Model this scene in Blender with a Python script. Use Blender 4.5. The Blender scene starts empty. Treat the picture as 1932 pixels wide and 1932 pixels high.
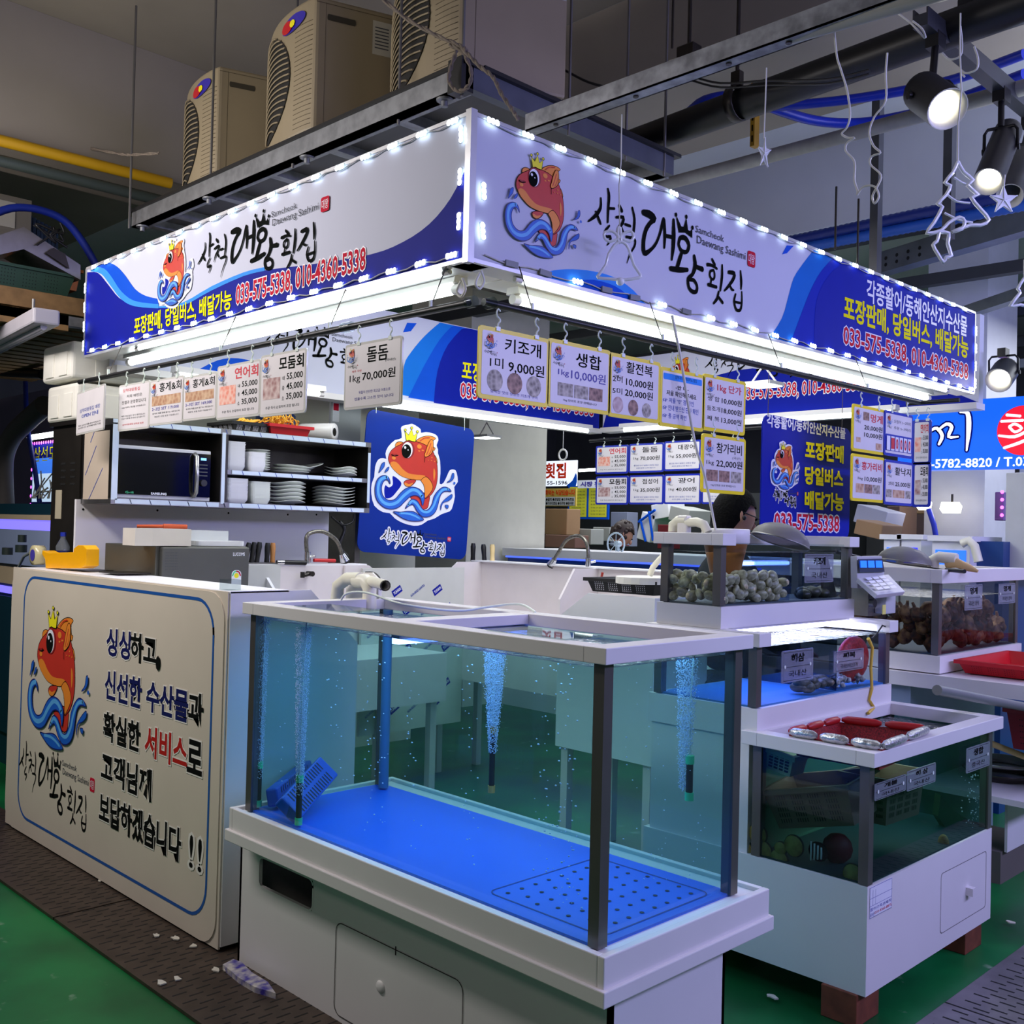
import bpy, bmesh, math, random
from mathutils import Matrix, Vector, Euler
from mathutils.geometry import tessellate_polygon
random.seed(7)
S = bpy.context.scene
COL = S.collection
PI = math.pi
# ---------------------------------------------------------------- camera
F = 1963.9; PITCH = 0.0174; ROLL = 0.0249; AZ = 0.7888; EYE = 1.5
sa, ca = math.sin(AZ), math.cos(AZ)
right0 = Vector((sa, -ca, 0)); fwd0 = Vector((ca, sa, 0)); up0 = Vector((0, 0, 1))
fwd = fwd0 * math.cos(PITCH) + up0 * math.sin(PITCH)
up1 = -fwd0 * math.sin(PITCH) + up0 * math.cos(PITCH)
camR = right0 * math.cos(ROLL) + up1 * math.sin(ROLL)
camU = -right0 * math.sin(ROLL) + up1 * math.cos(ROLL)
cd = bpy.data.cameras.new('camera'); cam = bpy.data.objects.new('camera', cd); COL.objects.link(cam)
cd.sensor_width = 36; cd.lens = F / 1932 * 36; cd.clip_start = .05; cd.clip_end = 100
cam.matrix_world = Matrix(((camR.x, camU.x, -fwd.x, 0), (camR.y, camU.y, -fwd.y, 0), (camR.z, camU.z, -fwd.z, EYE), (0, 0, 0, 1)))
S.camera = cam
S.view_settings.view_transform = 'Standard'; S.view_settings.look = 'None'
S.view_settings.exposure = 0.0; S.view_settings.gamma = 1; S.view_settings.use_curve_mapping = False
S.cycles.max_bounces = 8; S.cycles.transparent_max_bounces = 24; S.cycles.diffuse_bounces = 3
S.cycles.glossy_bounces = 3; S.cycles.transmission_bounces = 6; S.cycles.sample_clamp_indirect = 4
S.cycles.use_denoising = True; S.cycles.caustics_reflective = False; S.cycles.caustics_refractive = False
# ---------------------------------------------------------------- world, hall lamps and added fill lights
w = bpy.data.worlds.new('world'); S.world = w; w.use_nodes = True
w.node_tree.nodes['Background'].inputs[0].default_value = (.55, .6, .75, 1)
w.node_tree.nodes['Background'].inputs[1].default_value = .12
def area(name, loc, size, power, col, rot=(0, 0, 0), sy=None):
    l = bpy.data.lights.new(name, 'AREA'); l.energy = power; l.color = col; l.size = size
    if sy: l.shape = 'RECTANGLE'; l.size_y = sy
    o = bpy.data.objects.new(name, l); COL.objects.link(o); o.location = loc; o.rotation_euler = rot
    return o
# aisle lighting: rows of hall lamps over the two aisles, out of the picture
area('aisle_lamp_row', (4.2, -1.6, 2.9), 5.5, 170, (.47, .46, 1.0), (math.radians(58), 0, 0), .5)
area('aisle_lamp_row', (.5, 4.6, 3.0), .35, 62, (.99, .93, .92), (0, math.radians(-48), 0), 2.6)
area('aisle_lamp_row', (-1.4, .8, 3.2), .5, 11, (1.0, .9, .84), (0, math.radians(-55), 0), 3.0)
area('stall_fill', (4.0, 3.7, 2.95), 2.2, 52, (.93, .97, 1.0), (0, 0, 0), 1.4)  # unseen fill added over the stall, makes up for the dimmer tubes
area('far_hall_lamp', (8.5, 6.0, 3.2), 2.5, 110, (.92, .96, 1.0), (0, 0, 0), 3.0)
area('far_hall_lamp', (8.5, 1.5, 3.2), 2.5, 90, (.85, .9, 1.0), (0, 0, 0), 2.0)
area('ceiling_wash', (5.6, .6, 2.9), 3.0, 42, (.8, .86, 1.0), (PI, 0, 0), 2.0)  # unseen upward fill added to brighten the right part of the ceiling
area('ceiling_wash', (1.2, 4.4, 2.9), 1.5, 7, (1.0, .93, .8), (PI, 0, 0), 2.0)  # same kind of added fill for the left part of the ceiling
# ---------------------------------------------------------------- pixel ray -> point on a world plane
def P(u, v, X=None, Y=None, Z=None, D=None):
    du, dv = u - 966, v - 966; c, s = math.cos(ROLL), math.sin(ROLL)
    a = c * du + s * dv; b = -s * du + c * dv
    z2 = -b / F
    y = math.cos(PITCH) - z2 * math.sin(PITCH); z = math.sin(PITCH) + z2 * math.cos(PITCH); x = a / F
    r = (x * sa + y * ca, -x * ca + y * sa, z)
    t = X / r[0] if X is not None else Y / r[1] if Y is not None else (Z - EYE) / r[2] if Z is not None else D
    return Vector((r[0] * t, r[1] * t, EYE + r[2] * t))
# ---------------------------------------------------------------- materials
def lin(c):
    return tuple(((v / 255) / 12.92 if v / 255 <= .04045 else ((v / 255 + .055) / 1.055) ** 2.4) for v in c[:3]) + (1,)
MATS = {}
def mat(name, rgb, rough=.5, metal=0, emit=0, noise=0, scale=8, bump=0, rgb2=None, spec=.5, detail=4):
    if name in MATS: return MATS[name]
    m = bpy.data.materials.new(name); m.use_nodes = True; nt = m.node_tree; b = nt.nodes['Principled BSDF']
    b.inputs['Base Color'].default_value = lin(rgb); b.inputs['Roughness'].default_value = rough
    b.inputs['Metallic'].default_value = metal; b.inputs['Specular IOR Level'].default_value = spec
    if emit:
        b.inputs['Emission Color'].default_value = lin(rgb); b.inputs['Emission Strength'].default_value = emit
    else:
        tc = nt.nodes.new('ShaderNodeTexCoord'); n = nt.nodes.new('ShaderNodeTexNoise')
        n.inputs['Scale'].default_value = scale; n.inputs['Detail'].default_value = detail
        nt.links.new(tc.outputs['Object'], n.inputs['Vector'])
        k = noise or .05
        c2 = lin(rgb2) if rgb2 else tuple(v * (1 - k) for v in lin(rgb)[:3]) + (1,)
        mx = nt.nodes.new('ShaderNodeValToRGB'); mx.color_ramp.elements[0].position = .35; mx.color_ramp.elements[1].position = .65
        mx.color_ramp.elements[0].color = c2; mx.color_ramp.elements[1].color = lin(rgb)
        nt.links.new(n.outputs['Fac'], mx.inputs['Fac']); nt.links.new(mx.outputs['Color'], b.inputs['Base Color'])
        if bump:
            bp = nt.nodes.new('ShaderNodeBump'); bp.inputs['Strength'].default_value = bump; bp.inputs['Distance'].default_value = .01
            nt.links.new(n.outputs['Fac'], bp.inputs['Height']); nt.links.new(bp.outputs['Normal'], b.inputs['Normal'])
    MATS[name] = m; return m
def facing(nt, lo, hi, p=4, nrm=None):
    lw = nt.nodes.new('ShaderNodeLayerWeight'); lw.inputs[0].default_value = .5
    if nrm: nt.links.new(nrm, lw.inputs['Normal'])
    a = nt.nodes.new('ShaderNodeMath'); a.operation = 'POWER'; a.inputs[1].default_value = p; nt.links.new(lw.outputs['Facing'], a.inputs[0])
    b = nt.nodes.new('ShaderNodeMath'); b.operation = 'MULTIPLY_ADD'; b.inputs[1].default_value = hi; b.inputs[2].default_value = lo; nt.links.new(a.outputs[0], b.inputs[0])
    return b.outputs[0]
def glassy(name, tint, fac=.12, rough=.02, alpha=1):
    """thin pane: coloured transparency plus a Fresnel reflection"""
    if name in MATS: return MATS[name]
    m = bpy.data.materials.new(name); m.use_nodes = True; nt = m.node_tree; nt.nodes.clear()
    o = nt.nodes.new('ShaderNodeOutputMaterial'); t = nt.nodes.new('ShaderNodeBsdfTransparent'); g = nt.nodes.new('ShaderNodeBsdfGlossy')
    mx = nt.nodes.new('ShaderNodeMixShader')
    t.inputs[0].default_value = lin(tint); g.inputs['Roughness'].default_value = rough; g.inputs[0].default_value = (1, 1, 1, 1)
    nt.links.new(facing(nt, .025, fac * 3), mx.inputs[0]); nt.links.new(t.outputs[0], mx.inputs[1]); nt.links.new(g.outputs[0], mx.inputs[2])
    if alpha < 1:
        d = nt.nodes.new('ShaderNodeBsdfDiffuse'); d.inputs[0].default_value = lin(tint); m2 = nt.nodes.new('ShaderNodeMixShader'); m2.inputs[0].default_value = 1 - alpha
        nt.links.new(mx.outputs[0], m2.inputs[1]); nt.links.new(d.outputs[0], m2.inputs[2]); nt.links.new(m2.outputs[0], o.inputs[0])
    else: nt.links.new(mx.outputs[0], o.inputs[0])
    MATS[name] = m; return m
def emis(name, rgb, s):
    return mat(name, rgb, .5, 0, s)
# ---------------------------------------------------------------- things, parts
MW = {}
def tag(o, label=None, cat=None, group=None, kind=None):
    if label: o['label'] = label
    if cat: o['category'] = cat
    if group: o['group'] = group
    if kind: o['kind'] = kind
    return o
def thing(name, label, cat, loc=(0, 0, 0), rot=(0, 0, 0), group=None):
    o = bpy.data.objects.new(name, None); COL.objects.link(o); o.empty_display_size = .05
    o.location = loc; o.rotation_euler = rot
    MW[o] = Matrix.Translation(loc) @ Euler(rot).to_matrix().to_4x4()
    return tag(o, label, cat, group)
def kids(o): return list(o.children)
def dup(o, loc=None, label=None, group=None, parent=None, rot=None):
    c = o.copy(); COL.objects.link(c)
    if parent: c.parent = parent
    else:
        if loc is not None: c.location = loc
        if rot is not None: c.rotation_euler = rot
        if label: c['label'] = label
        if group: c['group'] = group
    for k in kids(o): dup(k, parent=c)
    return c
def smooth_pts(pts, n=4, closed=True):
    out = []; L = len(pts); rng = range(L) if closed else range(L - 1)
    for i in rng:
        g = lambda k: pts[k % L] if closed else pts[max(0, min(L - 1, k))]
        p0, p1, p2, p3 = g(i - 1), g(i), g(i + 1), g(i + 2)
        for j in range(n):
            t = j / n
            out.append(tuple(.5 * ((2 * b) + (c - a) * t + (2 * a - 5 * b + 4 * c - d) * t * t + (-a + 3 * b - 3 * c + d) * t ** 3) for a, b, c, d in zip(p0, p1, p2, p3)))
    if not closed: out.append(tuple(pts[-1]))
    return out
TX = {}
def text2d(s, off):
    k = (s, round(off, 4))
    if k in TX: return TX[k]
    if 'o' not in TX: TX['c'] = bpy.data.curves.new('t', 'FONT'); TX['o'] = bpy.data.objects.new('t', TX['c'])
    c, o = TX['c'], TX['o']; c.body = s; c.resolution_u = 2; c.offset = off
    m = bpy.data.meshes.new_from_object(o)
    r = ([(v.co.x, v.co.y) for v in m.vertices], [tuple(p.vertices) for p in m.polygons])
    bpy.data.meshes.remove(m)
    TX[k] = r; return r
class M:
    def __init__(s): s.v = []; s.f = []; s.m = []; s.ms = []; s.sm = []
    def mi(s, m):
        if m is None: return 0
        if m not in s.ms: s.ms.append(m)
        return s.ms.index(m)
    def add(s, vs, fs, m=None, sm=False):
        k = s.mi(m); n = len(s.v); s.v += [tuple(v) for v in vs]
        for f in fs: s.f.append(tuple(n + i for i in f)); s.m.append(k); s.sm.append(sm)
        return s
    def box(s, x0, x1, y0, y1, z0, z1, m=None, R=None, c=None):
        vs = [(x, y, z) for z in (z0, z1) for y in (y0, y1) for x in (x0, x1)]
        if R is not None:
            c = Vector(c if c else ((x0 + x1) / 2, (y0 + y1) / 2, (z0 + z1) / 2)); vs = [R @ (Vector(v) - c) + c for v in vs]
        return s.add(vs, [(0, 2, 3, 1), (4, 5, 7, 6), (0, 1, 5, 4), (2, 6, 7, 3), (0, 4, 6, 2), (1, 3, 7, 5)], m)
    def cyl(s, p0, p1, r, n=12, m=None, r1=None, cap=True):
        p0, p1 = Vector(p0), Vector(p1); d = (p1 - p0).normalized(); a = d.orthogonal().normalized(); b = d.cross(a)
        r1 = r if r1 is None else r1; vs = []
        for p, q in ((p0, r), (p1, r1)):
            vs += [p + a * math.cos(2 * PI * i / n) * q + b * math.sin(2 * PI * i / n) * q for i in range(n)]
        s.add(vs, [(i, (i + 1) % n, n + (i + 1) % n, n + i) for i in range(n)], m, n > 6)
        if cap: s.add(vs[:n], [tuple(range(n))[::-1]], m); s.add(vs[n:], [tuple(range(n))], m)
        return s
    def tube(s, pts, r, n=8, m=None, sm=True, cap=True):
        pts = [Vector(p) for p in pts]; vs = []; a = None
        for i, p in enumerate(pts):
            d = (pts[min(i + 1, len(pts) - 1)] - pts[max(i - 1, 0)]).normalized()
            if a is None: a = d.orthogonal().normalized()
            a = (a - d * a.dot(d))
            a = a.normalized() if a.length > 1e-5 else d.orthogonal().normalized()
            b = d.cross(a); q = r[i] if isinstance(r, (list, tuple)) else r
            vs += [p + a * math.cos(2 * PI * k / n) * q + b * math.sin(2 * PI * k / n) * q for k in range(n)]
        fs = [(i * n + k, i * n + (k + 1) % n, (i + 1) * n + (k + 1) % n, (i + 1) * n + k) for i in range(len(pts) - 1) for k in range(n)]
        s.add(vs, fs, m, sm)
        if cap: s.add(vs[:n], [tuple(range(n))[::-1]], m); s.add(vs[-n:], [tuple(range(n))], m)
        return s
    def sph(s, c, r, nu=12, nv=8, m=None, R=None):
        rx, ry, rz = r if isinstance(r, (tuple, list)) else (r, r, r); c = Vector(c)
        vs = [Vector((0, 0, -rz))]
        for j in range(1, nv):
            t = -PI / 2 + PI * j / nv
            vs += [Vector((rx * math.cos(t) * math.cos(2 * PI * i / nu), ry * math.cos(t) * math.sin(2 * PI * i / nu), rz * math.sin(t))) for i in range(nu)]
        vs.append(Vector((0, 0, rz))); e = len(vs) - 1
        if R is not None: vs = [R @ v for v in vs]
        fs = [(0, 1 + (i + 1) % nu, 1 + i) for i in range(nu)]
        for j in range(nv - 2): fs += [(1 + j * nu + i, 1 + j * nu + (i + 1) % nu, 1 + (j + 1) * nu + (i + 1) % nu, 1 + (j + 1) * nu + i) for i in range(nu)]
        fs += [(1 + (nv - 2) * nu + i, 1 + (nv - 2) * nu + (i + 1) % nu, e) for i in range(nu)]
        return s.add([v + c for v in vs], fs, m, True)
    def lathe(s, prof, c=(0, 0, 0), n=20, m=None, R=None):
        c = Vector(c); vs = []
        for r, z in prof: vs += [Vector((r * math.cos(2 * PI * i / n), r * math.sin(2 * PI * i / n), z)) for i in range(n)]
        if R is not None: vs = [R @ v for v in vs]
        fs = [(j * n + i, j * n + (i + 1) % n, (j + 1) * n + (i + 1) % n, (j + 1) * n + i) for j in range(len(prof) - 1) for i in range(n)]
        return s.add([v + c for v in vs], fs, m, True)
    def poly(s, pts, z=0, m=None, sm=0, d=0):
        """flat polygon in the local XY plane, d = thickness below"""
        if sm: pts = smooth_pts(pts, sm)
        pts = [(p[0], p[1]) for p in pts]; n = len(pts)
        tr = tessellate_polygon([[Vector((p[0], p[1], 0)) for p in pts]])
        area2 = sum(pts[i][0] * pts[(i + 1) % n][1] - pts[(i + 1) % n][0] * pts[i][1] for i in range(n))
        fs = []
        for t in tr:
            a, b, c = (pts[i] for i in t)
            cr = (b[0] - a[0]) * (c[1] - a[1]) - (b[1] - a[1]) * (c[0] - a[0])
            fs.append(tuple(t) if cr > 0 else tuple(t)[::-1])
        s.add([(p[0], p[1], z) for p in pts], fs, m)
        if d:
            s.add([(p[0], p[1], z - d) for p in pts], [f[::-1] for f in fs], m)
            q = pts if area2 > 0 else pts[::-1]
            s.add([(p[0], p[1], z) for p in q] + [(p[0], p[1], z - d) for p in q], [(i, n + i, n + (i + 1) % n, (i + 1) % n) for i in range(n)], m)
        return s
    def rib(s, pts, z=0, m=None, w=None, sm=3, closed=False):
        """brush stroke: pts = (x, y, width)"""
        pts = [tuple(p) + ((w,) if len(p) < 3 else ()) for p in pts]
        if sm: pts = smooth_pts(pts, sm, closed)
        if closed: pts = pts + pts[:2]
        vs = []; n = len(pts)
        for i, p in enumerate(pts):
            a, b = pts[max(i - 1, 0)], pts[min(i + 1, n - 1)]
            dx, dy = b[0] - a[0], b[1] - a[1]; l = math.hypot(dx, dy) or 1; q = p[2] / 2
            vs += [(p[0] - dy / l * q, p[1] + dx / l * q, z), (p[0] + dy / l * q, p[1] - dx / l * q, z)]
        s.add(vs, [(2 * i, 2 * i + 1, 2 * i + 3, 2 * i + 2) for i in range(n - 1)], m)
        if not closed:
            for p in (pts[0], pts[-1]): s.disc(p[0], p[1], p[2] / 2, z, m, 8)
        return s
    def disc(s, x, y, r, z=0, m=None, n=20, ry=None, t=0, a=0):
        ry = ry or r; ca_, sa_ = math.cos(a), math.sin(a)
        vs = [(x + r * math.cos(2 * PI * i / n) * ca_ - ry * math.sin(2 * PI * i / n) * sa_, y + r * math.cos(2 * PI * i / n) * sa_ + ry * math.sin(2 * PI * i / n) * ca_, z) for i in range(n)]
        return s.add(vs, [tuple(range(n))], m)
    def rect(s, x0, x1, y0, y1, z=0, m=None):
        return s.add([(x0, y0, z), (x1, y0, z), (x1, y1, z), (x0, y1, z)], [(0, 1, 2, 3)], m)
    def text(s, t, x0, x1, y0, y1, z=0, m=None, bold=0, out=None, ow=.04, fit=True):
        vs, fs = text2d(t, 0)
        bx0, bx1 = min(v[0] for v in vs), max(v[0] for v in vs); by0, by1 = min(v[1] for v in vs), max(v[1] for v in vs)
        kx = (x1 - x0) / (bx1 - bx0); ky = (y1 - y0) / (by1 - by0)
        if not fit: k = min(kx, ky); x0 = (x0 + x1) / 2 - k * (bx1 - bx0) / 2; kx = ky = k
        if bold: vs, fs = text2d(t, bold)
        T = lambda v, zz: ((v[0] - bx0) * kx + x0, (v[1] - by0) * ky + y0, zz)
        if out is not None:
            v2, f2 = text2d(t, bold + ow); s.add([T(v, z - .0004) for v in v2], f2, out)
        return s.add([T(v, z) for v in vs], fs, m)
    def build(s, name, m=None, par=None, local=False, bevel=0, seg=2, sub=0, solid=0):
        me = bpy.data.meshes.new(name)
        vs = s.v
        if par is not None and not local:
            q = par; mw = MW.get(q)
            if mw is None:
                q = par.parent; mw = MW.get(q)
                if mw is None: q = q.parent; mw = MW[q]
            inv = mw.inverted(); vs = [inv @ Vector(v) for v in vs]
        me.from_pydata([tuple(v) for v in vs], [], s.f)
        ms = list(s.ms)
        if m is not None: ms = [m] + [x for x in ms] if not s.ms else ms
        for x in ms: me.materials.append(x)
        if len(s.ms) > 1: me.polygons.foreach_set('material_index', s.m)
        me.polygons.foreach_set('use_smooth', s.sm); me.update()
        o = bpy.data.objects.new(name, me); COL.objects.link(o)
        if par is not None: o.parent = par
        if bevel:
            b = o.modifiers.new('b', 'BEVEL'); b.width = bevel; b.segments = seg; b.limit_method = 'ANGLE'; b.angle_limit = .7
        if sub: b = o.modifiers.new('s', 'SUBSURF'); b.levels = b.render_levels = sub
        return o
def struct(name, m, mt, **k): return tag(m.build(name, mt, **k), kind='structure')
def rr(x0, x1, y0, y1, r, n=5):
    out = []
    for cx, cy, a0 in ((x1 - r, y1 - r, 0), (x0 + r, y1 - r, PI / 2), (x0 + r, y0 + r, PI), (x1 - r, y0 + r, 1.5 * PI)):
        out += [(cx + r * math.cos(a0 + PI / 2 * i / n), cy + r * math.sin(a0 + PI / 2 * i / n)) for i in range(n + 1)]
    return out
# faces: boards are built in a local frame x = viewer's right, y = up, z = out of the face
RX = (PI / 2, 0, -PI / 2)   # faces -X, viewer's right is -Y
RY = (PI / 2, 0, 0)         # faces -Y, viewer's right is +X
def ray(u, v):
    p = P(u, v, D=1); return (p - Vector((0, 0, EYE)))
def L(root, u, v, z=0):
    W = MW[root]; o = W @ Vector((0, 0, z)); n = W.to_3x3() @ Vector((0, 0, 1)); e = Vector((0, 0, EYE)); r = ray(u, v)
    p = e + r * ((o - e).dot(n) / r.dot(n)); q = W.inverted() @ p; return (q.x, q.y)
# ---------------------------------------------------------------- colours
white = mat('white_pvc', (232, 228, 226), .38, noise=.04, scale=3)
whiteB = mat('white_board', (236, 235, 240), .5, noise=.02, scale=2, spec=.25)
ivory = mat('ivory_pvc', (222, 210, 192), .4, noise=.06, scale=3)
steel = mat('brushed_steel', (150, 148, 146), .32, .9, noise=.15, scale=14)
dsteel = mat('dark_steel', (70, 66, 62), .35, .85, noise=.2, scale=10)
galv = mat('galvanised_steel', (150, 152, 155), .45, .7, noise=.3, scale=20)
black = mat('black_plastic', (18, 18, 20), .4)
bmet = mat('black_metal', (24, 24, 27), .35, .3)
ink = mat('ink_black', (18, 20, 18), .9, spec=.05)
inkgrey = mat('ink_grey', (84, 86, 92), .9, spec=.05)
navy = mat('print_navy', (14, 26, 150), .6, spec=.12)
navyR = mat('print_deep_navy', (10, 30, 160), .6, spec=.12)
blue = mat('print_blue', (10, 84, 214), .6, spec=.12)
sky = mat('print_sky', (60, 150, 245), .6, spec=.12)
yellow = mat('print_yellow', (250, 240, 10), .7, spec=.1)
red = mat('print_red', (205, 26, 56), .7, spec=.1)
pwhite = mat('print_white', (240, 240, 250), .4)
eR = mat('fish_red', (205, 52, 38), .45); eO = mat('fish_orange', (240, 140, 45), .45); eD = mat('fish_shade_red', (150, 30, 34), .45)
eB = mat('wave_blue', (28, 98, 205), .45); eL = mat('wave_light_blue', (95, 175, 240), .45); eN = mat('wave_navy_line', (20, 20, 110), .45)
eY = mat('crown_yellow', (248, 236, 30), .45)
ledm = emis('led_white', (238, 244, 255), 9.5)
tubem = emis('tube_white', (240, 252, 250), 8.5)
clearp = glassy('clear_plastic', (225, 232, 232), .12)
hookm = mat('hook_plastic', (225, 235, 225), .25)
# ---------------------------------------------------------------- hanging blue fish board (also the template of the fish emblem)
_R = (Euler(RY).to_matrix() @ Matrix.Rotation(math.radians(-3.4), 3, 'Z')).to_euler()
fishboard = thing('hanging_sign_board', 'large square blue board with crowned red fish hanging beside the plate shelf', 'sign', P(790, 921, Y=5.1), _R)
E1 = lambda pts: [L(fishboard, 660 + x / 6.233, 770 + y / 6.233) + tuple(q) for x, y, *q in pts]
def fish_mesh(halo):
    m = M(); z = [0]
    def up(): z[0] += .0003; return z[0]
    def pol(pts, mt, line=None, sm=3, lw=.0035):
        q = smooth_pts(E1(pts), sm) if sm else E1(pts)
        m.poly(q, up(), mt)
        if line: m.rib([(a, b, lw) for a, b in [p[:2] for p in q]], up(), line, sm=0, closed=True)
    def stroke(pts, w, mt): m.rib([(a, b, w * .00065) for a, b in E1(pts)], up(), mt, sm=3)
    def ell(x, y, rx, ry, mt, a=0):
        cx, cy = E1([(x, y)])[0][:2]; m.disc(cx, cy, rx * .00064, up(), mt, 20, ry * .00052, a=a)
    if halo:
        pol([(610, 230), (640, 200), (700, 188), (740, 178), (800, 210), (840, 245), (845, 285), (900, 275), (980, 290), (1030, 320), (1046, 370), (1025, 430), (1042, 480), (1040, 520), (1065, 610), (1070, 760), (1060, 880), (1105, 872), (1150, 780), (1180, 722), (1230, 715), (1258, 750), (1272, 860), (1230, 920), (1238, 1030), (1200, 1180), (1150, 1215), (1080, 1240), (1000, 1290), (920, 1315), (850, 1362), (760, 1375), (640, 1345), (540, 1290), (480, 1228), (400, 1215), (300, 1140), (265, 1000), (270, 880), (300, 800), (310, 680), (345, 600), (400, 580), (440, 590), (430, 530), (460, 450), (540, 370), (620, 345)], pwhite, sm=2)
        pol([(515, 790), (600, 850), (612, 900), (560, 975), (500, 1040), (430, 1050), (415, 960), (430, 900), (470, 925), (515, 890)], navyR)
    pol([(785, 385), (830, 345), (900, 322), (970, 325), (1015, 350), (985, 380), (990, 450), (1010, 465), (985, 500), (940, 470), (860, 410)], eO, ink)
    pol([(985, 545), (1010, 555), (1030, 600), (1030, 645), (990, 600)], eO, ink)
    pol([(545, 450), (550, 410), (580, 390), (620, 392), (635, 405), (590, 430)], eO, ink)
    pol([(720, 1050), (760, 1020), (850, 985), (940, 1020), (935, 1100), (920, 1160), (880, 1182), (835, 1165), (815, 1120)], eR, ink)
    pol([(812, 1205), (835, 1248), (812, 1265)], eO, ink, 0)
    pol([(462, 600), (465, 560), (490, 500), (540, 455), (600, 425), (640, 400), (680, 375), (740, 372), (790, 388), (860, 410), (930, 450), (980, 500), (1010, 580), (1030, 660), (1035, 760), (1030, 850), (1010, 930), (970, 1000), (930, 1035), (885, 1055), (885, 960), (870, 890), (840, 842), (780, 837), (700, 822), (620, 795), (560, 750), (510, 700), (480, 650)], eR, ink)
    pol([(485, 650), (500, 625), (540, 622), (580, 650), (630, 710), (700, 760), (780, 775), (850, 780), (895, 795), (860, 830), (790, 836), (700, 822), (620, 795), (560, 750), (510, 700)], eO)
    pol([(842, 842), (895, 800), (940, 830), (970, 880), (980, 930), (950, 990), (888, 1050), (885, 960), (870, 890)], eO, ink)
    pol([(690, 835), (780, 838), (760, 880), (720, 910), (680, 915), (650, 895), (645, 860)], eR, ink)
    pol([(650, 892), (660, 868), (700, 885), (750, 870), (720, 908), (680, 913)], eO)
    pol([(990, 700), (1008, 740), (1005, 800), (990, 850), (985, 780)], eO)
    for x, y, a, b in ((822, 445, 30, 27), (820, 497, 13, 8), (862, 490, 16, 8), (525, 580, 24, 20), (968, 575, 8, 8), (963, 610, 8, 6), (1000, 620, 6, 8), (925, 605, 6, 5)): ell(x, y, a, b, eO)
    ell(690, 482, 82, 108, eD, -.1); ell(682, 486, 66, 96, pwhite, -.1); ell(671, 500, 58, 84, ink, -.12); ell(656, 456, 14, 17, pwhite); ell(690, 486, 7, 8, pwhite)
    pol([(880, 540), (895, 500), (910, 450), (930, 400), (955, 365), (980, 375), (985, 420), (980, 480), (960, 530), (920, 560), (890, 568)], eO, ink)
    stroke([(905, 540), (930, 480), (955, 410)], 9, eR); stroke([(930, 540), (955, 500), (970, 450)], 7, eR)
    stroke([(830, 380), (880, 345), (940, 340)], 8, eR)
    stroke([(497, 542), (530, 556), (572, 548)], 8, ink); stroke([(505, 535), (530, 545), (555, 538)], 12, eD)
    stroke([(885, 575), (884, 630)], 5, ink)
    pol([(652, 262), (695, 312), (732, 240), (752, 320), (797, 285), (776, 390), (740, 386), (700, 372), (668, 378)], eY, ink, 0)
    for x, y in ((657, 252), (732, 227), (798, 271)): ell(x, y, 17, 17, ink); ell(x, y, 12, 12, eY)
    pol([(480, 885), (455, 842), (425, 838), (395, 870), (380, 930), (390, 1010), (430, 1060), (480, 1078), (540, 1060), (600, 990), (660, 940), (730, 920), (800, 935), (850, 970), (877, 1020), (875, 1080), (855, 1140), (835, 1060), (790, 1022), (720, 1030), (650, 1090), (590, 1150), (520, 1178), (440, 1172), (370, 1130), (320, 1060), (303, 970), (310, 890), (340, 820), (390, 788), (440, 790), (472, 830)], eB, eN, lw=.005)
    stroke([(440, 805, ), (380, 825), (345, 890), (343, 1000), (390, 1090), (470, 1125), (560, 1100), (640, 1020), (730, 955), (800, 970), (850, 1030)], 30, eL)
    pol([(655, 1175), (690, 1110), (730, 1065), (790, 1080), (830, 1140), (870, 1190), (920, 1185), (965, 1120), (990, 1030), (1040, 960), (1100, 920), (1160, 935), (1190, 975), (1120, 970), (1070, 1010), (1045, 1090), (1020, 1180), (980, 1240), (920, 1270), (850, 1265), (790, 1200), (750, 1130), (700, 1140)], eB, eN, lw=.005)
    stroke([(690, 1130), (735, 1085), (790, 1120), (850, 1200), (925, 1210), (985, 1140), (1020, 1050), (1080, 960), (1150, 945)], 24, eL)
    pol([(515, 1210), (600, 1215), (680, 1205), (750, 1210), (800, 1240), (870, 1303), (800, 1320), (700, 1315), (620, 1285), (560, 1245)], eB, eN, lw=.005)
    stroke([(590, 1228), (680, 1232), (760, 1256), (820, 1290)], 18, eL)
    for d in ([(415, 630), (410, 680), (380, 720), (345, 755), (365, 700), (380, 650)], [(465, 685), (455, 725), (415, 748), (440, 700)], [(1200, 765), (1220, 760), (1220, 810), (1190, 850), (1135, 868), (1180, 830)], [(1195, 1005), (1195, 1050), (1150, 1085), (1090, 1110), (1065, 1195), (1070, 1120), (1120, 1060)], [(1115, 1135), (1155, 1135), (1150, 1170), (1130, 1165)]): pol(d, eB, eN)
    ell(1225, 875, 15, 17, eB)
    x0 = min(v[0] for v in m.v); x1 = max(v[0] for v in m.v); y0 = min(v[1] for v in m.v); y1 = max(v[1] for v in m.v)
    k = 1 / (x1 - x0); m.v = [((v[0] - (x0 + x1) / 2) * k, (v[1] - (y0 + y1) / 2) * k, v[2]) for v in m.v]
    return m, (y1 - y0) * k
def tmpl(m, name):
    o = m.build(name); d = o.data; bpy.data.objects.remove(o); return d
_fm, FISH_ASP = fish_mesh(False); FISH = tmpl(_fm, 'fish_emblem'); _fm, FISHH_ASP = fish_mesh(True); FISHH = tmpl(_fm, 'fish_emblem_halo')
def emblem(root, x0, x1, y0, y1, z, halo=False):
    o = bpy.data.objects.new('fish_emblem', FISHH if halo else FISH); COL.objects.link(o); o.parent = root
    o.location = ((x0 + x1) / 2, (y0 + y1) / 2, z); o.scale = (x1 - x0, (y1 - y0) / (FISHH_ASP if halo else FISH_ASP), .3); return o
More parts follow.
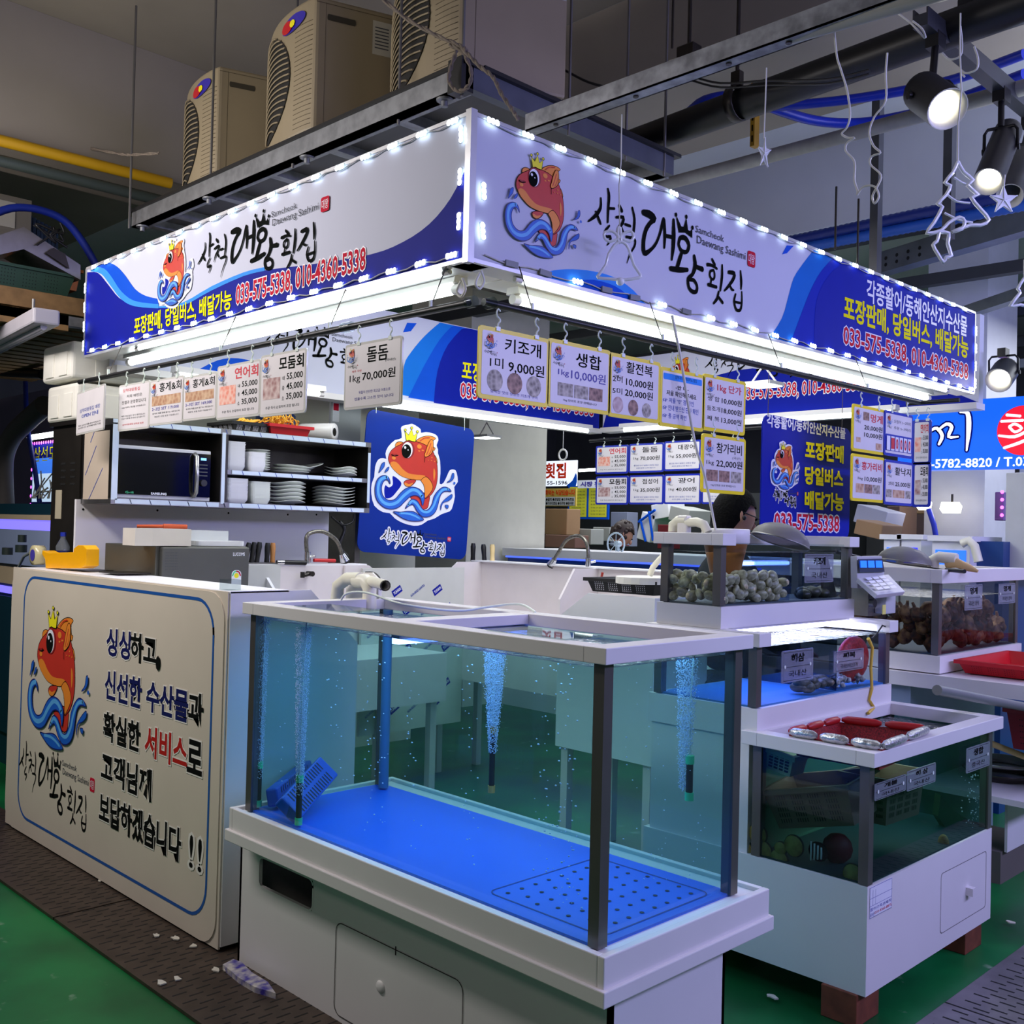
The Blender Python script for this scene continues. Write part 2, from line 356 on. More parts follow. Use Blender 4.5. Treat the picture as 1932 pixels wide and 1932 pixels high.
# ---------------------------------------------------------------- the big fascia signs
ZB, ZT = 2.3, 2.736
SY = -.0134
signL = thing('fascia_sign', 'long left fascia sign, white above a dark blue wave, phone numbers along its foot', 'sign', (2.057, 2.283, ZB), (PI / 2, 0, -PI / 2 + SY))
signR = thing('fascia_sign', 'long right fascia sign with large fish and a blue far end carrying yellow lettering', 'sign', (2.057, 2.283, ZB), (PI / 2, 0, SY))
BRUSH = [
 [(480, 345, 10), (478, 400, 16), (455, 460, 18), (420, 520, 8)], [(455, 440, 10), (472, 478, 16), (478, 492, 8)],
 [(515, 265, 12), (520, 300, 18), (515, 380, 16), (512, 455, 12)], [(518, 372, 12), (546, 352, 12)],
 [(520, 470, 10), (500, 515, 14), (500, 545, 12), (525, 530, 14), (520, 560, 12), (508, 590, 6)],
 [(572, 315, 16), (584, 335, 18)], [(555, 395, 12), (592, 368, 16), (585, 410, 16), (565, 450, 14), (553, 500, 6)], [(578, 425, 10), (590, 458, 14)],
 [(600, 402, 12), (628, 392, 12)], [(640, 275, 12), (651, 330, 16), (647, 400, 16), (640, 447, 12)], [(605, 472, 12), (650, 455, 14), (650, 495, 12), (625, 560, 9), (608, 627, 4)],
 [(700, 255, 26), (735, 240, 36), (765, 245, 30), (742, 285, 22), (715, 350, 24), (700, 430, 26), (703, 500, 28), (735, 465, 18), (770, 400, 16), (795, 320, 16), (812, 240, 20), (820, 205, 18)],
 [(822, 210, 20), (826, 300, 22), (822, 384, 14)], [(828, 305, 18), (868, 285, 18)], [(882, 165, 18), (882, 250, 30), (878, 340, 28), (868, 430, 14)],
 [(912, 300, 18), (925, 250, 22), (960, 228, 24), (982, 260, 24), (965, 315, 20), (930, 330, 20), (912, 300, 18)],
 [(935, 335, 20), (918, 400, 26), (900, 470, 24)], [(860, 495, 24), (920, 465, 26), (970, 432, 20)],
 [(1018, 310, 22), (1024, 370, 30), (1005, 440, 20), (975, 490, 22), (980, 545, 20), (1005, 558, 20), (1032, 540, 20), (1036, 500, 18), (1015, 475, 18), (985, 490, 16)], [(1028, 372, 18), (1075, 360, 26)],
 [(1148, 242, 14), (1168, 268, 18)], [(1113, 302, 18), (1150, 285, 14), (1185, 285, 12)],
 [(1160, 312, 12), (1135, 335, 14), (1130, 370, 14), (1150, 385, 12), (1165, 360, 14), (1165, 325, 12), (1155, 312, 10)],
 [(1140, 392, 12), (1135, 430, 14)], [(1118, 440, 18), (1180, 420, 16)], [(1226, 232, 12), (1224, 320, 20), (1210, 425, 14)],
 [(1197, 445, 14), (1185, 500, 18), (1158, 550, 12)], [(1190, 478, 14), (1228, 505, 16)],
 [(1278, 250, 18), (1325, 230, 22), (1315, 280, 20), (1270, 365, 16), (1243, 408, 10)], [(1285, 342, 12), (1305, 362, 14), (1320, 358, 8)],
 [(1378, 178, 12), (1384, 250, 20), (1382, 310, 12)], [(1335, 380, 12), (1322, 440, 16), (1340, 492, 16), (1375, 475, 16), (1388, 410, 14), (1388, 330, 10)], [(1330, 440, 12), (1386, 418, 12)]]
def B3(p): return L(signL, 280 + p[0] / 4.391, 380 + p[1] / 4.391)
def brand(tex, out=None):
    m = M(); k = .00068
    sg = [[B3(p) + (p[2] * k,) for p in s] for s in BRUSH]
    if out is not None:
        for s in sg: m.rib([(a, b, c + .03) for a, b, c in s], -.0006, out, sm=3)
    for s in sg: m.rib(s, 0, ink, sm=3)
    m.poly([B3(p) for p in ((897, 120), (930, 170), (948, 160), (965, 85), (975, 160), (990, 160), (1005, 128), (1004, 195), (960, 190), (915, 222), (905, 170))], .0004, ink)
    for p in ((897, 118), (965, 80), (1007, 122)): a, b = B3(p); m.disc(a, b, .007, .0004, ink, 10)
    if tex:
        c = inkgrey
        for t, l, r, b, tp in (('Samcheok', (1028, 135), (1240, 62), 135, 88), ('Daewang Sashimi', (1037, 207), (1420, 85), 207, 150)):
            x0, y0 = B3(l); x1 = B3(r)[0]; y1 = B3((l[0], tp))[1]
            if t[0] == 'D': y0 -= (y1 - y0) * .25
            m.text(t, x0, x1, y0, y1, .0002, c)
        a, b = B3((1475, 22)); m.poly([(a + p, b + q) for p, q in rr(-.026, .026, -.026, .026, .008, 2)], 0, red)
        m.text('대왕', a - .02, a + .02, b - .017, b + .017, .0004, pwhite)
    x0 = min(v[0] for v in m.v); x1 = max(v[0] for v in m.v); y0 = min(v[1] for v in m.v); y1 = max(v[1] for v in m.v)
    return m, x0, x1, y0, y1
_bm, bx0, bx1, by0, by1 = brand(True)
_bm.v = [(v[0] - bx0, v[1] - by0, v[2]) for v in _bm.v]; BRAND = tmpl(_bm, 'brush_lettering'); BW, BH = bx1 - bx0, by1 - by0
_bm, hx0, hx1, hy0, hy1 = brand(True, pwhite)
_bm.v = [(v[0] - bx0, v[1] - by0, v[2]) for v in _bm.v]; BRANDH = tmpl(_bm, 'brush_lettering_halo')
def brandput(root, x0, y0, wd, z, halo=False, hk=1):
    o = bpy.data.objects.new('brush_lettering', BRANDH if halo else BRAND); COL.objects.link(o); o.parent = root
    o.location = (x0, y0, z); s = wd / BW; o.scale = (s, s * hk, 1); return o
def shell(root, x0, x1, y0, y1, th, mt=None, name='panel'):
    m = M(); m.box(x0, x1, y0, y1, -th, 0, mt or mat('sign_flex', (206, 208, 226), .6, noise=.02, scale=2, spec=.15)); return m.build(name, None, root, True)
HT = ZT - ZB
LL, LR = 2.844, 3.652
shell(signL, -LL, -.012, 0, HT, .09)
m = M()
pl = lambda *q: [L(signL, *p) for p in q]
def clampy(pts, x0, x1): return [(min(max(x, x0), x1), min(max(y, 0.004), HT - .004)) for x, y in pts]
wave = [(165, 514), (185, 515), (205, 538), (225, 562), (255, 577), (300, 581), (345, 575), (400, 546), (460, 520), (500, 510), (600, 497), (700, 480), (760, 457), (810, 423), (850, 375), (879, 318)]
up_ = smooth_pts(pl(*wave), 3, False)
m.poly(clampy([p for p in up_] + [(-.003, 0), (-LL, 0)], -LL, -.003), .0008, navy)
lb = smooth_pts(pl((300, 578), (345, 571), (400, 540), (460, 514), (500, 504)), 3, False)
m.poly(lb + smooth_pts(pl((500, 511), (460, 521), (400, 548), (345, 577), (300, 581)), 3, False), .0014, sky)
m.poly(clampy(smooth_pts(pl((186, 500), (202, 495), (220, 502), (237, 520), (255, 545), (275, 558), (300, 564)), 3, False) + smooth_pts(pl((300, 581), (262, 578), (236, 566), (213, 542), (195, 517), (178, 507)), 3, False), -LL, 0), .0020, blue)
m.poly(clampy(smooth_pts(pl((180, 504), (198, 507), (213, 525), (230, 550), (255, 568), (300, 574)), 3, False) + smooth_pts(pl((300, 582), (255, 578), (230, 565), (210, 540), (192, 517), (172, 512)), 3, False), -LL, 0), .0026, sky)
m.build('wave_print', None, signL, True)
m = M()
def ptext(m, root, t, l, r, h, mt, z=.003, **k):
    """text whose lower left corner is pixel l, lower right r, height h metres"""
    a = L(root, *l); b = L(root, *r); y = (a[1] + b[1]) / 2
    m.text(t, a[0], b[0], y, y + h, z, mt, **k)
ptext(m, signL, '포장판매, 당일버스, 배달가능', (254, 632), (437, 587), .082, yellow, bold=.025)
ptext(m, signL, '033-575-5338, 010-4360-5338', (446, 581), (690, 514), .085, red, bold=.02, out=pwhite, ow=.045)
m.build('lettering', None, signL, True)
a = L(signL, 297, 582); b = L(signL, 369, 450); emblem(signL, a[0], b[0], L(signL, 330, 582)[1], L(signL, 330, 448)[1], .004, True)
a = B3((418, 520)); brandput(signL, a[0] - .003, by0, BW, .0045)
shell(signR, .012, LR, 0, HT, .09)
m = M(); pr = lambda *q: [L(signR, *p) for p in q]
cl = lambda pts: [(min(max(x, .002), LR - .002), min(max(y, .004), HT - .004)) for x, y in pts]
m.poly(cl(smooth_pts(pr((1022, 518), (1045, 510), (1080, 508), (1120, 512), (1160, 524), (1195, 548), (1222, 580)), 3, False) + pr((1222, 590), (1022, 530))), .0008, sky)
m.poly(cl(smooth_pts(pr((1085, 531), (1120, 528), (1160, 540), (1190, 562)), 3, False) + pr((1190, 590), (1085, 560))), .0014, blue)
c1 = smooth_pts(pr((1536, 470), (1515, 497), (1497, 525), (1487, 560), (1475, 600), (1450, 640)), 3, False)
m.poly(cl(c1 + [(LR, 0), (LR, HT)]), .0008, mat('print_azure', (10, 110, 205), .6, spec=.12))
c2 = smooth_pts(pr((1578, 480), (1550, 510), (1530, 545), (1512, 590), (1490, 650)), 3, False)
m.poly(cl(c2 + [(LR, 0), (LR, HT)]), .0014, mat('print_royal', (8, 38, 176), .6, spec=.12))
c3 = smooth_pts(pr((1600, 490), (1572, 510), (1550, 540), (1538, 580), (1535, 660)), 3, False)
m.poly(cl(c3 + [(LR, 0), (LR, HT)]), .0020, navyR)
m.poly(pr((1484, 463), (1497, 464), (1484, 478), (1475, 480)), .0014, blue)
m.build('wave_print', None, signR, True)
m = M()
ptext(m, signR, '각종활어/동해안산지수산물', (1634, 570), (1823, 634), .105, pwhite, bold=.02)
ptext(m, signR, '포장판매, 당일버스, 배달가능', (1591, 607), (1825, 675), .11, yellow, bold=.03)
ptext(m, signR, '033-575-5338, 010-4360-5338', (1590, 658), (1825, 716), .09, red, bold=.02, out=pwhite, ow=.045)
m.build('lettering', None, signR, True)
emblem(signR, L(signR, 949, 400)[0], L(signR, 1094, 400)[0], L(signR, 1020, 487)[1], L(signR, 1010, 288)[1], .004)
a = L(signR, 1108, 425); b = L(signR, 1424, 490); brandput(signR, a[0], L(signR, 1380, 586)[1], b[0] - a[0], .003, hk=1.13)
# frame edges and LED modules of the signs
alu = mat('aluminium_trim', (205, 205, 208), .35, .5)
for root, x0, x1 in ((signL, -LL, -.012), (signR, .012, LR)):
    m = M()
    for y in (-.006, HT - .006): m.box(x0, x1, y, y + .012, -.092, .004, alu)
    for x in ((x0,) if x0 < -1 else (x1,)): m.box(x - .006, x + .006, 0, HT, -.092, .004, alu)
    m.build('edge_trim', None, root, True)
m = M(); m.box(-.02, .02, -.055, -.0, .0, .0, white)
def led_module():
    m = M(); m.box(-.026, .026, -.009, .009, .004, .010, clearp)
    for x in (-.017, 0, .017): m.disc(x, 0, .0095, .0105, ledm, 10)
    return m
_lm = tmpl(led_module(), 'led_module')
off = M(); off.box(-.026, .026, -.009, .009, .004, .010, mat('led_housing', (120, 125, 130), .3))
_lo = tmpl(off, 'led_module')
def leds(root, pts, skip=()):
    for i, (x, y, a) in enumerate(pts):
        o = bpy.data.objects.new('led_module', _lo if i in skip else _lm); COL.objects.link(o); o.parent = root
        o.location = (x, y, .004); o.rotation_euler = (0, 0, a + random.uniform(-.05, .05))
n = 19; top = [(-.07 - i * .1475, HT - .012, 0) for i in range(n)]; bot = [(-.06 - i * .1475, .018, 0) for i in range(n)]
leds(signL, top + bot + [(-.03, HT - .06 - i * .095, PI / 2 + .1 * (i == 0)) for i in (0, 1.35, 2.75)] + [(-LL + .02, .05 + i * .095, PI / 2) for i in range(4)])
n = 24; top = [(.075 + i * .1485, HT - .008, 0) for i in range(n)]; bot = [(.17 + i * .1485, .016, 0) for i in range(n)]
leds(signR, top + bot + [(.045, .09 + i * .12, PI / 2 + .1) for i in range(2)] + [(LR - .012, .05 + i * .095, PI / 2) for i in range(4)], skip=(24, 25, 27, 28, 30))
for root, sx, xs in ((signL, -1, LL), (signR, 1, LR)):
    m = M(); random.seed(5)
    for y in (HT - .012, .018):
        m.tube([(sx * xs * t / 60, y + .006 * math.sin(t * 1.7), .006) for t in range(1, 60)], .0022, 5, clearp if 0 else mat('led_cord', (190, 190, 195), .4))
    m.build('led_cord', None, root, True)
m = M(); m.box(2.05, 2.075, 2.276, 2.30, ZB - .01, ZT + .012, alu); o = m.build('corner_trim', None); tag(o, 'pale metal corner post where the two fascia signs meet', 'trim')
# soffit, tubes
def tube_light(name, label, p0, p1, r=.013, housing=True, group=None, hz=.03, lit=True):
    tubem = MATS['tube_white'] if lit else mat('tube_off', (200, 196, 205), .3)
    t = thing(name, label, 'lamp', tuple((Vector(p0) + Vector(p1)) / 2), group=group)
    p0, p1 = Vector(p0), Vector(p1); d = (p1 - p0).normalized()
    m = M(); m.cyl(p0 + d * .03, p1 - d * .03, r, 10, tubem); m.build('tube', None, t)
    m = M(); m.cyl(p0, p0 + d * .03, r * 1.15, 10, white); m.build('end_cap', None, t)
    m = M(); m.cyl(p1 - d * .03, p1, r * 1.15, 10, white); m.build('end_cap', None, t)
    if housing:
        s = Vector((-d.y, d.x, 0)) * .03; m = M()
        a, b = p0 + Vector((0, 0, r + .002)), p1 + Vector((0, 0, r + .002)); h = Vector((0, 0, hz))
        vs = [a - s, b - s, b + s, a + s, a - s * .8 + h, b - s * .8 + h, b + s * .8 + h, a + s * .8 + h]
        m.add(vs, [(0, 1, 2, 3), (4, 7, 6, 5), (0, 4, 5, 1), (3, 2, 6, 7), (1, 5, 6, 2), (0, 3, 7, 4)], white); m.build('housing', None, t)
    return t
G = 'bright tubes under the fascia'
tube_light('fluorescent_lamp', 'thin bright tube directly below the left fascia sign', (2.09, 2.40, 2.286), (2.118, 4.6, 2.286), .008, False, G)
tube_light('fluorescent_lamp', 'thin bright tube directly below the right fascia sign', (2.28, 2.31, 2.286), (5.45, 2.265, 2.286), .008, False, G)
tube_light('fluorescent_lamp', 'thick bright tube on a white batten behind the lower edge of the left fascia sign', (2.19, 2.46, 2.262), (2.21, 4.88, 2.262), .015, True, G)
tube_light('fluorescent_lamp', 'thick bright tube on a white batten behind the lower edge of the right fascia sign', (2.40, 2.44, 2.262), (5.5, 2.39, 2.262), .015, True, G)
tube_light('fluorescent_lamp', 'bright tube below the back sign behind the blue fish board', (3.75, 5.0, 2.235), (5.75, 5.0, 2.235), .013, True, G)
tube_light('fluorescent_lamp', 'bright tube below the inner far sign on the right', (5.8, 4.75, 2.235), (5.8, 2.7, 2.235), .013, True, G)
tube_light('fluorescent_lamp', 'short bright tube inside the far left corner of the stall ceiling', (2.45, 4.9, 2.235), (3.35, 4.9, 2.235), .013, True, G)
tm = white
m = M(); m.box(2.15, 2.30, 2.3, 5.1, 2.302, 2.34, tm); tag(m.build('soffit_frame'), 'white soffit board behind the left fascia sign holding the tubes', 'soffit')
m = M(); m.box(2.31, 5.7, 2.37, 2.52, 2.302, 2.34, tm); tag(m.build('soffit_frame'), 'white soffit board behind the right fascia sign holding the tubes', 'soffit')
# rails
m = M(); m.tube([(2.0, 2.21, 2.15), (2.005, 4.95, 2.15)], .011, 10, black); railL = m.build('hanging_rail'); tag(railL, 'black rail carrying the price cards below the left fascia sign', 'rail')
m = M(); m.tube([(2.02, 2.17, 2.15), (4.8, 2.13, 2.15)], .011, 10, black); railR = m.build('hanging_rail'); tag(railR, 'black rail carrying the yellow framed price cards below the right fascia sign', 'rail')
for x, y, l_, lb in ((2.0, 2.2, .03, 'at the near end of the left black rail'), (2.045, 2.17, .03, 'at the near end of the right black rail'), (2.0, 2.8, .05, 'in the middle of the left black rail')): m = M(); m.cyl((x, y - l_ / 2, 2.15), (x, y + l_ / 2, 2.15), .017, 12); tag(m.build('rail_joint', clearp), 'clear plastic joint ' + lb, 'connector')
cord = mat('thin_cord', (60, 50, 45), .6)
for i, (x, y, w_) in enumerate([(2.0, 4.62, 'far left end of the left rail'), (2.0, 3.62, 'middle of the left rail'), (2.0, 2.9, 'left rail near the stall corner'), (2.0, 2.38, 'left rail closest to the corner'), (2.22, 2.17, 'right rail closest to the corner'), (2.85, 2.16, 'right rail above the third yellow card'), (3.6, 2.15, 'right rail past the yellow cards'), (4.3, 2.14, 'right rail near its far end')]):
    m = M(); m.cyl((x, y, 2.16), (x + (.06 if x == 2.0 else 0), y + (0 if x == 2.0 else .06), 2.30), .002, 5, cord); m.cyl((x, y, 2.155), (x, y, 2.18), .006, 6, hookm); tag(m.build('hanger_wire'), 'thin dark wire holding the ' + w_, 'wire', 'wires holding the card rails')
# inner signs at the back of the stall
def inner_sign(root, W, parts, h=HT):
    shell(root, 0, W, 0, h, .06)
    m = M(); m.box(0, W, -.035, 0, -.09, .03, white); m.build('lower_trim', None, root, True)
backS = thing('fascia_sign', 'white and navy back fascia sign facing the aisle above the blue fish board', 'sign', (2.25, 5.13, 2.28), RY)
inner_sign(backS, 3.75, None, .56)
m = M(); H2 = .555
c1 = smooth_pts([L(backS, *p) for p in ((830, 608), (800, 635), (775, 665), (762, 690), (757, 745))], 3, False)
bk = lambda pts: [(min(max(x, .002), 3.748), min(max(y, .002), H2)) for x, y in pts]
m.poly(bk(c1 + [(3.75, 0), (3.75, H2)]), .001, sky if 0 else mat('print_azure2', (20, 120, 225), .6, spec=.12))
c2 = smooth_pts([L(backS, *p) for p in ((858, 610), (830, 640), (800, 690), (770, 750))], 3, False)
m.poly(bk(c2 + [(3.75, 0), (3.75, H2)]), .0016, blue)
c3 = smooth_pts([L(backS, *p) for p in ((880, 612), (845, 650), (825, 700), (818, 760))], 3, False)
m.poly(bk(c3 + [(3.75, 0), (3.75, H2)]), .0022, navyR)
m.poly([L(backS, *p) for p in ((768, 609), (786, 610), (775, 625), (760, 627))], .001, blue)
m.poly(bk(smooth_pts([L(backS, *p) for p in ((370, 700), (410, 680), (450, 676), (500, 690), (540, 720))], 3, False)), .001, blue)
m.build('wave_print', None, backS, True)
m = M(); ptext(m, backS, '포장판매, 당일버스, 배달가능', (871, 709), (1105, 762), .13, yellow, bold=.02)
ptext(m, backS, '033-575-5338, 010-4360-5338', (868, 750), (1119, 793), .115, red, bold=.01, out=pwhite, ow=.05)
m.build('lettering', None, backS, True)
a = L(backS, 480, 690); b = L(backS, 712, 640); brandput(backS, a[0], L(backS, 640, 702)[1], b[0] - a[0], .003, hk=1.1)
farS = thing('fascia_sign', 'inner far fascia sign, white above a navy band, behind the yellow price cards', 'sign', (5.95, 5.05, 2.28), RX)
inner_sign(farS, 2.75, None, .5)
m = M(); fb = lambda pts: [(min(max(x, .002), 2.748), min(max(y, .002), .497)) for x, y in pts]
m.poly(fb(smooth_pts([L(farS, *p) for p in ((1150, 760), (1240, 745), (1330, 715), (1420, 695), (1530, 712), (1600, 718), (1700, 700))], 3, False) + [(2.75, 0), (0, 0)]), .001, navyR)
m.build('wave_print', None, farS, True)
m = M(); ptext(m, farS, '033-575-5338, 010-4360-5338', (1400, 762), (1637, 735), .1, red, bold=.01, out=pwhite, ow=.05); m.build('lettering', None, farS, True)
emblem(farS, *[L(farS, 1255, 700)[0], L(farS, 1318, 700)[0]], L(farS, 1290, 780)[1], L(farS, 1290, 668)[1], .003)
a = L(farS, 1330, 700); b = L(farS, 1560, 690); brandput(farS, a[0], L(farS, 1500, 712)[1], b[0] - a[0], .003)
# the blue fish board itself
_c = [L(fishboard, u, v) for u, v in ((690, 782), (893, 820), (880, 1066), (668, 1060))]
bw = .445; bh0, bh1 = -.43, .44
m = M(); m.poly(rr(-bw, bw, bh0, bh1, .06), 0, mat('board_blue', (6, 46, 146), .45, spec=.2), d=.006); m.build('panel', None, fishboard, True)
a = E1([(262, 780)])[0]; b = E1([(1275, 780)])[0]; emblem(fishboard, a[0], b[0], E1([(700, 1378)])[0][1], E1([(700, 178)])[0][1], .001, True)
a = L(fishboard, 717, 1036); b = L(fishboard, 851, 1012); brandput(fishboard, a[0], L(fishboard, 790, 1046)[1], b[0] - a[0], .002, True, hk=1.0)
for x in (-.38, .35):
    m = M(); m.cyl((x, bh1 - .02, .003), (x - .01, bh1 + .13, 0), .002, 5, hookm); m.build('cord', None, fishboard, True)
# ================================================================ the hall
def floor_mat():
    m = bpy.data.materials.new('green_epoxy'); m.use_nodes = True; nt = m.node_tree; b = nt.nodes['Principled BSDF']
    tc = nt.nodes.new('ShaderNodeTexCoord')
    def noise(s, d, lo, hi, c0, c1):
        n = nt.nodes.new('ShaderNodeTexNoise'); n.inputs['Scale'].default_value = s; n.inputs['Detail'].default_value = d; nt.links.new(tc.outputs['Object'], n.inputs['Vector'])
        r = nt.nodes.new('ShaderNodeValToRGB'); e = r.color_ramp.elements; e[0].position = lo; e[1].position = hi; e[0].color = c0; e[1].color = c1; nt.links.new(n.outputs['Fac'], r.inputs['Fac']); return n, r
    n1, r1 = noise(1.8, 6, .38, .62, lin((8, 78, 38)), lin((16, 116, 58)))
    n2, r2 = noise(9, 8, .66, .74, (0, 0, 0, 1), (1, 1, 1, 1))
    mx = nt.nodes.new('ShaderNodeMixRGB'); mx.inputs[2].default_value = lin((120, 150, 120)); nt.links.new(r2.outputs[0], mx.inputs[0]); nt.links.new(r1.outputs[0], mx.inputs[1])
    nt.links.new(mx.outputs[0], b.inputs['Base Color']); b.inputs['Roughness'].default_value = .38
    bp = nt.nodes.new('ShaderNodeBump'); bp.inputs['Strength'].default_value = .15; nt.links.new(n2.outputs['Fac'], bp.inputs['Height']); nt.links.new(bp.outputs[0], b.inputs['Normal'])
    return m
m = M(); m.box(-3, 14, -4, 13, -.1, 0); struct('floor', m, floor_mat())
conc = mat('painted_concrete', (152, 144, 132), .85, noise=.12, scale=1.6, bump=.1)
concL = mat('painted_concrete_pale', (205, 208, 214), .8, noise=.08, scale=1.5, bump=.1)
CZ = 4.15
m = M(); m.box(-3, 3.97, -4, 13, CZ, CZ + .1, conc); m.box(3.97, 14, -4, 13, CZ, CZ + .1, concL); struct('ceiling', m, None)
m = M(); m.box(-3, 14, 5.62, 6.2, 3.45, CZ - .001); struct('ceiling_beam', m, conc)
m = M(); m.box(3.97, 4.75, -4, 5.6, 3.63, CZ - .001); struct('ceiling_beam', m, conc)
m = M(); m.box(6.4, 6.9, -4, 5.6, 3.6, CZ - .001); struct('ceiling_beam', m, concL)
dark = mat('hall_wall', (100, 102, 108), .8, noise=.2, scale=2)
m = M(); m.box(-3, 14, 12.9, 13, 0, CZ); struct('wall_left', m, dark)
m = M(); m.box(13.9, 14, -4, 12.9, 0, CZ); struct('wall_right', m, dark)
m = M(); m.box(5.92, 6.88, 6.5, 7.3, 0, CZ); struct('wall_column', m, mat('column_paint', (214, 212, 196), .7))
m = M(); m.box(7.9, 8.5, 3.0, 3.45, 0, CZ); struct('wall_column', m, mat('column_white', (205, 205, 208), .7))
# drain gratings
gm = mat('grating_steel', (88, 74, 64), .45, .55, noise=.35, scale=12); slotm = mat('slot_dark', (8, 8, 8), .8)
gm2 = mat('grating_steel_clean', (150, 145, 150), .4, .6, noise=.25, scale=10)
def grate(x0, x1, y0, y1, alongx, label, mt):
    t = thing('drain_grating', label, 'grating', ((x0 + x1) / 2, (y0 + y1) / 2, 0), group='slotted steel floor gratings')
    m = M(); m.box(x0, x1, y0, y1, .001, .012); m.build('plate', mt, t)
    m = M(); r = 0
    if alongx:
        y = y0 + .02
        while y < y1 - .01:
            x = x0 + .02 + (r % 2) * .04
            while x < x1 - .05: m.box(x, x + .048, y, y + .006, .012, .0125); x += .082
            y += .034; r += 1
    else:
        x = x0 + .02
        while x < x1 - .01:
            y = y0 + .02 + (r % 2) * .04
            while y < y1 - .05: m.box(x, x + .008, y, y + .05, .012, .0125); y += .082
            x += .036; r += 1
    m.build('slots', slotm, t)
for i, (a, b, lb) in enumerate(((1.55, 2.55, 'beside the big tank base'), (2.56, 3.95, 'under the near corner of the printed counter'), (3.96, 5.2, 'along the far half of the printed counter'), (5.21, 6.4, 'farthest left beyond the counter'))): grate(1.57, 2.0 if i == 0 else 1.95, a, b, True, 'brown slotted drain grating ' + lb, gm)
for i, (a, b, lb) in enumerate(((2.3, 3.4, 'at the bottom right corner of the floor'), (3.41, 4.5, 'in front of the stepped tanks'), (4.51, 5.7, 'farther along the right aisle'))): grate(a, b, .75, 1.39, False, 'grey slotted drain grating ' + lb, gm2)
# debris on the grating
deb = mat('pale_scrap', (205, 200, 185), .7)
random.seed(3)
for i, (u, v) in enumerate([(295, 1765), (330, 1770), (365, 1785), (305, 1855), (335, 1848), (405, 1830), (430, 1830), (250, 1640), (190, 1662), (1800, 1700), (1600 + 245, 1685), (1455, 1880), (1905, 1740)]):
    p = P(u, v, Z=.015); m = M(); m.poly([(p.x + (.006 + .01 * random.random()) * math.cos(a * PI / 4), p.y + (.008 + .02 * random.random()) * math.sin(a * PI / 4)) for a in range(8)], .018, d=.004); tag(m.build('paper_scrap', deb), 'small pale scrap lying on the wet floor or grating', 'scrap', 'pale scraps on the floor')
m = M(); random.seed(2)
pts = [P(u, v, Z=.02) for u, v in ((420, 1825), (440, 1815), (455, 1820), (475, 1840), (505, 1858), (520, 1880), (480, 1868), (450, 1850))]
m.poly([(p.x, p.y) for p in pts], .03, d=.018); o = m.build('plastic_wrapper', mat('wrapper', (200, 195, 190), .4, rgb2=(60, 50, 150), scale=30)); tag(o, 'crumpled white and blue plastic wrapper at the foot of the big tank', 'wrapper')
# ================================================================ printed counter
cnt = thing('counter', 'tall white counter with crowned fish and slogan printed on its front panel', 'counter', (2.0, 4.3, 0))
m = M(); m.box(1.872, 2.1, 3.27, 5.23, .03, 1.255)
m.box(2.1, 2.4, 3.28, 4.2, .03, 1.05); m.build('body', white, cnt)
m = M(); vs = [(2.15, 3.262, .03), (2.42, 3.262, .03), (2.42, 3.262, 1.05), (2.2, 3.262, 1.26), (1.87, 3.262, 1.26), (1.87, 3.262, .03)]
vs2 = [(x, 3.275, z) for x, y, z in vs]; m.add(vs + vs2, [(0, 1, 2, 3, 4, 5), (11, 10, 9, 8, 7, 6)] + [(i, i + 6, (i + 1) % 6 + 6, (i + 1) % 6) for i in range(6)]); m.build('side_panel', white, cnt)
m = M(); m.box(1.868, 2.105, 3.262, 5.23, 1.255, 1.262); m.build('top', whiteB, cnt)
front = thing('printed_panel', None, None, (1.864, 3.27, .02), RX)
MW[front] = Matrix.Translation((1.864, 3.27, .02)) @ Euler(RX).to_matrix().to_4x4()
front.parent = cnt; front.location = (1.864 - 2.0, 3.27 - 4.3, .02)
m = M(); m.box(-2.05, 0, 0, 1.24, -.008, 0, ivory); m.poly(rr(-2.05, -.015, .0, 1.235, .1), .004, ivory, d=.004); m.build('board', None, front, True)
m = M(); q = [L(front, *p) for p in ((48, 1083), (407, 1135), (409, 1700), (22, 1525))]
q = rr(q[0][0] + .01, q[1][0], .075, q[0][1] - .01, .12, 7); m.rib([(x, y, .012) for x, y in q], .005, mat('border_blue', (30, 90, 170), .4), sm=0, closed=True)
nv = mat('slogan_navy', (20, 22, 90), .4); rd = mat('slogan_red', (190, 25, 25), .4)
def slog(m, t, l, r, b, tp, mt):
    a = L(front, *l); c = L(front, *r); m.text(t, a[0], c[0], a[1], a[1] + tp, .006, mt, bold=.03, out=mat('letter_halo', (245, 240, 230), .5), ow=.04)
def mix(m, segs, l, r, h):
    """segs = [(text, material)] laid side by side between pixels l and r (bottom left, bottom right)"""
    a = L(front, *l); c = L(front, *r); y = (a[1] + c[1]) / 2; tot = sum(len(s) * (1 if s.strip() else .35) for s, _ in segs); x = a[0]
    for s, mt in segs:
        wd = (c[0] - a[0]) * len(s) * (1 if s.strip() else .35) / tot
        if s.strip():
            if s in '.,': m.text(s, x + .005, x + .025, y, y + .05, .006, mt, bold=.03)
            elif s == '!!': m.text(s, x + wd * .3, x + wd * .75, y, y + h, .006, mt, bold=.0, out=mat('letter_halo', (245, 240, 230), .5), ow=.055)
            else: m.text(s, x + .003, x + wd - .005, y, y + h, .006, mt, bold=.03, out=mat('letter_halo', (245, 240, 230), .5), ow=.04)
        x += wd
m = m; m.build('border_line', None, front, True)
m = M()
mix(m, [('싱싱', nv), ('하고', ink)], (203, 1236), (297, 1255), .108)
x, y = L(front, 299, 1258); m.text('.', x, x + .02, y, y + .03, .008, ink, bold=.05)
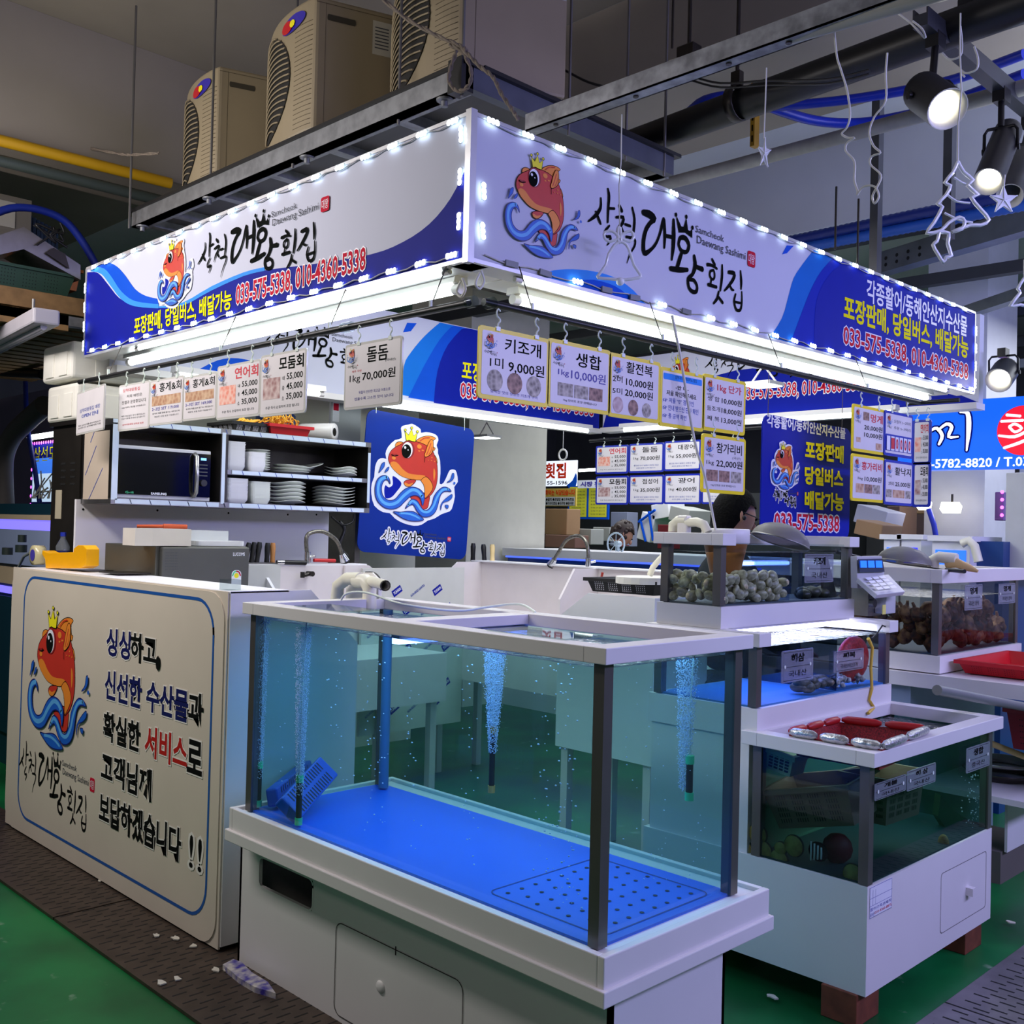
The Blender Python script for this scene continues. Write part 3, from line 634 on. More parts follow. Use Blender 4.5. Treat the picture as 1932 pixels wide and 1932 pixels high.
mix(m, [('신선한', nv), (' ', ink), ('수산물', nv), ('과', ink)], (200, 1315), (386, 1372), .112)
mix(m, [('확실한', ink), (' ', ink), ('서비스', rd), ('로', ink)], (197, 1395), (384, 1462), .112)
mix(m, [('고객님께', ink)], (193, 1470), (288, 1512), .115)
mix(m, [('보답하겠습니다', ink), ('!!', ink)], (189, 1550), (396, 1652), .118)
m.build('slogan', None, front, True)
emblem(front, L(front, 56, 1300)[0], L(front, 173, 1300)[0], L(front, 100, 1411)[1], L(front, 105, 1143)[1], .0045)
a = L(front, 36, 1490); b = L(front, 180, 1500); brandput(front, a[0], L(front, 150, 1560)[1] - .01, b[0] - a[0], .005, hk=1.25)
# ================================================================ aquariums
postm = mat('steel_post', (112, 108, 104), .35, .6, noise=.15, scale=6)
waterm = None
def water_mat(name, tint, bump=.35, sc=22):
    m = bpy.data.materials.new(name); m.use_nodes = True; nt = m.node_tree; nt.nodes.clear()
    o = nt.nodes.new('ShaderNodeOutputMaterial'); t = nt.nodes.new('ShaderNodeBsdfTransparent'); g = nt.nodes.new('ShaderNodeBsdfGlossy'); mx = nt.nodes.new('ShaderNodeMixShader');
    tc = nt.nodes.new('ShaderNodeTexCoord'); n = nt.nodes.new('ShaderNodeTexNoise'); n.inputs['Scale'].default_value = sc; n.inputs['Detail'].default_value = 3; n.inputs['Distortion'].default_value = 1.2
    bp = nt.nodes.new('ShaderNodeBump'); bp.inputs['Strength'].default_value = bump; bp.inputs['Distance'].default_value = .03
    nt.links.new(tc.outputs['Object'], n.inputs['Vector']); nt.links.new(n.outputs['Fac'], bp.inputs['Height']); nt.links.new(bp.outputs[0], g.inputs['Normal']); pass
    t.inputs[0].default_value = lin(tint); g.inputs['Roughness'].default_value = .04
    nt.links.new(facing(nt, .05, .9, 2.2, bp.outputs[0]), mx.inputs[0]); nt.links.new(t.outputs[0], mx.inputs[1]); nt.links.new(g.outputs[0], mx.inputs[2]); nt.links.new(mx.outputs[0], o.inputs[0]); return m
def tank(label, x0, x1, y0, y1, zb, zg, zr, tint, floorc, wz, rim_out=.022, rim_in=.03, post=.03, group=None, cross=None, openf=0, wtint=(200, 220, 240), name='aquarium', wb=.35, haze=1):
    t = thing(name, label, 'aquarium', ((x0 + x1) / 2, (y0 + y1) / 2, zb), group=group)
    g = glassy('tank_glass_' + '_'.join(map(str, tint)), tint, .1, .02, haze)
    for a in ((x0, x0 + .006, y0 + .01, y1 - .01), (x1 - .006, x1, y0 + .01, y1 - .01), (x0 + .01, x1 - .01, y0, y0 + .006), (x0 + .01, x1 - .01, y1 - .006, y1)):
        m = M(); dx, dy = a[1] - a[0], a[3] - a[2]
        xm, ym = (a[0] + a[1]) / 2, (a[2] + a[3]) / 2
        if dx < dy: m.add([(xm, a[2], zb), (xm, a[3], zb), (xm, a[3], zg + .01), (xm, a[2], zg + .01)], [(0, 1, 2, 3)])
        else: m.add([(a[0], ym, zb), (a[1], ym, zb), (a[1], ym, zg + .01), (a[0], ym, zg + .01)], [(0, 1, 2, 3)])
        m.build('glass_pane', g, t)
    for px, py in ((x0, y0), (x1 - post, y0), (x0, y1 - post), (x1 - post, y1 - post)):
        m = M(); m.box(px - .002, px + post, py - .002, py + post, zb, zg); m.build('corner_post', postm, t)
    m = M(); ro, ri = rim_out, rim_in
    fr = [(x0 - ro, x1 + ro, y0 - ro, y0 + ri)] if not openf else [(x0 - ro, x0 + openf, y0 - ro, y0 + ri), (x1 - openf, x1 + ro, y0 - ro, y0 + ri)]
    for a in (*fr, (x0 - ro, x1 + ro, y1 - ri, y1 + ro), (x0 - ro, x0 + ri, y0 + ri, y1 - ri), (x1 - ri, x1 + ro, y0 + ri, y1 - ri)): m.box(*a, zg, zr)
    if cross: m.box(x0 + ri, x1 - ri, cross - .04, cross + .04, zg + .005, zr - .002)
    m.build('rim', white, t, bevel=.002)
    m = M(); m.box(x0 + .008, x1 - .008, y0 + .008, y1 - .008, zb - .004, zb + .003); m.build('floor_panel', floorc, t)
    if wz: 
        m = M(); m.rect(x0 + .01, x1 - .01, y0 + .01, y1 - .01, wz); m.build('water_surface', MATS.setdefault('w' + label, water_mat('water', wtint, wb)), t)
    return t
bluef = mat('blue_tank_floor', (0, 96, 232), .4, noise=.04)
X0, X1, Y0, Y1 = 1.838, 2.405, 1.5376, 3.07
big = tank('big glass aquarium with bright blue floor and bubble columns in the foreground', X0, X1, Y0, Y1, .55, 1.2, 1.238, (186, 222, 222), bluef, 1.186, cross=2.33, wtint=(120, 150, 215), wb=.8, rim_in=.045, haze=.975)
m = M(); 
for a in ((1.80, 2.485, 1.487, 1.507), (1.80, 2.485, 3.09, 3.11), (1.80, 1.82, 1.507, 3.09), (2.465, 2.485, 1.507, 3.09)): m.box(*a, .484, .557)
m.box(1.81, 2.475, 1.5, 3.1, .484, .546); m.build('tray', white, big, bevel=.003)
m = M(); m.box(1.79, 2.495, 1.477, 3.12, .448, .486); m.build('tray_lip', white, big, bevel=.003)
base = M()
# front face of the cabinet with a real hand hole
hy0, hy1, hz0, hz1 = 2.733, 3.043, .298, .392
bx, bX, by, bY = 1.88, 2.345, 1.53, 3.165
for a in ((by, hy0, .0, .448), (hy1, bY, 0, .448), (hy0, hy1, 0, hz0), (hy0, hy1, hz1, .448)): base.box(bx, bx + .012, *a)
base.box(bx, bX, by, by + .012, 0, .448); base.box(bx, bX, bY - .012, bY, 0, .448); base.box(bX - .012, bX, by, bY, 0, .448); base.box(bx, bX, by, bY, .436, .448)
bo = base.build('base_cabinet', white, big)
m = M(); m.rib([(a, b, .006) for a, b in rr(-hy1 - .003, -hy0 + .003, hz0 - .003, hz1 + .003, .025)], 0, None, sm=0, closed=True)
tr = Matrix.Translation((1.879, 0, 0)) @ Euler(RX).to_matrix().to_4x4(); m.v = [tr @ Vector(v) for v in m.v]; m.build('hole_edge', white, big)
def groove(root, pts, mt, mat4, name='door_outline', w=.003, closed=True):
    m = M(); m.rib([(a, b, w) for a, b in pts], .0008, None, sm=0, closed=closed); m.v = [mat4 @ Vector(v) for v in m.v]; return m.build(name, mt, root)
groove_m = mat('groove_shadow', (70, 66, 64), .8)
groove(big, rr(-2.602, -2.03, .03, .305, .03), groove_m, Matrix.Translation((1.879, 0, 0)) @ Euler(RX).to_matrix().to_4x4())
p = P(718, 1862, X=1.88); m = M(); m.sph((p.x, p.y, p.z), (.008, .02, .018)); m.build('door_knob', white, big)
p = P(746, 1794, X=1.878); m = M(); m.box(p.x, p.x + .002, p.y - .0015, p.y + .0015, p.z - .012, p.z + .012); m.build('pen_mark', ink, big)
area('tank_led_fill', (2.12, 2.3, 1.17), .42, 7.5, (.28, .58, 1.0), (0, 0, 0), 1.35)
ledb = emis('tank_led_blue', (170, 190, 255), 6)
t = thing('tank_led_bar', 'blue white LED bar under the rim inside the big aquarium', 'lamp', (2.12, 2.33, 1.19))
m = M(); m.box(1.86, 2.38, 2.315, 2.345, 1.168, 1.184); m.build('diffuser', ledb, t)
m = M(); m.box(1.86, 2.38, 2.312, 2.348, 1.184, 1.198); m.build('housing', white, t)
# perforated drain cover on the blue floor
m = M(); pp = [P(u, v, Z=.556) for u, v in ((918, 1708), (1000, 1665), (1110, 1680), (1260, 1668))]
dc = thing('drain_cover', 'blue perforated drain cover set in the floor of the big aquarium', 'cover', (2.1, 1.75, .554))
m.rib([(a, b, .0035) for a, b in rr(1.90, 2.34, 1.575, 1.97, .03)], .5545, mat('blue_line', (2, 40, 130), .5), sm=0, closed=True); m.build('cover_outline', None, dc)
m = M()
for i in range(8):
    for j in range(7): m.disc(1.935 + i * .052 + (j % 2) * .02, 1.61 + j * .053, .0065, .5545, None, 8)
m.build('holes', mat('hole_blue', (2, 20, 60), .6), dc)
# air stones
def airstone(u, v0, v1, endc, label, X=None, Z=.56, pl_=None):
    a = P(u, v0, **(pl_ or {'Z': Z})); b = P(u, v1, X=a.x); t = thing('air_stone', label, 'air stone', tuple(a), group=None)
    h = b.z - a.z; m = M(); m.cyl(a + Vector((0, 0, .02)), a + Vector((0, 0, h - .02)), .0095, 10); m.build('stick', mat('stone_black', (14, 16, 18), .7), t)
    for z0 in (0, h - .022): m = M(); m.cyl(a + Vector((0, 0, z0)), a + Vector((0, 0, z0 + .022)), .012, 10); m.build('end_cap', endc, t)
    m = M(); m.tube([a + Vector((0, 0, h)), a + Vector((.004, .005, (h + 1.19 - a.z) / 2)), a + Vector((.01, .0, 1.2 - a.z))], .0025, 5); m.build('air_hose', hookm, t)
    return a, h
grn = mat('cap_green', (70, 220, 150), .4); org = mat('cap_orange', (190, 150, 70), .4)
S1 = airstone(563, 1556, 1462, grn, 'upright black air stone with green caps in front of the blue filters')
S2 = airstone(487, 1522, 1436, grn, 'black air stone with green caps at the far left end of the big aquarium')
S3 = airstone(927, 1495, 1370, org, 'black air stone with a tan lower cap hanging in the middle of the big aquarium', pl_={'X': 2.3})
S4 = airstone(1300, 1510, 1425, grn, 'black air stone with green caps seen through the right end glass', pl_={'X': 2.33})
# bubbles: uncountable
bubm = mat('bubble', (215, 232, 255), .08, spec=.9, emit=0)
def bubbles(base, h, n, r0, r1, label, z1=1.18):
    m = M(); 
    for i in range(n):
        t = random.random() ** .85; z = base[2] + h * .6 + (z1 - base[2] - h * .6) * t; q = (r0 + (r1 - r0) * t) * math.sqrt(random.random()) * (1 if random.random() < .9 else 1.25); a = random.random() * 2 * PI
        r = random.uniform(.001, .0023); c = (base[0] + q * math.cos(a), base[1] + q * math.sin(a), z)
        m.add([(c[0] + x * r, c[1] + y * r, c[2] + w * r) for x, y, w in ((1, 0, 0), (-1, 0, 0), (0, 1, 0), (0, -1, 0), (0, 0, 1), (0, 0, -1))], [(0, 2, 4), (2, 1, 4), (1, 3, 4), (3, 0, 4), (2, 0, 5), (1, 2, 5), (3, 1, 5), (0, 3, 5)], None, True)
    tag(m.build('bubbles', bubm), label, 'bubbles', kind='stuff')
random.seed(11)
bubbles(S1[0], S1[1], 4800, .012, .026, 'dense rising bubble column over the front air stone')
bubbles(S2[0], S2[1], 3600, .012, .022, 'rising bubble column at the left end of the big aquarium')
bubbles(S3[0], S3[1], 6500, .012, .042, 'wide blue lit bubble column in the middle of the big aquarium')
bubbles((2.33, 1.66, .75), .1, 3200, .014, .032, 'bubble column near the right end of the big aquarium')
m = M()
def bub(c, r): m.sph(c, (r, r, r * .7), 6, 4)
for u in (697, 775, 885, 1022, 1075, 525, 640, 1052, 720):
    for k in range(42):
        v = random.uniform(1190, 1760); X = 1.93 + .02 * random.random() + (.1 if u in (640, 720) else 0)
        p = P(u + random.gauss(0, 9) + (v - 1400) * .03, v, X=X)
        if .57 < p.z < 1.17 and 1.56 < p.y < 3.05: bub(p, random.uniform(.0016, .0034))
for k in range(90):
    p = P(random.uniform(1170, 1385), random.uniform(1240, 1680), Y=1.62)
    if .57 < p.z < 1.17 and 1.86 < p.x < 2.38: bub(p, random.uniform(.0012, .0026))
tag(m.build('loose_bubbles', bubm), 'strings of loose bubbles rising through the big aquarium', 'bubbles', kind='stuff')
# filters
fb_ = mat('filter_blue', (16, 84, 190), .45); fbd = mat('filter_slots', (6, 24, 60), .6)
def filt(p, q, label, w_=.045):
    t = thing('sponge_filter', label, 'filter', tuple(p)); p, q = Vector(p), Vector(q); d = q - p; l = d.length; d.normalize()
    ref = Vector((-.7, -.7, 0)); n_ = (ref - d * ref.dot(d)).normalized(); s = d.cross(n_)
    W = lambda a, b, c: p + d * a + s * b + n_ * c
    m = M(); vs = [W(a, b, c) for c in (-.02, .02) for b in (-w_, w_) for a in (0, l)]; m.add(vs, [(0, 2, 3, 1), (4, 5, 7, 6), (0, 1, 5, 4), (2, 6, 7, 3), (0, 4, 6, 2), (1, 3, 7, 5)]); m.build('body', fb_, t, bevel=.006)
    m = M()
    for row in (-.5, .5):
        for i in range(15):
            a = l * (.1 + .053 * i); b0, b1 = row * w_ - w_ * .36, row * w_ + w_ * .36
            m.add([W(a, b0, .021), W(a, b1, .021), W(a + .006, b1, .021), W(a + .006, b0, .021)], [(0, 1, 2, 3)])
    m.build('slots', fbd, t)
a = P(532, 1545, Z=.575); b = P(615, 1450, X=2.1); filt(a + Vector((.02, 0, .02)), b, 'front blue slotted filter leaning in the left end of the big aquarium')
a = P(498, 1520, Z=.575); b = P(580, 1450, X=2.2); filt(a + Vector((.03, 0, .02)), b, 'rear blue slotted filter leaning beside the first one', .03)
m = M(); p = P(617, 1510, X=2.35); m.cyl((2.35, 2.99, .56), (2.35, 2.99, 1.2), .018, 12); tag(m.build('riser_pipe', mat('riser_blue', (70, 120, 160), .4)), 'upright blue grey pipe in the back left corner of the big aquarium', 'pipe')
# PVC elbows on the big tank
pvc = mat('pvc_cream', (232, 228, 208), .35)
t = thing('overflow_pipe', 'cream PVC pipes through a white bracket on the left end of the big aquarium', 'pipe', (2.3, 2.8, 1.19))
c = lambda u, v: P(u, v, X=2.3)
m = M(); m.tube([c(635, 1135), c(638, 1105), c(655, 1092), c(680, 1092)], .024, 12); m.build('rear_elbow', pvc, t)
m = M(); m.tube([c(672, 1096), c(690, 1096), c(697, 1110), c(697, 1150)], .026, 12); m.build('front_elbow', pvc, t)
m = M(); q = [P(695, 1095, X=2.33), P(727, 1105, X=2.2)]; m.tube(q, .019, 14, cap=False); m.tube(q, .015, 14, cap=False); m.build('straight_pipe', pvc, t)
m = M(); p0 = P(655, 1130, X=2.34); vs = [P(u, v, X=2.34) for u, v in ((652, 1130), (652, 1090), (662, 1080), (702, 1080), (714, 1092), (714, 1128))]; m.add(vs + [v + Vector((.015, 0, 0)) for v in vs], [(0, 1, 2, 3, 4, 5), (11, 10, 9, 8, 7, 6)] + [(i, i + 6, (i + 1) % 6 + 6, (i + 1) % 6) for i in range(6)]); m.build('bracket', white, t)
m = M(); m.tube(smooth_pts([tuple(P(u, v, Z=z)) for u, v, z in ((640, 1150, 1.2), (650, 1122, 1.26), (690, 1118, 1.28), (760, 1140, 1.26), (860, 1152, 1.24), (920, 1145, 1.25), (980, 1140, 1.26), (1010, 1155, 1.24))], 4, False), .004, 6); tag(m.build('air_hose', hookm), 'clear air hose looping over the top of the big aquarium', 'hose')
m = M(); m.tube(smooth_pts([tuple(P(u, v, X=2.35)) for u, v in ((690, 1080), (708, 1082), (720, 1100), (715, 1120), (712, 1140))], 4, False), .004, 6); tag(m.build('power_cord', black), 'black cord behind the cream pipes on the big aquarium', 'cord')
for i, (y0, lb) in enumerate(((1.56, 'near the right corner'), (2.45, 'over the left half'))):
    m = M(); m.box(1.86, 2.0, y0 + .12, y0 + .4, 1.2395, 1.2425); tag(m.build('glass_cover', clearp), 'loose clear glass strip lying on the aquarium rim ' + lb, 'cover')
# ================================================================ stepped seafood tanks on the right
G = 'stepped shellfish tanks'
greyf = mat('grey_tank_floor', (70, 80, 90), .6); dkf = mat('dark_tank_floor', (20, 70, 90), .6); tealf = mat('teal_tank_floor', (12, 60, 70), .6)
tC = tank('lowest stepped glass tank with brown crates and yellow abalones, standing on wood blocks', 3.055, 4.035, 1.49, 1.9, .436, .805, .85, (150, 188, 180), tealf, .80, rim_out=.03, rim_in=.03, wtint=(150, 170, 180), wb=.6)
m = M(); m.box(3.05, 4.04, 1.487, 2.35, .1, .434); m.build('base_cabinet', white, tC)
q = [P(u, v, Y=1.486) for u, v in ((1776, 1651), (1861, 1606), (1862, 1728), (1776, 1772))]
x0, x1 = q[0].x, q[1].x; groove(tC, rr(x0, x1, .155, .36, .015), groove_m, Matrix.Translation((0, 1.4865, 0)) @ Euler(RY).to_matrix().to_4x4(), 'door_outline', .002)
p = P(1825, 1680, Y=1.487); m = M(); m.box(p.x - .014, p.x + .014, 1.462, 1.487, p.z - .014, p.z + .014); m.build('door_knob', white, tC)
m = M(); st = thing('maker_sticker', 'small blue lined sticker at the near corner of the lowest stepped tank base', 'sticker', (3.06, 1.4865, .28), RY)
sx, sy = L(st, 1640, 1735); sX, sY = L(st, 1683, 1662); m.rect(sx, sX, sy + .0, sY + .012, .0005, pwhite); m.rib([(sx + .002, sy + .002), (sX - .002, sy + .002), (sX - .002, sY + .01), (sx + .002, sY + .01)], .001, navy, w=.0015, sm=0, closed=True)
H_ = sY - sy
for k in (.45, .72): m.rib([(sx, sy + H_ * k), (sX, sy + H_ * k)], .001, navy, w=.001, sm=0)
m.rib([(sx + .02, sy + H_ * .45), (sx + .02, sY)], .001, navy, w=.001, sm=0); m.rib([(sx + .038, sy + H_ * .45), (sx + .038, sY)], .001, navy, w=.001, sm=0)
m.text('활어수족관제작', sx + .004, sX - .004, sy + H_ * .26, sy + H_ * .38, .001, navy); m.text('세기시스템', sx + .004, sx + .03, sy + H_ * .05, sy + H_ * .2, .001, navy); m.text('010-4360-8875', sx + .033, sX - .003, sy + H_ * .1, sy + H_ * .2, .001, red); m.build('sticker_face', None, st, True)
wood = mat('block_wood', (128, 66, 44), .7, noise=.35, scale=20)
for x, y, lb in ((3.1, 1.51, 'at its near corner'), (3.93, 1.51, 'at its far right corner'), (3.5, 2.2, 'at its hidden back edge')):
    m = M(); m.box(x - .06, x + .09, y, y + .12, .0, .1); tag(m.build('wood_block', wood, bevel=.003), 'reddish wood block under the lowest stepped tank ' + lb, 'block')
tB = tank('middle stepped glass tank with sea cucumbers and shells in the water', 3.055, 4.035, 1.895, 2.32, .925, 1.13, 1.176, (222, 232, 238), mat('mid_blue_floor', (60, 130, 190), .4), 1.125, rim_out=.025, rim_in=.03, openf=.05, wtint=(150, 160, 235), wb=1.0)
m = M(); m.box(3.05, 4.04, 1.885, 2.34, .82, .922); m.box(3.06, 4.03, 1.92, 2.33, .434, .82); m.build('base_cabinet', white, tB)
tA = tank('top stepped glass tank half filled with grey clams', 3.055, 4.0, 2.045, 2.30, 1.256, 1.465, 1.507, (222, 232, 234), greyf, 1.44, rim_out=.022, rim_in=.025, openf=.06, wtint=(210, 220, 245), wb=.5)
m = M(); m.box(3.048, 4.01, 2.035, 2.31, 1.177, 1.253); m.build('base_cabinet', white, tA)
for o in (tA, tB, tC): o['group'] = G
area('tank_led_fill', (3.55, 2.1, 1.16), .9, 8, (.75, .8, 1.0), (0, 0, 0), .3); area('tank_led_fill', (3.55, 2.17, 1.44), .85, 3, (.95, .97, 1.0), (0, 0, 0), .15); area('tank_led_fill', (3.55, 1.7, .79), .8, 2.0, (.8, .95, .9), (0, 0, 0), .3); area('tank_led_fill', (5.0, 2.3, 1.29), .8, 4, (1, .95, .9), (0, 0, 0), .7)  # clam and lowest tank lights are fills added to brighten them
t = thing('tank_led_bar', 'blazing white LED bar under the top stepped tank lighting the water below', 'lamp', (3.55, 2.06, 1.165))
m = M(); m.box(3.12, 3.98, 2.05, 2.075, 1.150, 1.168); m.build('diffuser', emis('led_bar_white', (225, 228, 255), 9), t)
m = M(); m.box(3.11, 3.99, 2.045, 2.08, 1.168, 1.177); m.build('housing', white, t)
t = thing('tank_led_bar', 'white LED bar against the back glass of the top clam tank', 'lamp', (3.7, 2.28, 1.4))
m = M(); m.box(3.42, 3.9, 2.272, 2.282, 1.385, 1.398); m.build('diffuser', emis('led_bar_bluewhite', (190, 205, 255), 7), t)
m = M(); m.box(3.41, 3.91, 2.282, 2.292, 1.38, 1.404); m.build('housing', white, t)
for lb, x, tk in (('at the middle', 3.63, 0), ('left of the first one', 3.53, 0)):
    m = M(); m.box(x, x + .002, 2.055, 2.29, 1.26, 1.44); tag(m.build('divider', glassy('divider_clear', (200, 212, 235), .1)), 'clear divider pane inside the top clam tank ' + lb, 'divider')
m = M(); m.box(3.62, 3.626, 1.905, 2.31, .93, 1.12); tag(m.build('divider', glassy('divider_grey', (150, 160, 175), .1)), 'grey divider pane in the middle stepped tank', 'divider')
# clams
clm = mat('clam_shell', (214, 204, 162), .35, rgb2=(138, 130, 98), scale=60, spec=.6)
def clam_mesh():
    m = M()
    for sgn in (-1, 1):
        prof = []; n = 12
        for j in range(6):
            f = j / 5; vs_ = []
            for i in range(n):
                a = 2 * PI * i / n; r = math.sin(f * PI / 2); x = .021 * r * math.cos(a) * (1 + .0 * a); y = .017 * r * math.sin(a) - (.004 * (1 - r)); z = sgn * .0105 * math.cos(f * PI / 2) ** .8
                vs_.append((x, y, z))
            prof += vs_
        fs = [(j * n + i, j * n + (i + 1) % n, (j + 1) * n + (i + 1) % n, (j + 1) * n + i) for j in range(5) for i in range(n)]
        m.add(prof, fs if sgn > 0 else [f[::-1] for f in fs], None, True)
    return m
cl0 = clam_mesh().build('clam', clm)
tag(cl0, 'grey ribbed clam in the heap inside the top stepped tank', 'clam', 'clams heaped in the top tank')
random.seed(21); placed = []; first = True
tries = 0
while len(placed) < 125 and tries < 9000:
    tries += 1
    if random.random() < .45: x, y = 3.075 + random.random() * .03, 2.065 + random.random() * .2
    else: x, y = 3.08 + random.random() * .43, 2.062 + random.random() * .05
    top = 1.36 if x < 3.42 else 1.36 - (x - 3.42) * .35
    z = 1.275 + random.random() * (top - 1.275)
    if all((x - a) ** 2 + (y - b) ** 2 + ((z - c) * 1.05) ** 2 > .00098 for a, b, c in placed):
        placed.append((x, y, z)); o = cl0 if first else cl0.copy()
        if not first: COL.objects.link(o)
        first = False; o.location = (x, y, z); o.rotation_euler = (random.uniform(.9, 2.2), random.uniform(-.6, .6), random.uniform(-1.5, .8)); s = random.uniform(1.0, 1.3); o.scale = (s, s, s)
m = M(); pth = [P(u, v, Y=2.17) for u, v in ((1300, 1040), (1412, 1040), (1402, 1092), (1325, 1095))]
t = thing('plastic_bucket', 'orange brown translucent bucket standing on the clams in the top tank', 'bucket', (3.27, 2.18, 1.36))
m.lathe([(.055, 1.36), (.08, 1.47)], (3.27, 2.17, 0), 20); m.lathe([(.0, 1.36), (.055, 1.36)], (3.27, 2.17, 0), 20); m.build('bucket_body', mat('bucket_amber', (150, 92, 40), .35), t)
m = M(); m.lathe([(.083, 1.47), (.088, 1.475), (.088, 1.52), (.084, 1.525), (.08, 1.52)], (3.27, 2.17, 0), 20); m.build('bucket_rim', white, t)
m = M(); 
for k in range(9): m.sph((3.72 + .025 * k, 2.1 + .02 * (k % 3), 1.275 + .008 * (k % 2)), (.03, .03, .022), 10, 6)
tag(m.build('pen_shells', mat('pen_shell', (28, 32, 26), .4, rgb2=(60, 60, 40), scale=40)), 'dark pen shells lying at the right end of the top tank', 'shellfish', kind='stuff')
m = M(); m.add([(3.86, 2.09, 1.26), (3.97, 2.09, 1.26), (3.90, 2.1, 1.43), (3.86, 2.1, 1.40)], [(0, 1, 2, 3)]); m.add([(3.86, 2.10, 1.26), (3.97, 2.10, 1.26), (3.90, 2.11, 1.43), (3.86, 2.11, 1.40)], [(3, 2, 1, 0)]); tag(m.build('pen_shell', mat('pen_shell_green', (20, 34, 28), .35)), 'tall dark green fan shell upright at the right end of the top tank', 'shellfish')
# acrylic labels
acr = glassy('acrylic_label', (215, 218, 228), .25, .05, .82)
def acryl(label, quad, Y, top, bot, two=True):
    t = thing('acrylic_label', label, 'label', tuple(P(*quad[0], Y=Y)), RY)
    a = L(t, *quad[0]); b = L(t, *quad[1]); m = M(); m.poly(rr(a[0], b[0], a[1], b[1], .006, 3), 0, None, d=.002); m.build('plate', acr, t, True)
    W, H = b[0] - a[0], b[1] - a[1]; m = M()
    m.rib([(a[0] + W * .06, a[1] + H * .06), (b[0] - W * .06, a[1] + H * .06), (b[0] - W * .06, b[1] - H * .06), (a[0] + W * .06, b[1] - H * .06)], .0008, ink, w=.0012, sm=0, closed=True)
    m.rib([(a[0] + W * .06, a[1] + H * .48), (b[0] - W * .06, a[1] + H * .48)], .0008, ink, w=.0012, sm=0)
    m.text(top, a[0] + W * .3, b[0] - W * .3, a[1] + H * .62, a[1] + H * .88, .0009, ink, bold=.03); m.text(bot, a[0] + W * .22, b[0] - W * .22, a[1] + H * .16, a[1] + H * .36, .0009, ink); m.build('lettering', None, t, True)
    for x in (a[0] + W * .1, b[0] - W * .1): m = M(); m.disc(x, a[1] + H * .5, .006, .0015, None, 12); m.build('suction_cup', hookm, t, True)
acryl('clear acrylic label reading sea cucumber on the middle stepped tank', ((1474, 1290), (1535, 1222)), 1.888, '해삼', '국내산')
acryl('clear acrylic label in front of the red bag on the middle stepped tank', ((1573, 1270), (1630, 1222)), 1.888, '째복', '국내산/비단조개')
acryl('clear acrylic label on the right part of the top clam tank', ((1518, 1100), (1573, 1045)), 2.038, '키조개', '국내산')
acryl('crooked acrylic label nearest the corner post of the lowest stepped tank', ((1650, 1512), (1710, 1460)), 1.48, '개불', '국내산')
acryl('acrylic label in the middle of the lowest stepped tank front', ((1711, 1494), (1766, 1438)), 1.478, '해 삼', '국내산')
acryl('acrylic label at the right end of the lowest stepped tank front', ((1823, 1460), (1868, 1398)), 1.48, '생합', '중국산')
# sea life in the middle tank
m = M(); random.seed(4)
for k in range(14): m.sph((3.42 + .18 * random.random(), 1.92 + .05 * random.random(), .945 + .03 * random.random()), (.035, .02, .018), 9, 6, R=Euler((0, 0, random.random() * 3)).to_matrix())
tag(m.build('sea_cucumbers', mat('cucumber', (58, 60, 58), .4, rgb2=(110, 105, 90), scale=50)), 'dark heap of sea cucumbers in the middle stepped tank', 'sea cucumber', kind='stuff')
shw = mat('white_shell', (225, 222, 208), .5, rgb2=(90, 80, 70), scale=50)
s0 = None
for k in range(34):
    loc = (3.65 + .25 * random.random(), 1.915 + .05 * random.random(), .94 + .028 * random.random()); r = (random.random() * 3, random.random() * 3, random.random() * 3)
    if s0 is None:
        m = M(); m.lathe([(.0, -.018), (.012, -.006), (.010, 0), (.006, .01), (.0, .02)], n=8); s0 = m.build('sea_snail', shw); o = s0
        tag(o, 'white pointed shell in the pile below the red bag', 'shell', 'white shells in the middle tank')
    else: o = s0.copy(); COL.objects.link(o)
    o.location = loc; o.rotation_euler = r
m = M(); m.sph((3.83, 1.945, 1.03), (.12, .03, .09), 16, 12); tag(m.build('net_bag', mat('red_net', (215, 40, 40), .5, rgb2=(150, 20, 20), scale=120)), 'bright red net bag hanging in the right half of the middle stepped tank', 'bag')
m = M(); m.tube([P(u, v, Y=1.878) for u, v in ((1638, 1205), (1646, 1222), (1643, 1260), (1645, 1300), (1640, 1320), (1648, 1335))] + [P(1638, 1346, Y=1.86)], [.007, .006, .006, .006, .005, .008, .006], 8); tag(m.build('yellow_strap', mat('yellow_band', (228, 190, 70), .5)), 'yellow rubber strap hanging down the front of the middle stepped tank', 'strap')
m = M(); m.tube([P(u, v, Y=1.89) for u, v in ((1645, 1205), (1655, 1195), (1665, 1180), (1672, 1183), (1672, 1192))], .003, 6); tag(m.build('black_hook', black), 'black hook clipped on the right rim of the middle stepped tank', 'hook')
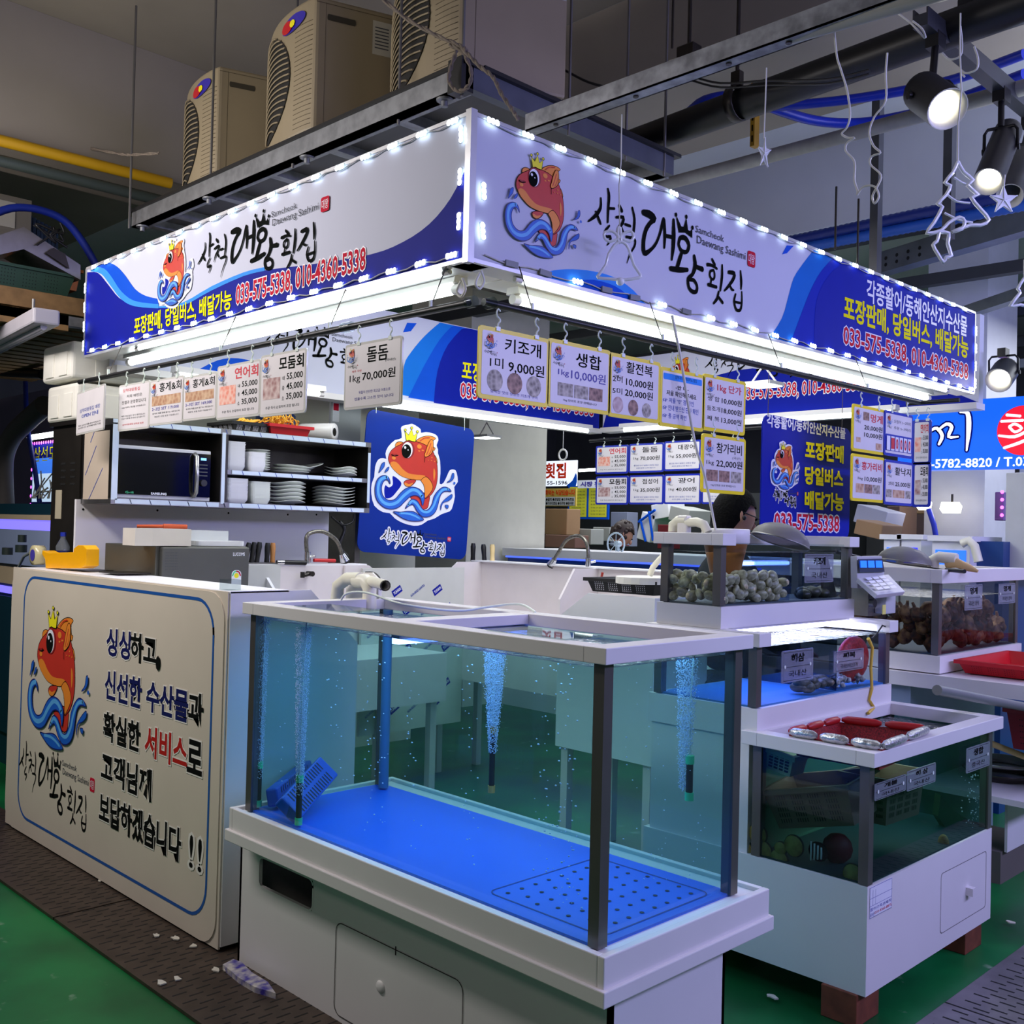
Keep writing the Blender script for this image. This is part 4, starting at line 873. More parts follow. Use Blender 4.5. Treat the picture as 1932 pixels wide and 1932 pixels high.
# lowest tank contents
crate_b = mat('crate_brown', (150, 116, 102), .55); crate_w = mat('crate_white', (205, 205, 195), .5)
def crate(label, c, rot, sz, mt, nm='plastic_crate', slots=True, rim=True, sl=None):
    t = thing(nm, label, 'crate', c, rot); x, y, z = sz; m = M(); k = .88
    v0 = [(-x * k, -y * k, 0), (x * k, -y * k, 0), (x * k, y * k, 0), (-x * k, y * k, 0)]; v1 = [(-x, -y, z), (x, -y, z), (x, y, z), (-x, y, z)]
    m.add(v0 + v1, [(3, 2, 1, 0), (0, 1, 5, 4), (1, 2, 6, 5), (2, 3, 7, 6), (3, 0, 4, 7)]); vi = [(a * .97, b * .97, c2 + .004) for a, b, c2 in v0 + v1[:4]]
    m.add(vi, [(0, 1, 2, 3), (4, 5, 1, 0), (5, 6, 2, 1), (6, 7, 3, 2), (7, 4, 0, 3)]); m.build('basket_body', mt, t, True)
    if rim:
        m = M(); r = .012
        for a in ((-x - r, x + r, -y - r, -y), (-x - r, x + r, y, y + r), (-x - r, -x, -y, y), (x, x + r, -y, y)): m.box(*a, z - .012, z + .004)
        m.build('rim', mt, t, True)
    if slots:
        m = M(); rows = 5
        for j in range(rows):
            zz = z * (.15 + .15 * j)
            for blk in range(4):
                for i in range(5):
                    a = -x * .8 + x * 1.6 * (blk / 4 + i * .036 + .02); yy = -y * (k + (1 - k) * zz / z) - .001; m.rect(a, a + .0035, 0, 1, 0); n = len(m.v)
                    m.v[n - 4:n] = [(a, yy, zz), (a + .0035, yy, zz), (a + .0035, yy - .0005, zz + z * .1), (a, yy - .0005, zz + z * .1)]
                    b_ = -y * .8 + y * 1.6 * (blk / 4 + i * .036 + .02); xx = -x * (k + (1 - k) * zz / z) - .001; m.add([(xx, b_, zz), (xx, b_ + .0035, zz), (xx - .0005, b_ + .0035, zz + z * .1), (xx - .0005, b_, zz + z * .1)], [(0, 1, 2, 3)])
        m.build('slots', sl or slotm, t, True)
    return t
crate('brown slotted crate floating tilted behind the near glass of the lowest tank', (3.2, 1.70, .57), (.12, -.25, -PI / 2 + .0), (.155, .1, .13), crate_b)
crate('brown slotted crate behind the acrylic labels of the lowest tank', (3.42, 1.62, .56), (0, .05, .05), (.16, .08, .15), crate_b)
crate('small white slotted basket at the upper left of the lowest tank', (3.14, 1.83, .715), (0, .15, -PI / 2), (.05, .05, .07), crate_w)
abm = mat('abalone_yellow', (196, 168, 90), .5, rgb2=(150, 120, 60), scale=30); abe = mat('abalone_edge', (60, 52, 44), .6)
a0 = None
for i, (u, v, lb) in enumerate([(1432, 1573, 'highest of the pile by the left edge'), (1405, 1600, 'leftmost of the pile'), (1442, 1605, 'in the middle of the pile'), (1475, 1600, 'small one between two larger ones'), (1500, 1595, 'beside the striped shell'), (1472, 1622, 'lowest of the pile'), (1612, 1650, 'alone next to the corner post')]):
    p = P(u, v, X=3.085); t = thing('abalone', 'round yellow abalone in the lowest tank, ' + lb, 'abalone', tuple(p), (0, PI / 2, 0), 'abalones stuck to the glass of the lowest tank'); r = .034 if i != 3 else .022
    m = M(); m.lathe([(0, -.018), (r * .8, -.016), (r, -.01)], n=18); m.build('foot', abm, t, True)
    m = M(); m.lathe([(r, -.011), (r * 1.09, -.005), (r * .9, .004), (0, .01)], n=18); m.build('shell', abe, t, True)
m = M(); p = P(1530, 1605, X=3.1); 
for k in range(4): m.tube([(p.x, p.y - .012 * k, p.z + .03 - .004 * k), (p.x - .01, p.y - .012 * k - .006, p.z), (p.x, p.y - .012 * k, p.z - .03 + .004 * k)], .003, 6, pwhite)
m.sph((p.x + .01, p.y - .02, p.z), (.012, .035, .032), 12, 8, ink); tag(m.build('striped_shell', None), 'black and white striped shell beside the abalones in the lowest tank', 'shell')
m = M(); p = P(1580, 1600, X=3.2); m.sph(p, (.05, .05, .05), 10, 6); tag(m.build('net_bag', mat('dark_red_net', (120, 30, 34), .6)), 'dark red net bag on the bottom of the lowest tank', 'bag')
m = M(); p = P(1780, 1590, Y=1.52); m.sph(p, (.012, .02, .03), 10, 8); tag(m.build('clam', abm), 'single pale clam against the front glass of the lowest tank', 'clam')
m = M(); vs = [P(u, v, Y=1.6) for u, v in ((1775, 1500), (1800, 1530), (1825, 1545), (1820, 1590), (1795, 1580), (1770, 1540))]; m.add(vs + [v + Vector((.02, .03, 0)) for v in vs], [(0, 1, 2, 3, 4, 5), (11, 10, 9, 8, 7, 6)] + [(i, i + 6, (i + 1) % 6 + 6, (i + 1) % 6) for i in range(6)]); tag(m.build('seaweed', mat('kelp', (20, 46, 34), .5)), 'dark green kelp leaf at the right end of the lowest tank', 'seaweed')
random.seed(9); m = M()
for k in range(60): p = P(random.gauss(1838, 10), random.uniform(1460, 1580), Y=1.53); m.sph(p, random.uniform(.0015, .003), 6, 4)
tag(m.build('loose_bubbles', bubm), 'bubbles rising at the right end of the lowest stepped tank', 'bubbles', kind='stuff')
# floating net ring
t = thing('floating_net', 'red net basket with silver foil wrapped float ring on the lowest tank', 'net', (3.4, 1.68, .84))
silver = mat('foil_silver', (205, 205, 205), .25, .75, noise=.3, scale=60, bump=.5); rn = mat('red_net_ring', (170, 20, 26), .4)
C4 = [P(u, v, Z=.865) for u, v in ((1488, 1380), (1665, 1408), (1752, 1375), (1585, 1357))]
def seg(a, b, n, mt, name, r=.016):
    for i in range(n):
        p, q = a.lerp(b, i / n + .02), a.lerp(b, (i + 1) / n - .02); l = [p, p.lerp(q, .15), p.lerp(q, .5), p.lerp(q, .85), q]; m = M(); m.tube(l, [r * .5, r * .95, r, r * .95, r * .5], 9); m.build(name, mt, t)
seg(C4[0], C4[1], 3, silver, 'foil_float'); seg(C4[1], C4[2], 2, silver, 'foil_float'); seg(C4[2], C4[3], 2, rn, 'red_float', .014); seg(C4[3], C4[0], 3, rn, 'red_float', .013)
m = M(); q = [c + Vector((0, 0, -.01)) for c in C4]; q2 = [c.lerp((C4[0] + C4[2]) / 2, .12) + Vector((0, 0, -.08)) for c in C4]; m.add(q + q2, [(0, 1, 5, 4), (1, 2, 6, 5), (2, 3, 7, 6), (3, 0, 4, 7), (4, 5, 6, 7)]); m.build('net_body', mat('red_mesh', (165, 24, 30), .6, rgb2=(90, 8, 12), scale=200), t)
# things on the top tank
t = thing('overflow_pipe', 'white PVC elbow pipe in a bracket on the left rim of the top clam tank', 'pipe', (3.1, 2.25, 1.5))
m = M(); Q = lambda u, v: P(u, v, X=3.1); m.tube([Q(1270, 1003), Q(1270, 990), Q(1280, 982), Q(1296, 982)], .018, 12); m.tube([Q(1296, 986), Q(1315, 985), Q(1328, 990), Q(1335, 1005)], .017, 12); m.build('elbow', pvc, t)
m = M(); p = Q(1288, 975); m.box(3.085, 3.115, p.y - .03, p.y + .015, 1.5, p.z + .005); m.build('bracket', white, t, bevel=.006)
meshm = glassy('wire_mesh', (150, 148, 145), .1, .3, .45)
def scoop(label, c, r, tilt, handle, hm):
    t = thing('mesh_skimmer', label, 'skimmer', tuple(c)); R = Euler(tilt).to_matrix(); m = M()
    m.lathe([(r * math.sin(a), r * .62 * math.cos(a)) for a in [PI / 2 * k / 6 for k in range(7)]], c, 24, R=R); m.build('mesh_bowl', meshm, t)
    m = M(); m.tube([Vector(c) + R @ Vector((r * math.cos(a), r * math.sin(a), 0)) for a in [2 * PI * k / 24 for k in range(25)]], .003, 6); m.build('wire_rim', steel, t)
    m = M(); m.tube([Vector(c) + R @ Vector((r, 0, 0)), handle[0]], .003, 6); m.tube(handle, .009, 8); m.build('handle', hm, t)
c = P(1472, 1022, Y=2.15); scoop('wire mesh skimmer with black handle lying across the top clam tank', c, .115, (0.12, .28, -.1), [P(1575, 1040, Y=2.1), P(1628, 1054, Y=2.08)], black)
c = P(1706, 1062, X=4.62); scoop('wire mesh skimmer lying on the sea squirt tank', c, .12, (0.1, .1, .3), [P(1785, 1075, X=4.58), P(1820, 1078, X=4.5)], black)
# digital scale
t = thing('market_scale', 'grey market scale with blue digit display on a post beside the top clam tank', 'scale', (4.12, 2.05, 1.18)); g_ = mat('scale_grey', (196, 196, 200), .4)
S_ = lambda u, v, Y=2.0: P(u, v, Y=Y)
def slab(pts, th, mt, name, bev=0):
    m = M(); n = len(pts); v = [Vector(p) for p in pts]; nn = (v[1] - v[0]).cross(v[2] - v[0]).normalized(); m.add(v + [p - nn * th for p in v], [tuple(range(n)), tuple(range(n, 2 * n))[::-1]] + [(i, i + n, (i + 1) % n + n, (i + 1) % n) for i in range(n)]); return m.build(name, mt, t, bevel=bev)
slab([S_(1618, 1110), S_(1672, 1107), S_(1664, 1049), S_(1617, 1050)], .03, g_, 'display_head', .003)
slab([S_(1622, 1080, 1.99), S_(1669, 1079, 1.99), S_(1665, 1054, 1.99), S_(1620, 1055, 1.99)], .002, mat('display_dark', (60, 66, 84), .3), 'display_panel')
for i in range(3): u = 1624 + i * 14.5; slab([S_(u, 1071, 1.985), S_(u + 12, 1071, 1.985), S_(u + 11, 1058, 1.985), S_(u - .5, 1058, 1.985)], .001, emis('lcd_blue', (30, 100, 255), 1.6), 'digit_screen')
slab([S_(1618, 1090, 2.0), S_(1655, 1122, 1.9), S_(1708, 1116, 1.9), S_(1676, 1083, 2.0)], .02, g_, 'keypad_body', .003)
for i in range(4):
    for j in range(3):
        a, b = (j / 3.4 + .08), (i / 4.4 + .08); A_, B_, C_ = S_(1626, 1090, 1.99), S_(1655, 1117, 1.895), S_(1672, 1085, 1.99); du, dv = (C_ - A_), (B_ - A_); p = A_ + du * a * .95 + dv * b * 1.02 + Vector((0, 0, .004)); m = M(); m.add([p, p + du * .22, p + du * .22 + dv * .16, p + dv * .16], [(0, 1, 2, 3)]); m.build('key', pwhite, t)
m = M(); m.box(4.10, 4.22, 2.02, 2.12, 1.18, 1.32); m.build('post_housing', steel, t); m = M(); m.box(4.16, 4.25, 1.97, 2.02, 1.19, 1.27); m.build('weighing_block', g_, t, bevel=.004)
m = M(); p = S_(1642, 1138, 1.96); m.cyl(p, p + Vector((0, -.02, 0)), .018, 10); m.build('clamp_knob', black, t); m = M(); p = S_(1669, 1150, 1.965); m.box(p.x - .014, p.x + .014, 1.966, 1.969, p.z - .02, p.z + .02, mat('label_yellow', (235, 225, 120), .5)); m.build('label', None, t)
# ================================================================ sea squirt tank at the right
tD = tank('glass tank full of brown sea squirts on a white shelf at the right', 4.515, 5.45, 1.90, 2.75, 1.003, 1.315, 1.375, (188, 192, 194), greyf, 1.25, rim_out=.022, rim_in=.03, group=None, wtint=(220, 225, 235), wb=.3)
m = M(); m.box(4.5, 5.47, 1.885, 2.77, .925, 1.0); m.build('base_cabinet', white, tD)
ssm = mat('sea_squirt', (134, 78, 46), .5, rgb2=(52, 26, 20), scale=40, bump=.6); ss2 = mat('sea_squirt_pale', (186, 140, 92), .5, rgb2=(90, 46, 40), scale=30, bump=.6)
def squirt():
    m = M(); random.seed(8); m.sph((0, 0, 0), (.032, .032, .045), 14, 10)
    m.v = [(x * (1 + .16 * math.sin(9 * z * 60 + x * 200)), y * (1 + .16 * math.sin(7 * x * 90)), z) for x, y, z in m.v]
    for a in (0, 2.4): m.cyl((.012 * math.cos(a), .012 * math.sin(a), .035), (.02 * math.cos(a), .02 * math.sin(a), .06), .009, 8, r1=.006)
    return m
sq = [squirt().build('sea_squirt', ssm), squirt().build('sea_squirt', ss2)]; used = [False, False]; random.seed(31); pl2 = []; k = 0
for tr_ in range(4000):
    if len(pl2) >= 70: break
    if random.random() < .45: x, y = 4.56 + .03 * random.random(), 1.95 + .6 * random.random()
    else: x, y = 4.56 + .78 * random.random(), 1.945 + .03 * random.random()
    z = 1.04 + random.random() * (.16 if x < 5.2 else .08)
    if all((x - a) ** 2 + (y - b) ** 2 + (z - c) ** 2 > .0021 for a, b, c in pl2):
        pl2.append((x, y, z)); j = 0 if random.random() < .6 else 1; o = sq[j] if not used[j] else sq[j].copy()
        if used[j]: COL.objects.link(o)
        used[j] = True; o.location = (x, y, z); o.rotation_euler = (random.uniform(-.8, .8), random.uniform(-.8, .8), random.random() * 6); tag(o, ('dark brown' if j == 0 else 'pale tan') + ' knobbly sea squirt in the crowded tank at the right', 'sea squirt', 'sea squirts in the right hand tank')
m = M(); m.cyl((4.75, 2.3, 1.01), (4.75, 2.3, 1.3), .03, 14); tag(m.build('standpipe', pvc), 'upright white PVC standpipe inside the sea squirt tank', 'pipe')
acryl('clear acrylic label near the corner of the sea squirt tank', ((1820, 1152), (1854, 1102)), 1.893, '멍게', '국내산 양식')
acryl('clear acrylic label at the far right of the sea squirt tank', ((1884, 1140), (1916, 1100)), 1.893, '멍게', '국내산 양식')
t = thing('overflow_pipe', 'cream PVC elbow pipe and mesh sleeve on top of the sea squirt tank', 'pipe', (4.7, 2.3, 1.38)); Q = lambda u, v: P(u, v, X=4.7)
m = M(); m.tube([Q(1760, 1072), Q(1762, 1056), Q(1772, 1051), Q(1790, 1053), Q(1805, 1055)], .026, 12); m.build('elbow', pvc, t)
m = M(); m.tube([Q(1785, 1066), Q(1805, 1062), Q(1830, 1072), Q(1845, 1078)], [.016, .022, .016, .006], 10); m.build('mesh_sleeve', mat('sleeve', (214, 180, 120), .5), t)
# shelf below, baskets
m = M(); pts = [P(u, v, Z=.90) for u, v in ((1680, 1268), (1775, 1297), (1990, 1342), (2010, 1265), (1720, 1235))]
m.box(4.47, 5.6, 1.25, 2.8, .86, .92); tag(m.build('shelf_board', white), 'white shelf board carrying the sea squirt tank', 'shelf')
m = M(); m.box(4.52, 5.5, 2.02, 2.7, .0, .86); tag(m.build('cabinet', mat('cabinet_blue_grey', (150, 170, 190), .4)), 'blue grey cabinet under the shelf of the sea squirt tank', 'cabinet')
redp = mat('red_plastic', (205, 20, 32), .4)
crate('shallow red slotted basket on the shelf before the sea squirt tank', (4.90, 1.68, .925), (0, 0, 0), (.3, .17, .055), redp, 'red_basket')
crate('second red slotted basket farther right on the shelf', (5.62, 1.62, .925), (0, 0, 0), (.28, .17, .08), redp, 'red_basket')
crate('dark red slotted basket hanging under the shelf', (4.95, 1.5, .62), (0, 0, 0), (.3, .16, .17), mat('dark_red_plastic', (130, 24, 40), .45), 'red_basket')
m = M(); m.tube([P(1768, 1302, Y=1.5), P(1990, 1345, Y=1.5)], .018, 12); tag(m.build('drain_pipe', mat('pipe_grey', (120, 122, 120), .4)), 'grey drain pipe running under the right shelf', 'pipe')
# low table at the right border
t = thing('side_table', 'small white table on a grey block at the right edge, steel pans on top', 'table', (5.0, 1.75, 0)); m = M(); m.box(4.56, 5.3, 1.52, 2.0, .405, .43); m.build('table_top', white, t); m = M(); m.box(4.8, 5.28, 1.7, 1.712, .14, .405); m.build('side_board', white, t); m = M(); m.box(4.78, 5.2, 1.72, 2.0, 0, .14); m.build('block', mat('grey_block', (108, 100, 92), .8), t)
for i, (dz, r_, lb) in enumerate(((.432, .16, 'lower black steel pan'), (.475, .14, 'upper steel pan'))):
    m = M(); m.lathe([(r_ * .8, 0), (r_, .035), (r_ + .01, .036), (r_ * .8, .005)], (4.95, 1.78, dz), 24); m.lathe([(0, .002), (r_ * .8, .002)], (4.95, 1.78, dz), 24); tag(m.build('steel_pan', dsteel if i == 0 else steel), lb + ' stacked on the side table at the right edge', 'pan')
m = M(); m.cyl(P(1868, 1402, X=4.7), P(1990, 1450, X=4.9), .014, 10); tag(m.build('wooden_stick', mat('stick_wood', (205, 180, 120), .6)), 'round pale wooden stick lying over the pans at the right edge', 'stick')
# ================================================================ hanging price cards
food = {}
def foodmat(k, c1, c2, sc=90):
    if k in food: return food[k]
    m = bpy.data.materials.new('food_' + k); m.use_nodes = True; nt = m.node_tree; b = nt.nodes['Principled BSDF']; tc = nt.nodes.new('ShaderNodeTexCoord'); v = nt.nodes.new('ShaderNodeTexVoronoi'); v.inputs['Scale'].default_value = sc
    r = nt.nodes.new('ShaderNodeValToRGB'); r.color_ramp.elements[0].color = lin(c1); r.color_ramp.elements[1].color = lin(c2); nt.links.new(tc.outputs['Object'], v.inputs['Vector']); nt.links.new(v.outputs['Distance'], r.inputs['Fac']); nt.links.new(r.outputs[0], b.inputs['Base Color']); b.inputs['Roughness'].default_value = .5
    food[k] = m; return m
salmon = foodmat('salmon', (240, 120, 90), (250, 215, 200), 60); crabm = foodmat('crab', (170, 110, 80), (225, 195, 160), 50); shellm = foodmat('shell', (90, 80, 72), (215, 205, 190), 70); darksh = foodmat('dark_shell', (80, 50, 42), (190, 150, 130), 70); whitef = foodmat('white_fish', (150, 90, 90), (225, 205, 200), 50)
fyel = mat('frame_yellow', (255, 228, 0), .35); fblu = mat('frame_blue', (22, 44, 175), .35); fclr = mat('frame_clear', (214, 212, 206), .2); sheetm = mat('paper_sheet', (232, 226, 228), .35)
purp = mat('ink_violet', (70, 60, 160), .5); inkr = mat('ink_red', (215, 40, 60), .5); inkb = mat('ink_blue', (40, 70, 170), .5)
def hook(t, x, y, up=.055):
    m = M(); pts = [(x, y - .006, .003), (x, y + .012, .003), (x + .008, y + .02, .003), (x + .006, y + .028, .003), (x - .004, y + .034, .003), (x - .006, y + up - .01, .003), (x, y + up, .003), (x + .008, y + up - .006, .003)]
    m.tube(smooth_pts(pts, 2, False), .0026, 5); m.box(x - .008, x + .008, y - .008, y + .004, .0, .006); m.build('hook', hookm, t, True)
def card(label, face, tl, br, frame, items, rot=0, hooks=(.25, .8), dy=None, em=True, group='price cards on the rails', **pl_):
    p = P(*tl, **pl_); t = thing('price_card', label, 'price card', tuple(p), (PI / 2, 0, (face[2] + rot)), group)
    b = L(t, *br); W = b[0]; H = -b[1] if dy is None else dy; f = .012 if frame is not fclr else .006
    if frame is fclr: f = .008
    m = M(); m.poly(rr(0, W, -H, 0, .012, 3), .003, None, d=.006); m.build('frame', frame, t, True)
    m = M(); m.poly(rr(f, W - f, -H + f, -f, .006, 2), .0036); m.build('sheet', sheetm, t, True)
    m = M(); w_, h_ = W - 2 * f, H - 2 * f; px = 0
    X = lambda a: f + a * w_; Y_ = lambda a: -H + f + a * h_
    for it in items:
        k = it[0]
        if k == 't': m.text(it[1], X(it[2]), X(it[3]), Y_(it[4]), Y_(it[5]), .0042, it[6], bold=it[7] if len(it) > 7 else .0)
        elif k == 'p': q = M(); q.rect(X(it[1]), X(it[2]), Y_(it[3]), Y_(it[4]), .0042); q.build('photo', it[5], t, True)
        elif k == 'c': q = M(); q.disc(X(it[1]), Y_(it[2]), it[3], .0042, None, 20); q.build('photo', it[4], t, True)
        elif k == 'f': q = M(); q.poly(rr(X(it[1]), X(it[2]), Y_(it[3]), Y_(it[4]), .004, 2), .004); q.build('colour_field', it[5], t, True)
    if m.v: m.build('lettering', None, t, True)
    if em:
        emblem(t, X(.04), X(.2), Y_(.72), Y_(.97), .0042); brandput(t, X(.03), Y_(.62), w_ * .2, .0042)
    for hx in hooks or (): hook(t, W * hx, 0)
    return t
XL = 1.985
big2 = lambda a, b, sub=None, c=ink, c2=ink, foot=True: [('t', a, .36, .86, .72, .94, c, .01), ('t', b, .1, .94, .42, .62, c2, .01)] + ([('t', '주문 즉시 손질하여 포장 됩니다', .2, .85, .06, .12, inkgrey)] if foot else [])
def three(title, col, ph): return [('t', title, .42, .97, .73, .95, col, .02), ('p', .05, .45, .25, .62, ph), ('t', '대', .5, .55, .55, .62, ink), ('t', '55,000', .6, .96, .54, .66, ink, .01), ('t', '중', .5, .55, .38, .45, ink), ('t', '45,000', .6, .96, .37, .49, ink, .01), ('t', '소', .5, .55, .21, .28, ink), ('t', '35,000', .6, .96, .20, .32, ink, .01), ('t', '주문 즉시 손질하여 포장 됩니다', .12, .9, .08, .13, inkgrey)]
card('clear framed notice card hanging crooked at the far left end of the rail', RX, (147, 742), (196, 822), fclr, [('t', '삼척대왕횟집 매장', .12, .88, .5, .6, inkb), ('t', 'OPEN 안내', .2, .82, .36, .46, inkb, .02), ('t', '항상 신선한 회를 준비하겠습니다', .08, .92, .16, .2, ink), ('t', '감사합니다 삼척대왕횟집 드림', .08, .92, .1, .14, ink)], rot=-.15, em=False, dy=.2, X=XL)
card('clear framed notice card second from the left rail end, small print only', RX, (226, 728), (282, 808), fclr, [('t', '삼척대왕횟집', .12, .7, .86, .94, inkr), ('t', '저희 매장은', .26, .78, .72, .79, ink), ('t', '친절과 운영중입니다', .1, .92, .58, .66, ink), ('t', '오늘 하루도 최선을 다하겠습니다', .1, .9, .48, .52, ink), ('t', '매주 화요일은 정기 휴무입니다', .1, .9, .28, .32, inkgrey), ('t', '항상 이용해 주셔서 감사합니다', .1, .9, .22, .26, inkgrey), ('t', '삼척대왕횟집 임직원 일동', .14, .86, .08, .12, inkr)], em=False, X=XL)
for tl, br, pr_, lb in (((285, 719), (346, 797), '119,000', 'clear framed red crab card on the left rail, left one of the pair'), ((348, 712), (409, 788), '169,000', 'clear framed red crab card on the left rail, right one of the pair')):
    card(lb, RX, tl, br, fclr, [('t', '홍게&회', .28, .96, .74, .95, ink, .01), ('p', .05, .95, .42, .65, crabm), ('t', '2~3인 SET ' + pr_, .06, .9, .3, .39, purp, .01), ('t', '홍게와 회를 함께 즐기는 세트입니다', .08, .94, .22, .26, inkgrey), ('t', '매운탕 포함 포장 가능합니다', .15, .9, .14, .18, inkgrey)], X=XL)
card('clear framed salmon card with red title and three prices on the left rail', RX, (412, 692), (491, 784), fclr, three('연어회', inkr, salmon), X=XL)
card('clear framed mixed sashimi card with black title and three prices on the left rail', RX, (494, 672), (577, 778), fclr, three('모둠회', ink, whitef), X=XL)
card('clear framed card priced 70,000 near the stall corner, alone right of the joint', RX, (653, 652), (758, 750), fclr, [('t', '돌돔', .4, .78, .70, .94, ink, .01), ('t', '(국내산)', .74, .92, .66, .71, inkgrey), ('t', '제주 자연', .12, .3, .56, .6, inkr), ('t', '1kg', .08, .28, .38, .52, ink), ('t', '70,000원', .32, .92, .4, .56, ink, .01), ('t', '육질이 단단한 최고급 어종으로', .26, .84, .2, .25, purp), ('t', '씹을수록 고소한 맛이 납니다', .18, .9, .1, .15, purp)], dy=.212, X=XL)
YR = 2.135
card('yellow framed pen shell card priced 9,000 nearest the stall corner', RY, (903, 612), (1033, 765), fyel, [('t', '키조개', .34, .9, .72, .94, ink, .01), ('t', '1미', .12, .32, .44, .6, ink), ('t', '9,000원', .4, .96, .4, .6, ink, .01), ('c', .2, .24, .031, shellm), ('c', .5, .24, .031, darksh), ('c', .8, .24, .031, shellm), ('t', '담백한 맛의 싱싱한 키조개 구이', .14, .86, .04, .09, purp)], dy=.205, Y=YR)
card('yellow framed clam card priced 10,000 in violet ink, second from the corner', RY, (1034, 637), (1149, 780), fyel, [('t', '생합', .42, .86, .68, .92, ink, .01), ('t', '1kg', .12, .3, .46, .58, purp, .01), ('t', '10,000원', .34, .95, .44, .62, purp, .01), ('p', .12, .38, .14, .36, shellm), ('p', .4, .64, .14, .36, shellm), ('p', .66, .9, .14, .36, darksh), ('t', '1kg 단위로 포장 판매됩니다', .22, .8, .05, .1, inkgrey)], dy=.205, Y=YR)
card('yellow framed abalone card priced 10,000 and 20,000, third from the corner', RY, (1149, 664), (1243, 797), fyel, [('t', '활전복', .3, .86, .76, .96, ink, .01), ('t', '2미', .02, .22, .56, .67, ink), ('t', '10,000원', .3, .88, .52, .68, ink, .01), ('t', '5미', .02, .22, .35, .46, ink), ('t', '20,000원', .28, .88, .33, .48, ink, .01), ('c', .14, .16, .026, whitef), ('c', .46, .15, .026, darksh), ('c', .75, .14, .024, shellm)], dy=.205, Y=YR)
card('yellow framed weighing notice card with blue pointing lines', RY, (1245, 691), (1326, 808), fyel, [('f', .02, .98, .84, .96, sky), ('t', '삼척대왕홍게대게 & 횟집', .3, .84, .88, .95, ink), ('t', '-안 내-', .32, .64, .68, .76, ink, .02), ('t', '저울 확인해주세요', .1, .84, .54, .64, ink, .01), ('t', '☞ 저울 “0” 점 확인', .02, .78, .4, .5, inkb, .01), ('t', '☞ 안내 받으신 단가 확인', .02, .9, .25, .36, inkb, .01), ('t', '☞ 총 금액 확인', .02, .6, .1, .2, inkb, .01)], em=False, dy=.2, Y=YR)
card('yellow framed price list card with red title and three prices', RY, (1326, 704), (1404, 815), fyel, [('t', '1kg 단가', .3, .92, .74, .92, inkr, .02), ('t', '생 합', .06, .36, .54, .64, ink), ('t', '10,000원', .42, .94, .52, .65, ink, .01), ('t', '돌조개', .05, .38, .34, .44, ink), ('t', '18,000원', .42, .94, .32, .45, ink, .01), ('t', '째 복', .06, .36, .14, .24, ink), ('t', '13,000원', .42, .94, .12, .25, ink, .01)], dy=.2, Y=YR)
card('yellow framed scallop card priced 22,000 hanging below the price list card', RY, (1324, 817), (1404, 922), fyel, [('t', '참가리비', .3, .94, .72, .92, ink, .01), ('t', '(국산)', .7, .92, .62, .68, inkgrey), ('t', '1kg', .06, .24, .46, .56, ink), ('t', '22,000원', .3, .96, .44, .6, ink, .01), ('p', .06, .34, .16, .38, darksh), ('p', .37, .64, .16, .38, darksh), ('p', .67, .94, .16, .38, shellm), ('t', '1kg 단위로 포장 판매됩니다', .18, .8, .06, .11, inkgrey)], dy=.208, Y=YR)
card('yellow framed sea squirt card priced 20,000 and 10,000 at the far right', RY, (1608, 761), (1667, 853), fyel, [('p', .3, .5, .72, .92, darksh), ('t', '멍게', .55, .96, .7, .9, inkr, .02), ('t', '20,000원', .34, .96, .48, .62, ink, .01), ('t', '10,000원', .34, .96, .3, .44, ink, .01), ('p', .08, .22, .16, .28, crabm), ('p', .74, .94, .04, .2, crabm)], dy=.2, Y=2.11)
card('yellow framed red scallop card priced 10,000 below the sea squirt card', RY, (1606, 855), (1666, 944), fyel, [('t', '홍가리비', .28, .96, .7, .9, inkr, .02), ('t', '1kg', .16, .32, .44, .52, ink), ('t', '10,000원', .38, .94, .42, .56, ink, .01), ('p', .1, .36, .14, .36, crabm), ('p', .38, .64, .14, .36, darksh), ('p', .66, .9, .14, .36, shellm)], hooks=None, dy=.2, Y=2.11)
t = card('blue framed card with five flip digits reading 10000', RY, (1668, 773), (1720, 862), fblu, [('f', .0, 1, .06, .48, fblu), ('t', '오징어 1~2마리', .3, .95, .78, .87, inkgrey), ('t', '주문 5~7마리', .3, .95, .62, .7, inkgrey)], dy=.2, Y=2.105)
W_ = .25
for i in range(6):
    m = M(); x = .02 + i * .042; m.rect(x, x + .034, -.175, -.112, .006); m.build('digit_plate', pwhite, t, True)
    if i: m = M(); m.text('10000'[i - 1], x + .008, x + .026, -.165, -.122, .0066, inkr, bold=.04); m.build('digit', None, t, True)
card('blue framed octopus card priced 25,000 below the flip digit card', RY, (1668, 866), (1720, 950), fblu, [('t', '활낙지', .34, .96, .7, .9, ink, .01), ('t', '2마리', .1, .3, .42, .52, ink), ('t', '25,000원', .36, .94, .4, .54, ink, .01), ('p', .02, .24, .12, .32, shellm), ('p', .27, .72, .12, .32, crabm), ('p', .76, .96, .12, .32, shellm)], hooks=None, dy=.2, Y=2.105)
card('blue framed salmon card edge on at the far end of the right rail', RX, (1722, 793), (1757, 862), fblu, three('연어회', inkr, salmon), em=False, rot=PI * .96 * 0, dy=.21, X=4.8)
card('blue framed mixed sashimi card edge on below the salmon card at the right end', RX, (1722, 873), (1756, 945), fblu, three('모둠회', ink, whitef), em=False, hooks=None, dy=.21, X=4.8)
m = M(); m.tube([(4.82, 2.2, 2.15), (4.82, 1.95, 2.15)], .01, 8); tag(m.build('hanging_rail', black), 'short black rail turning the corner at the far right end', 'rail')
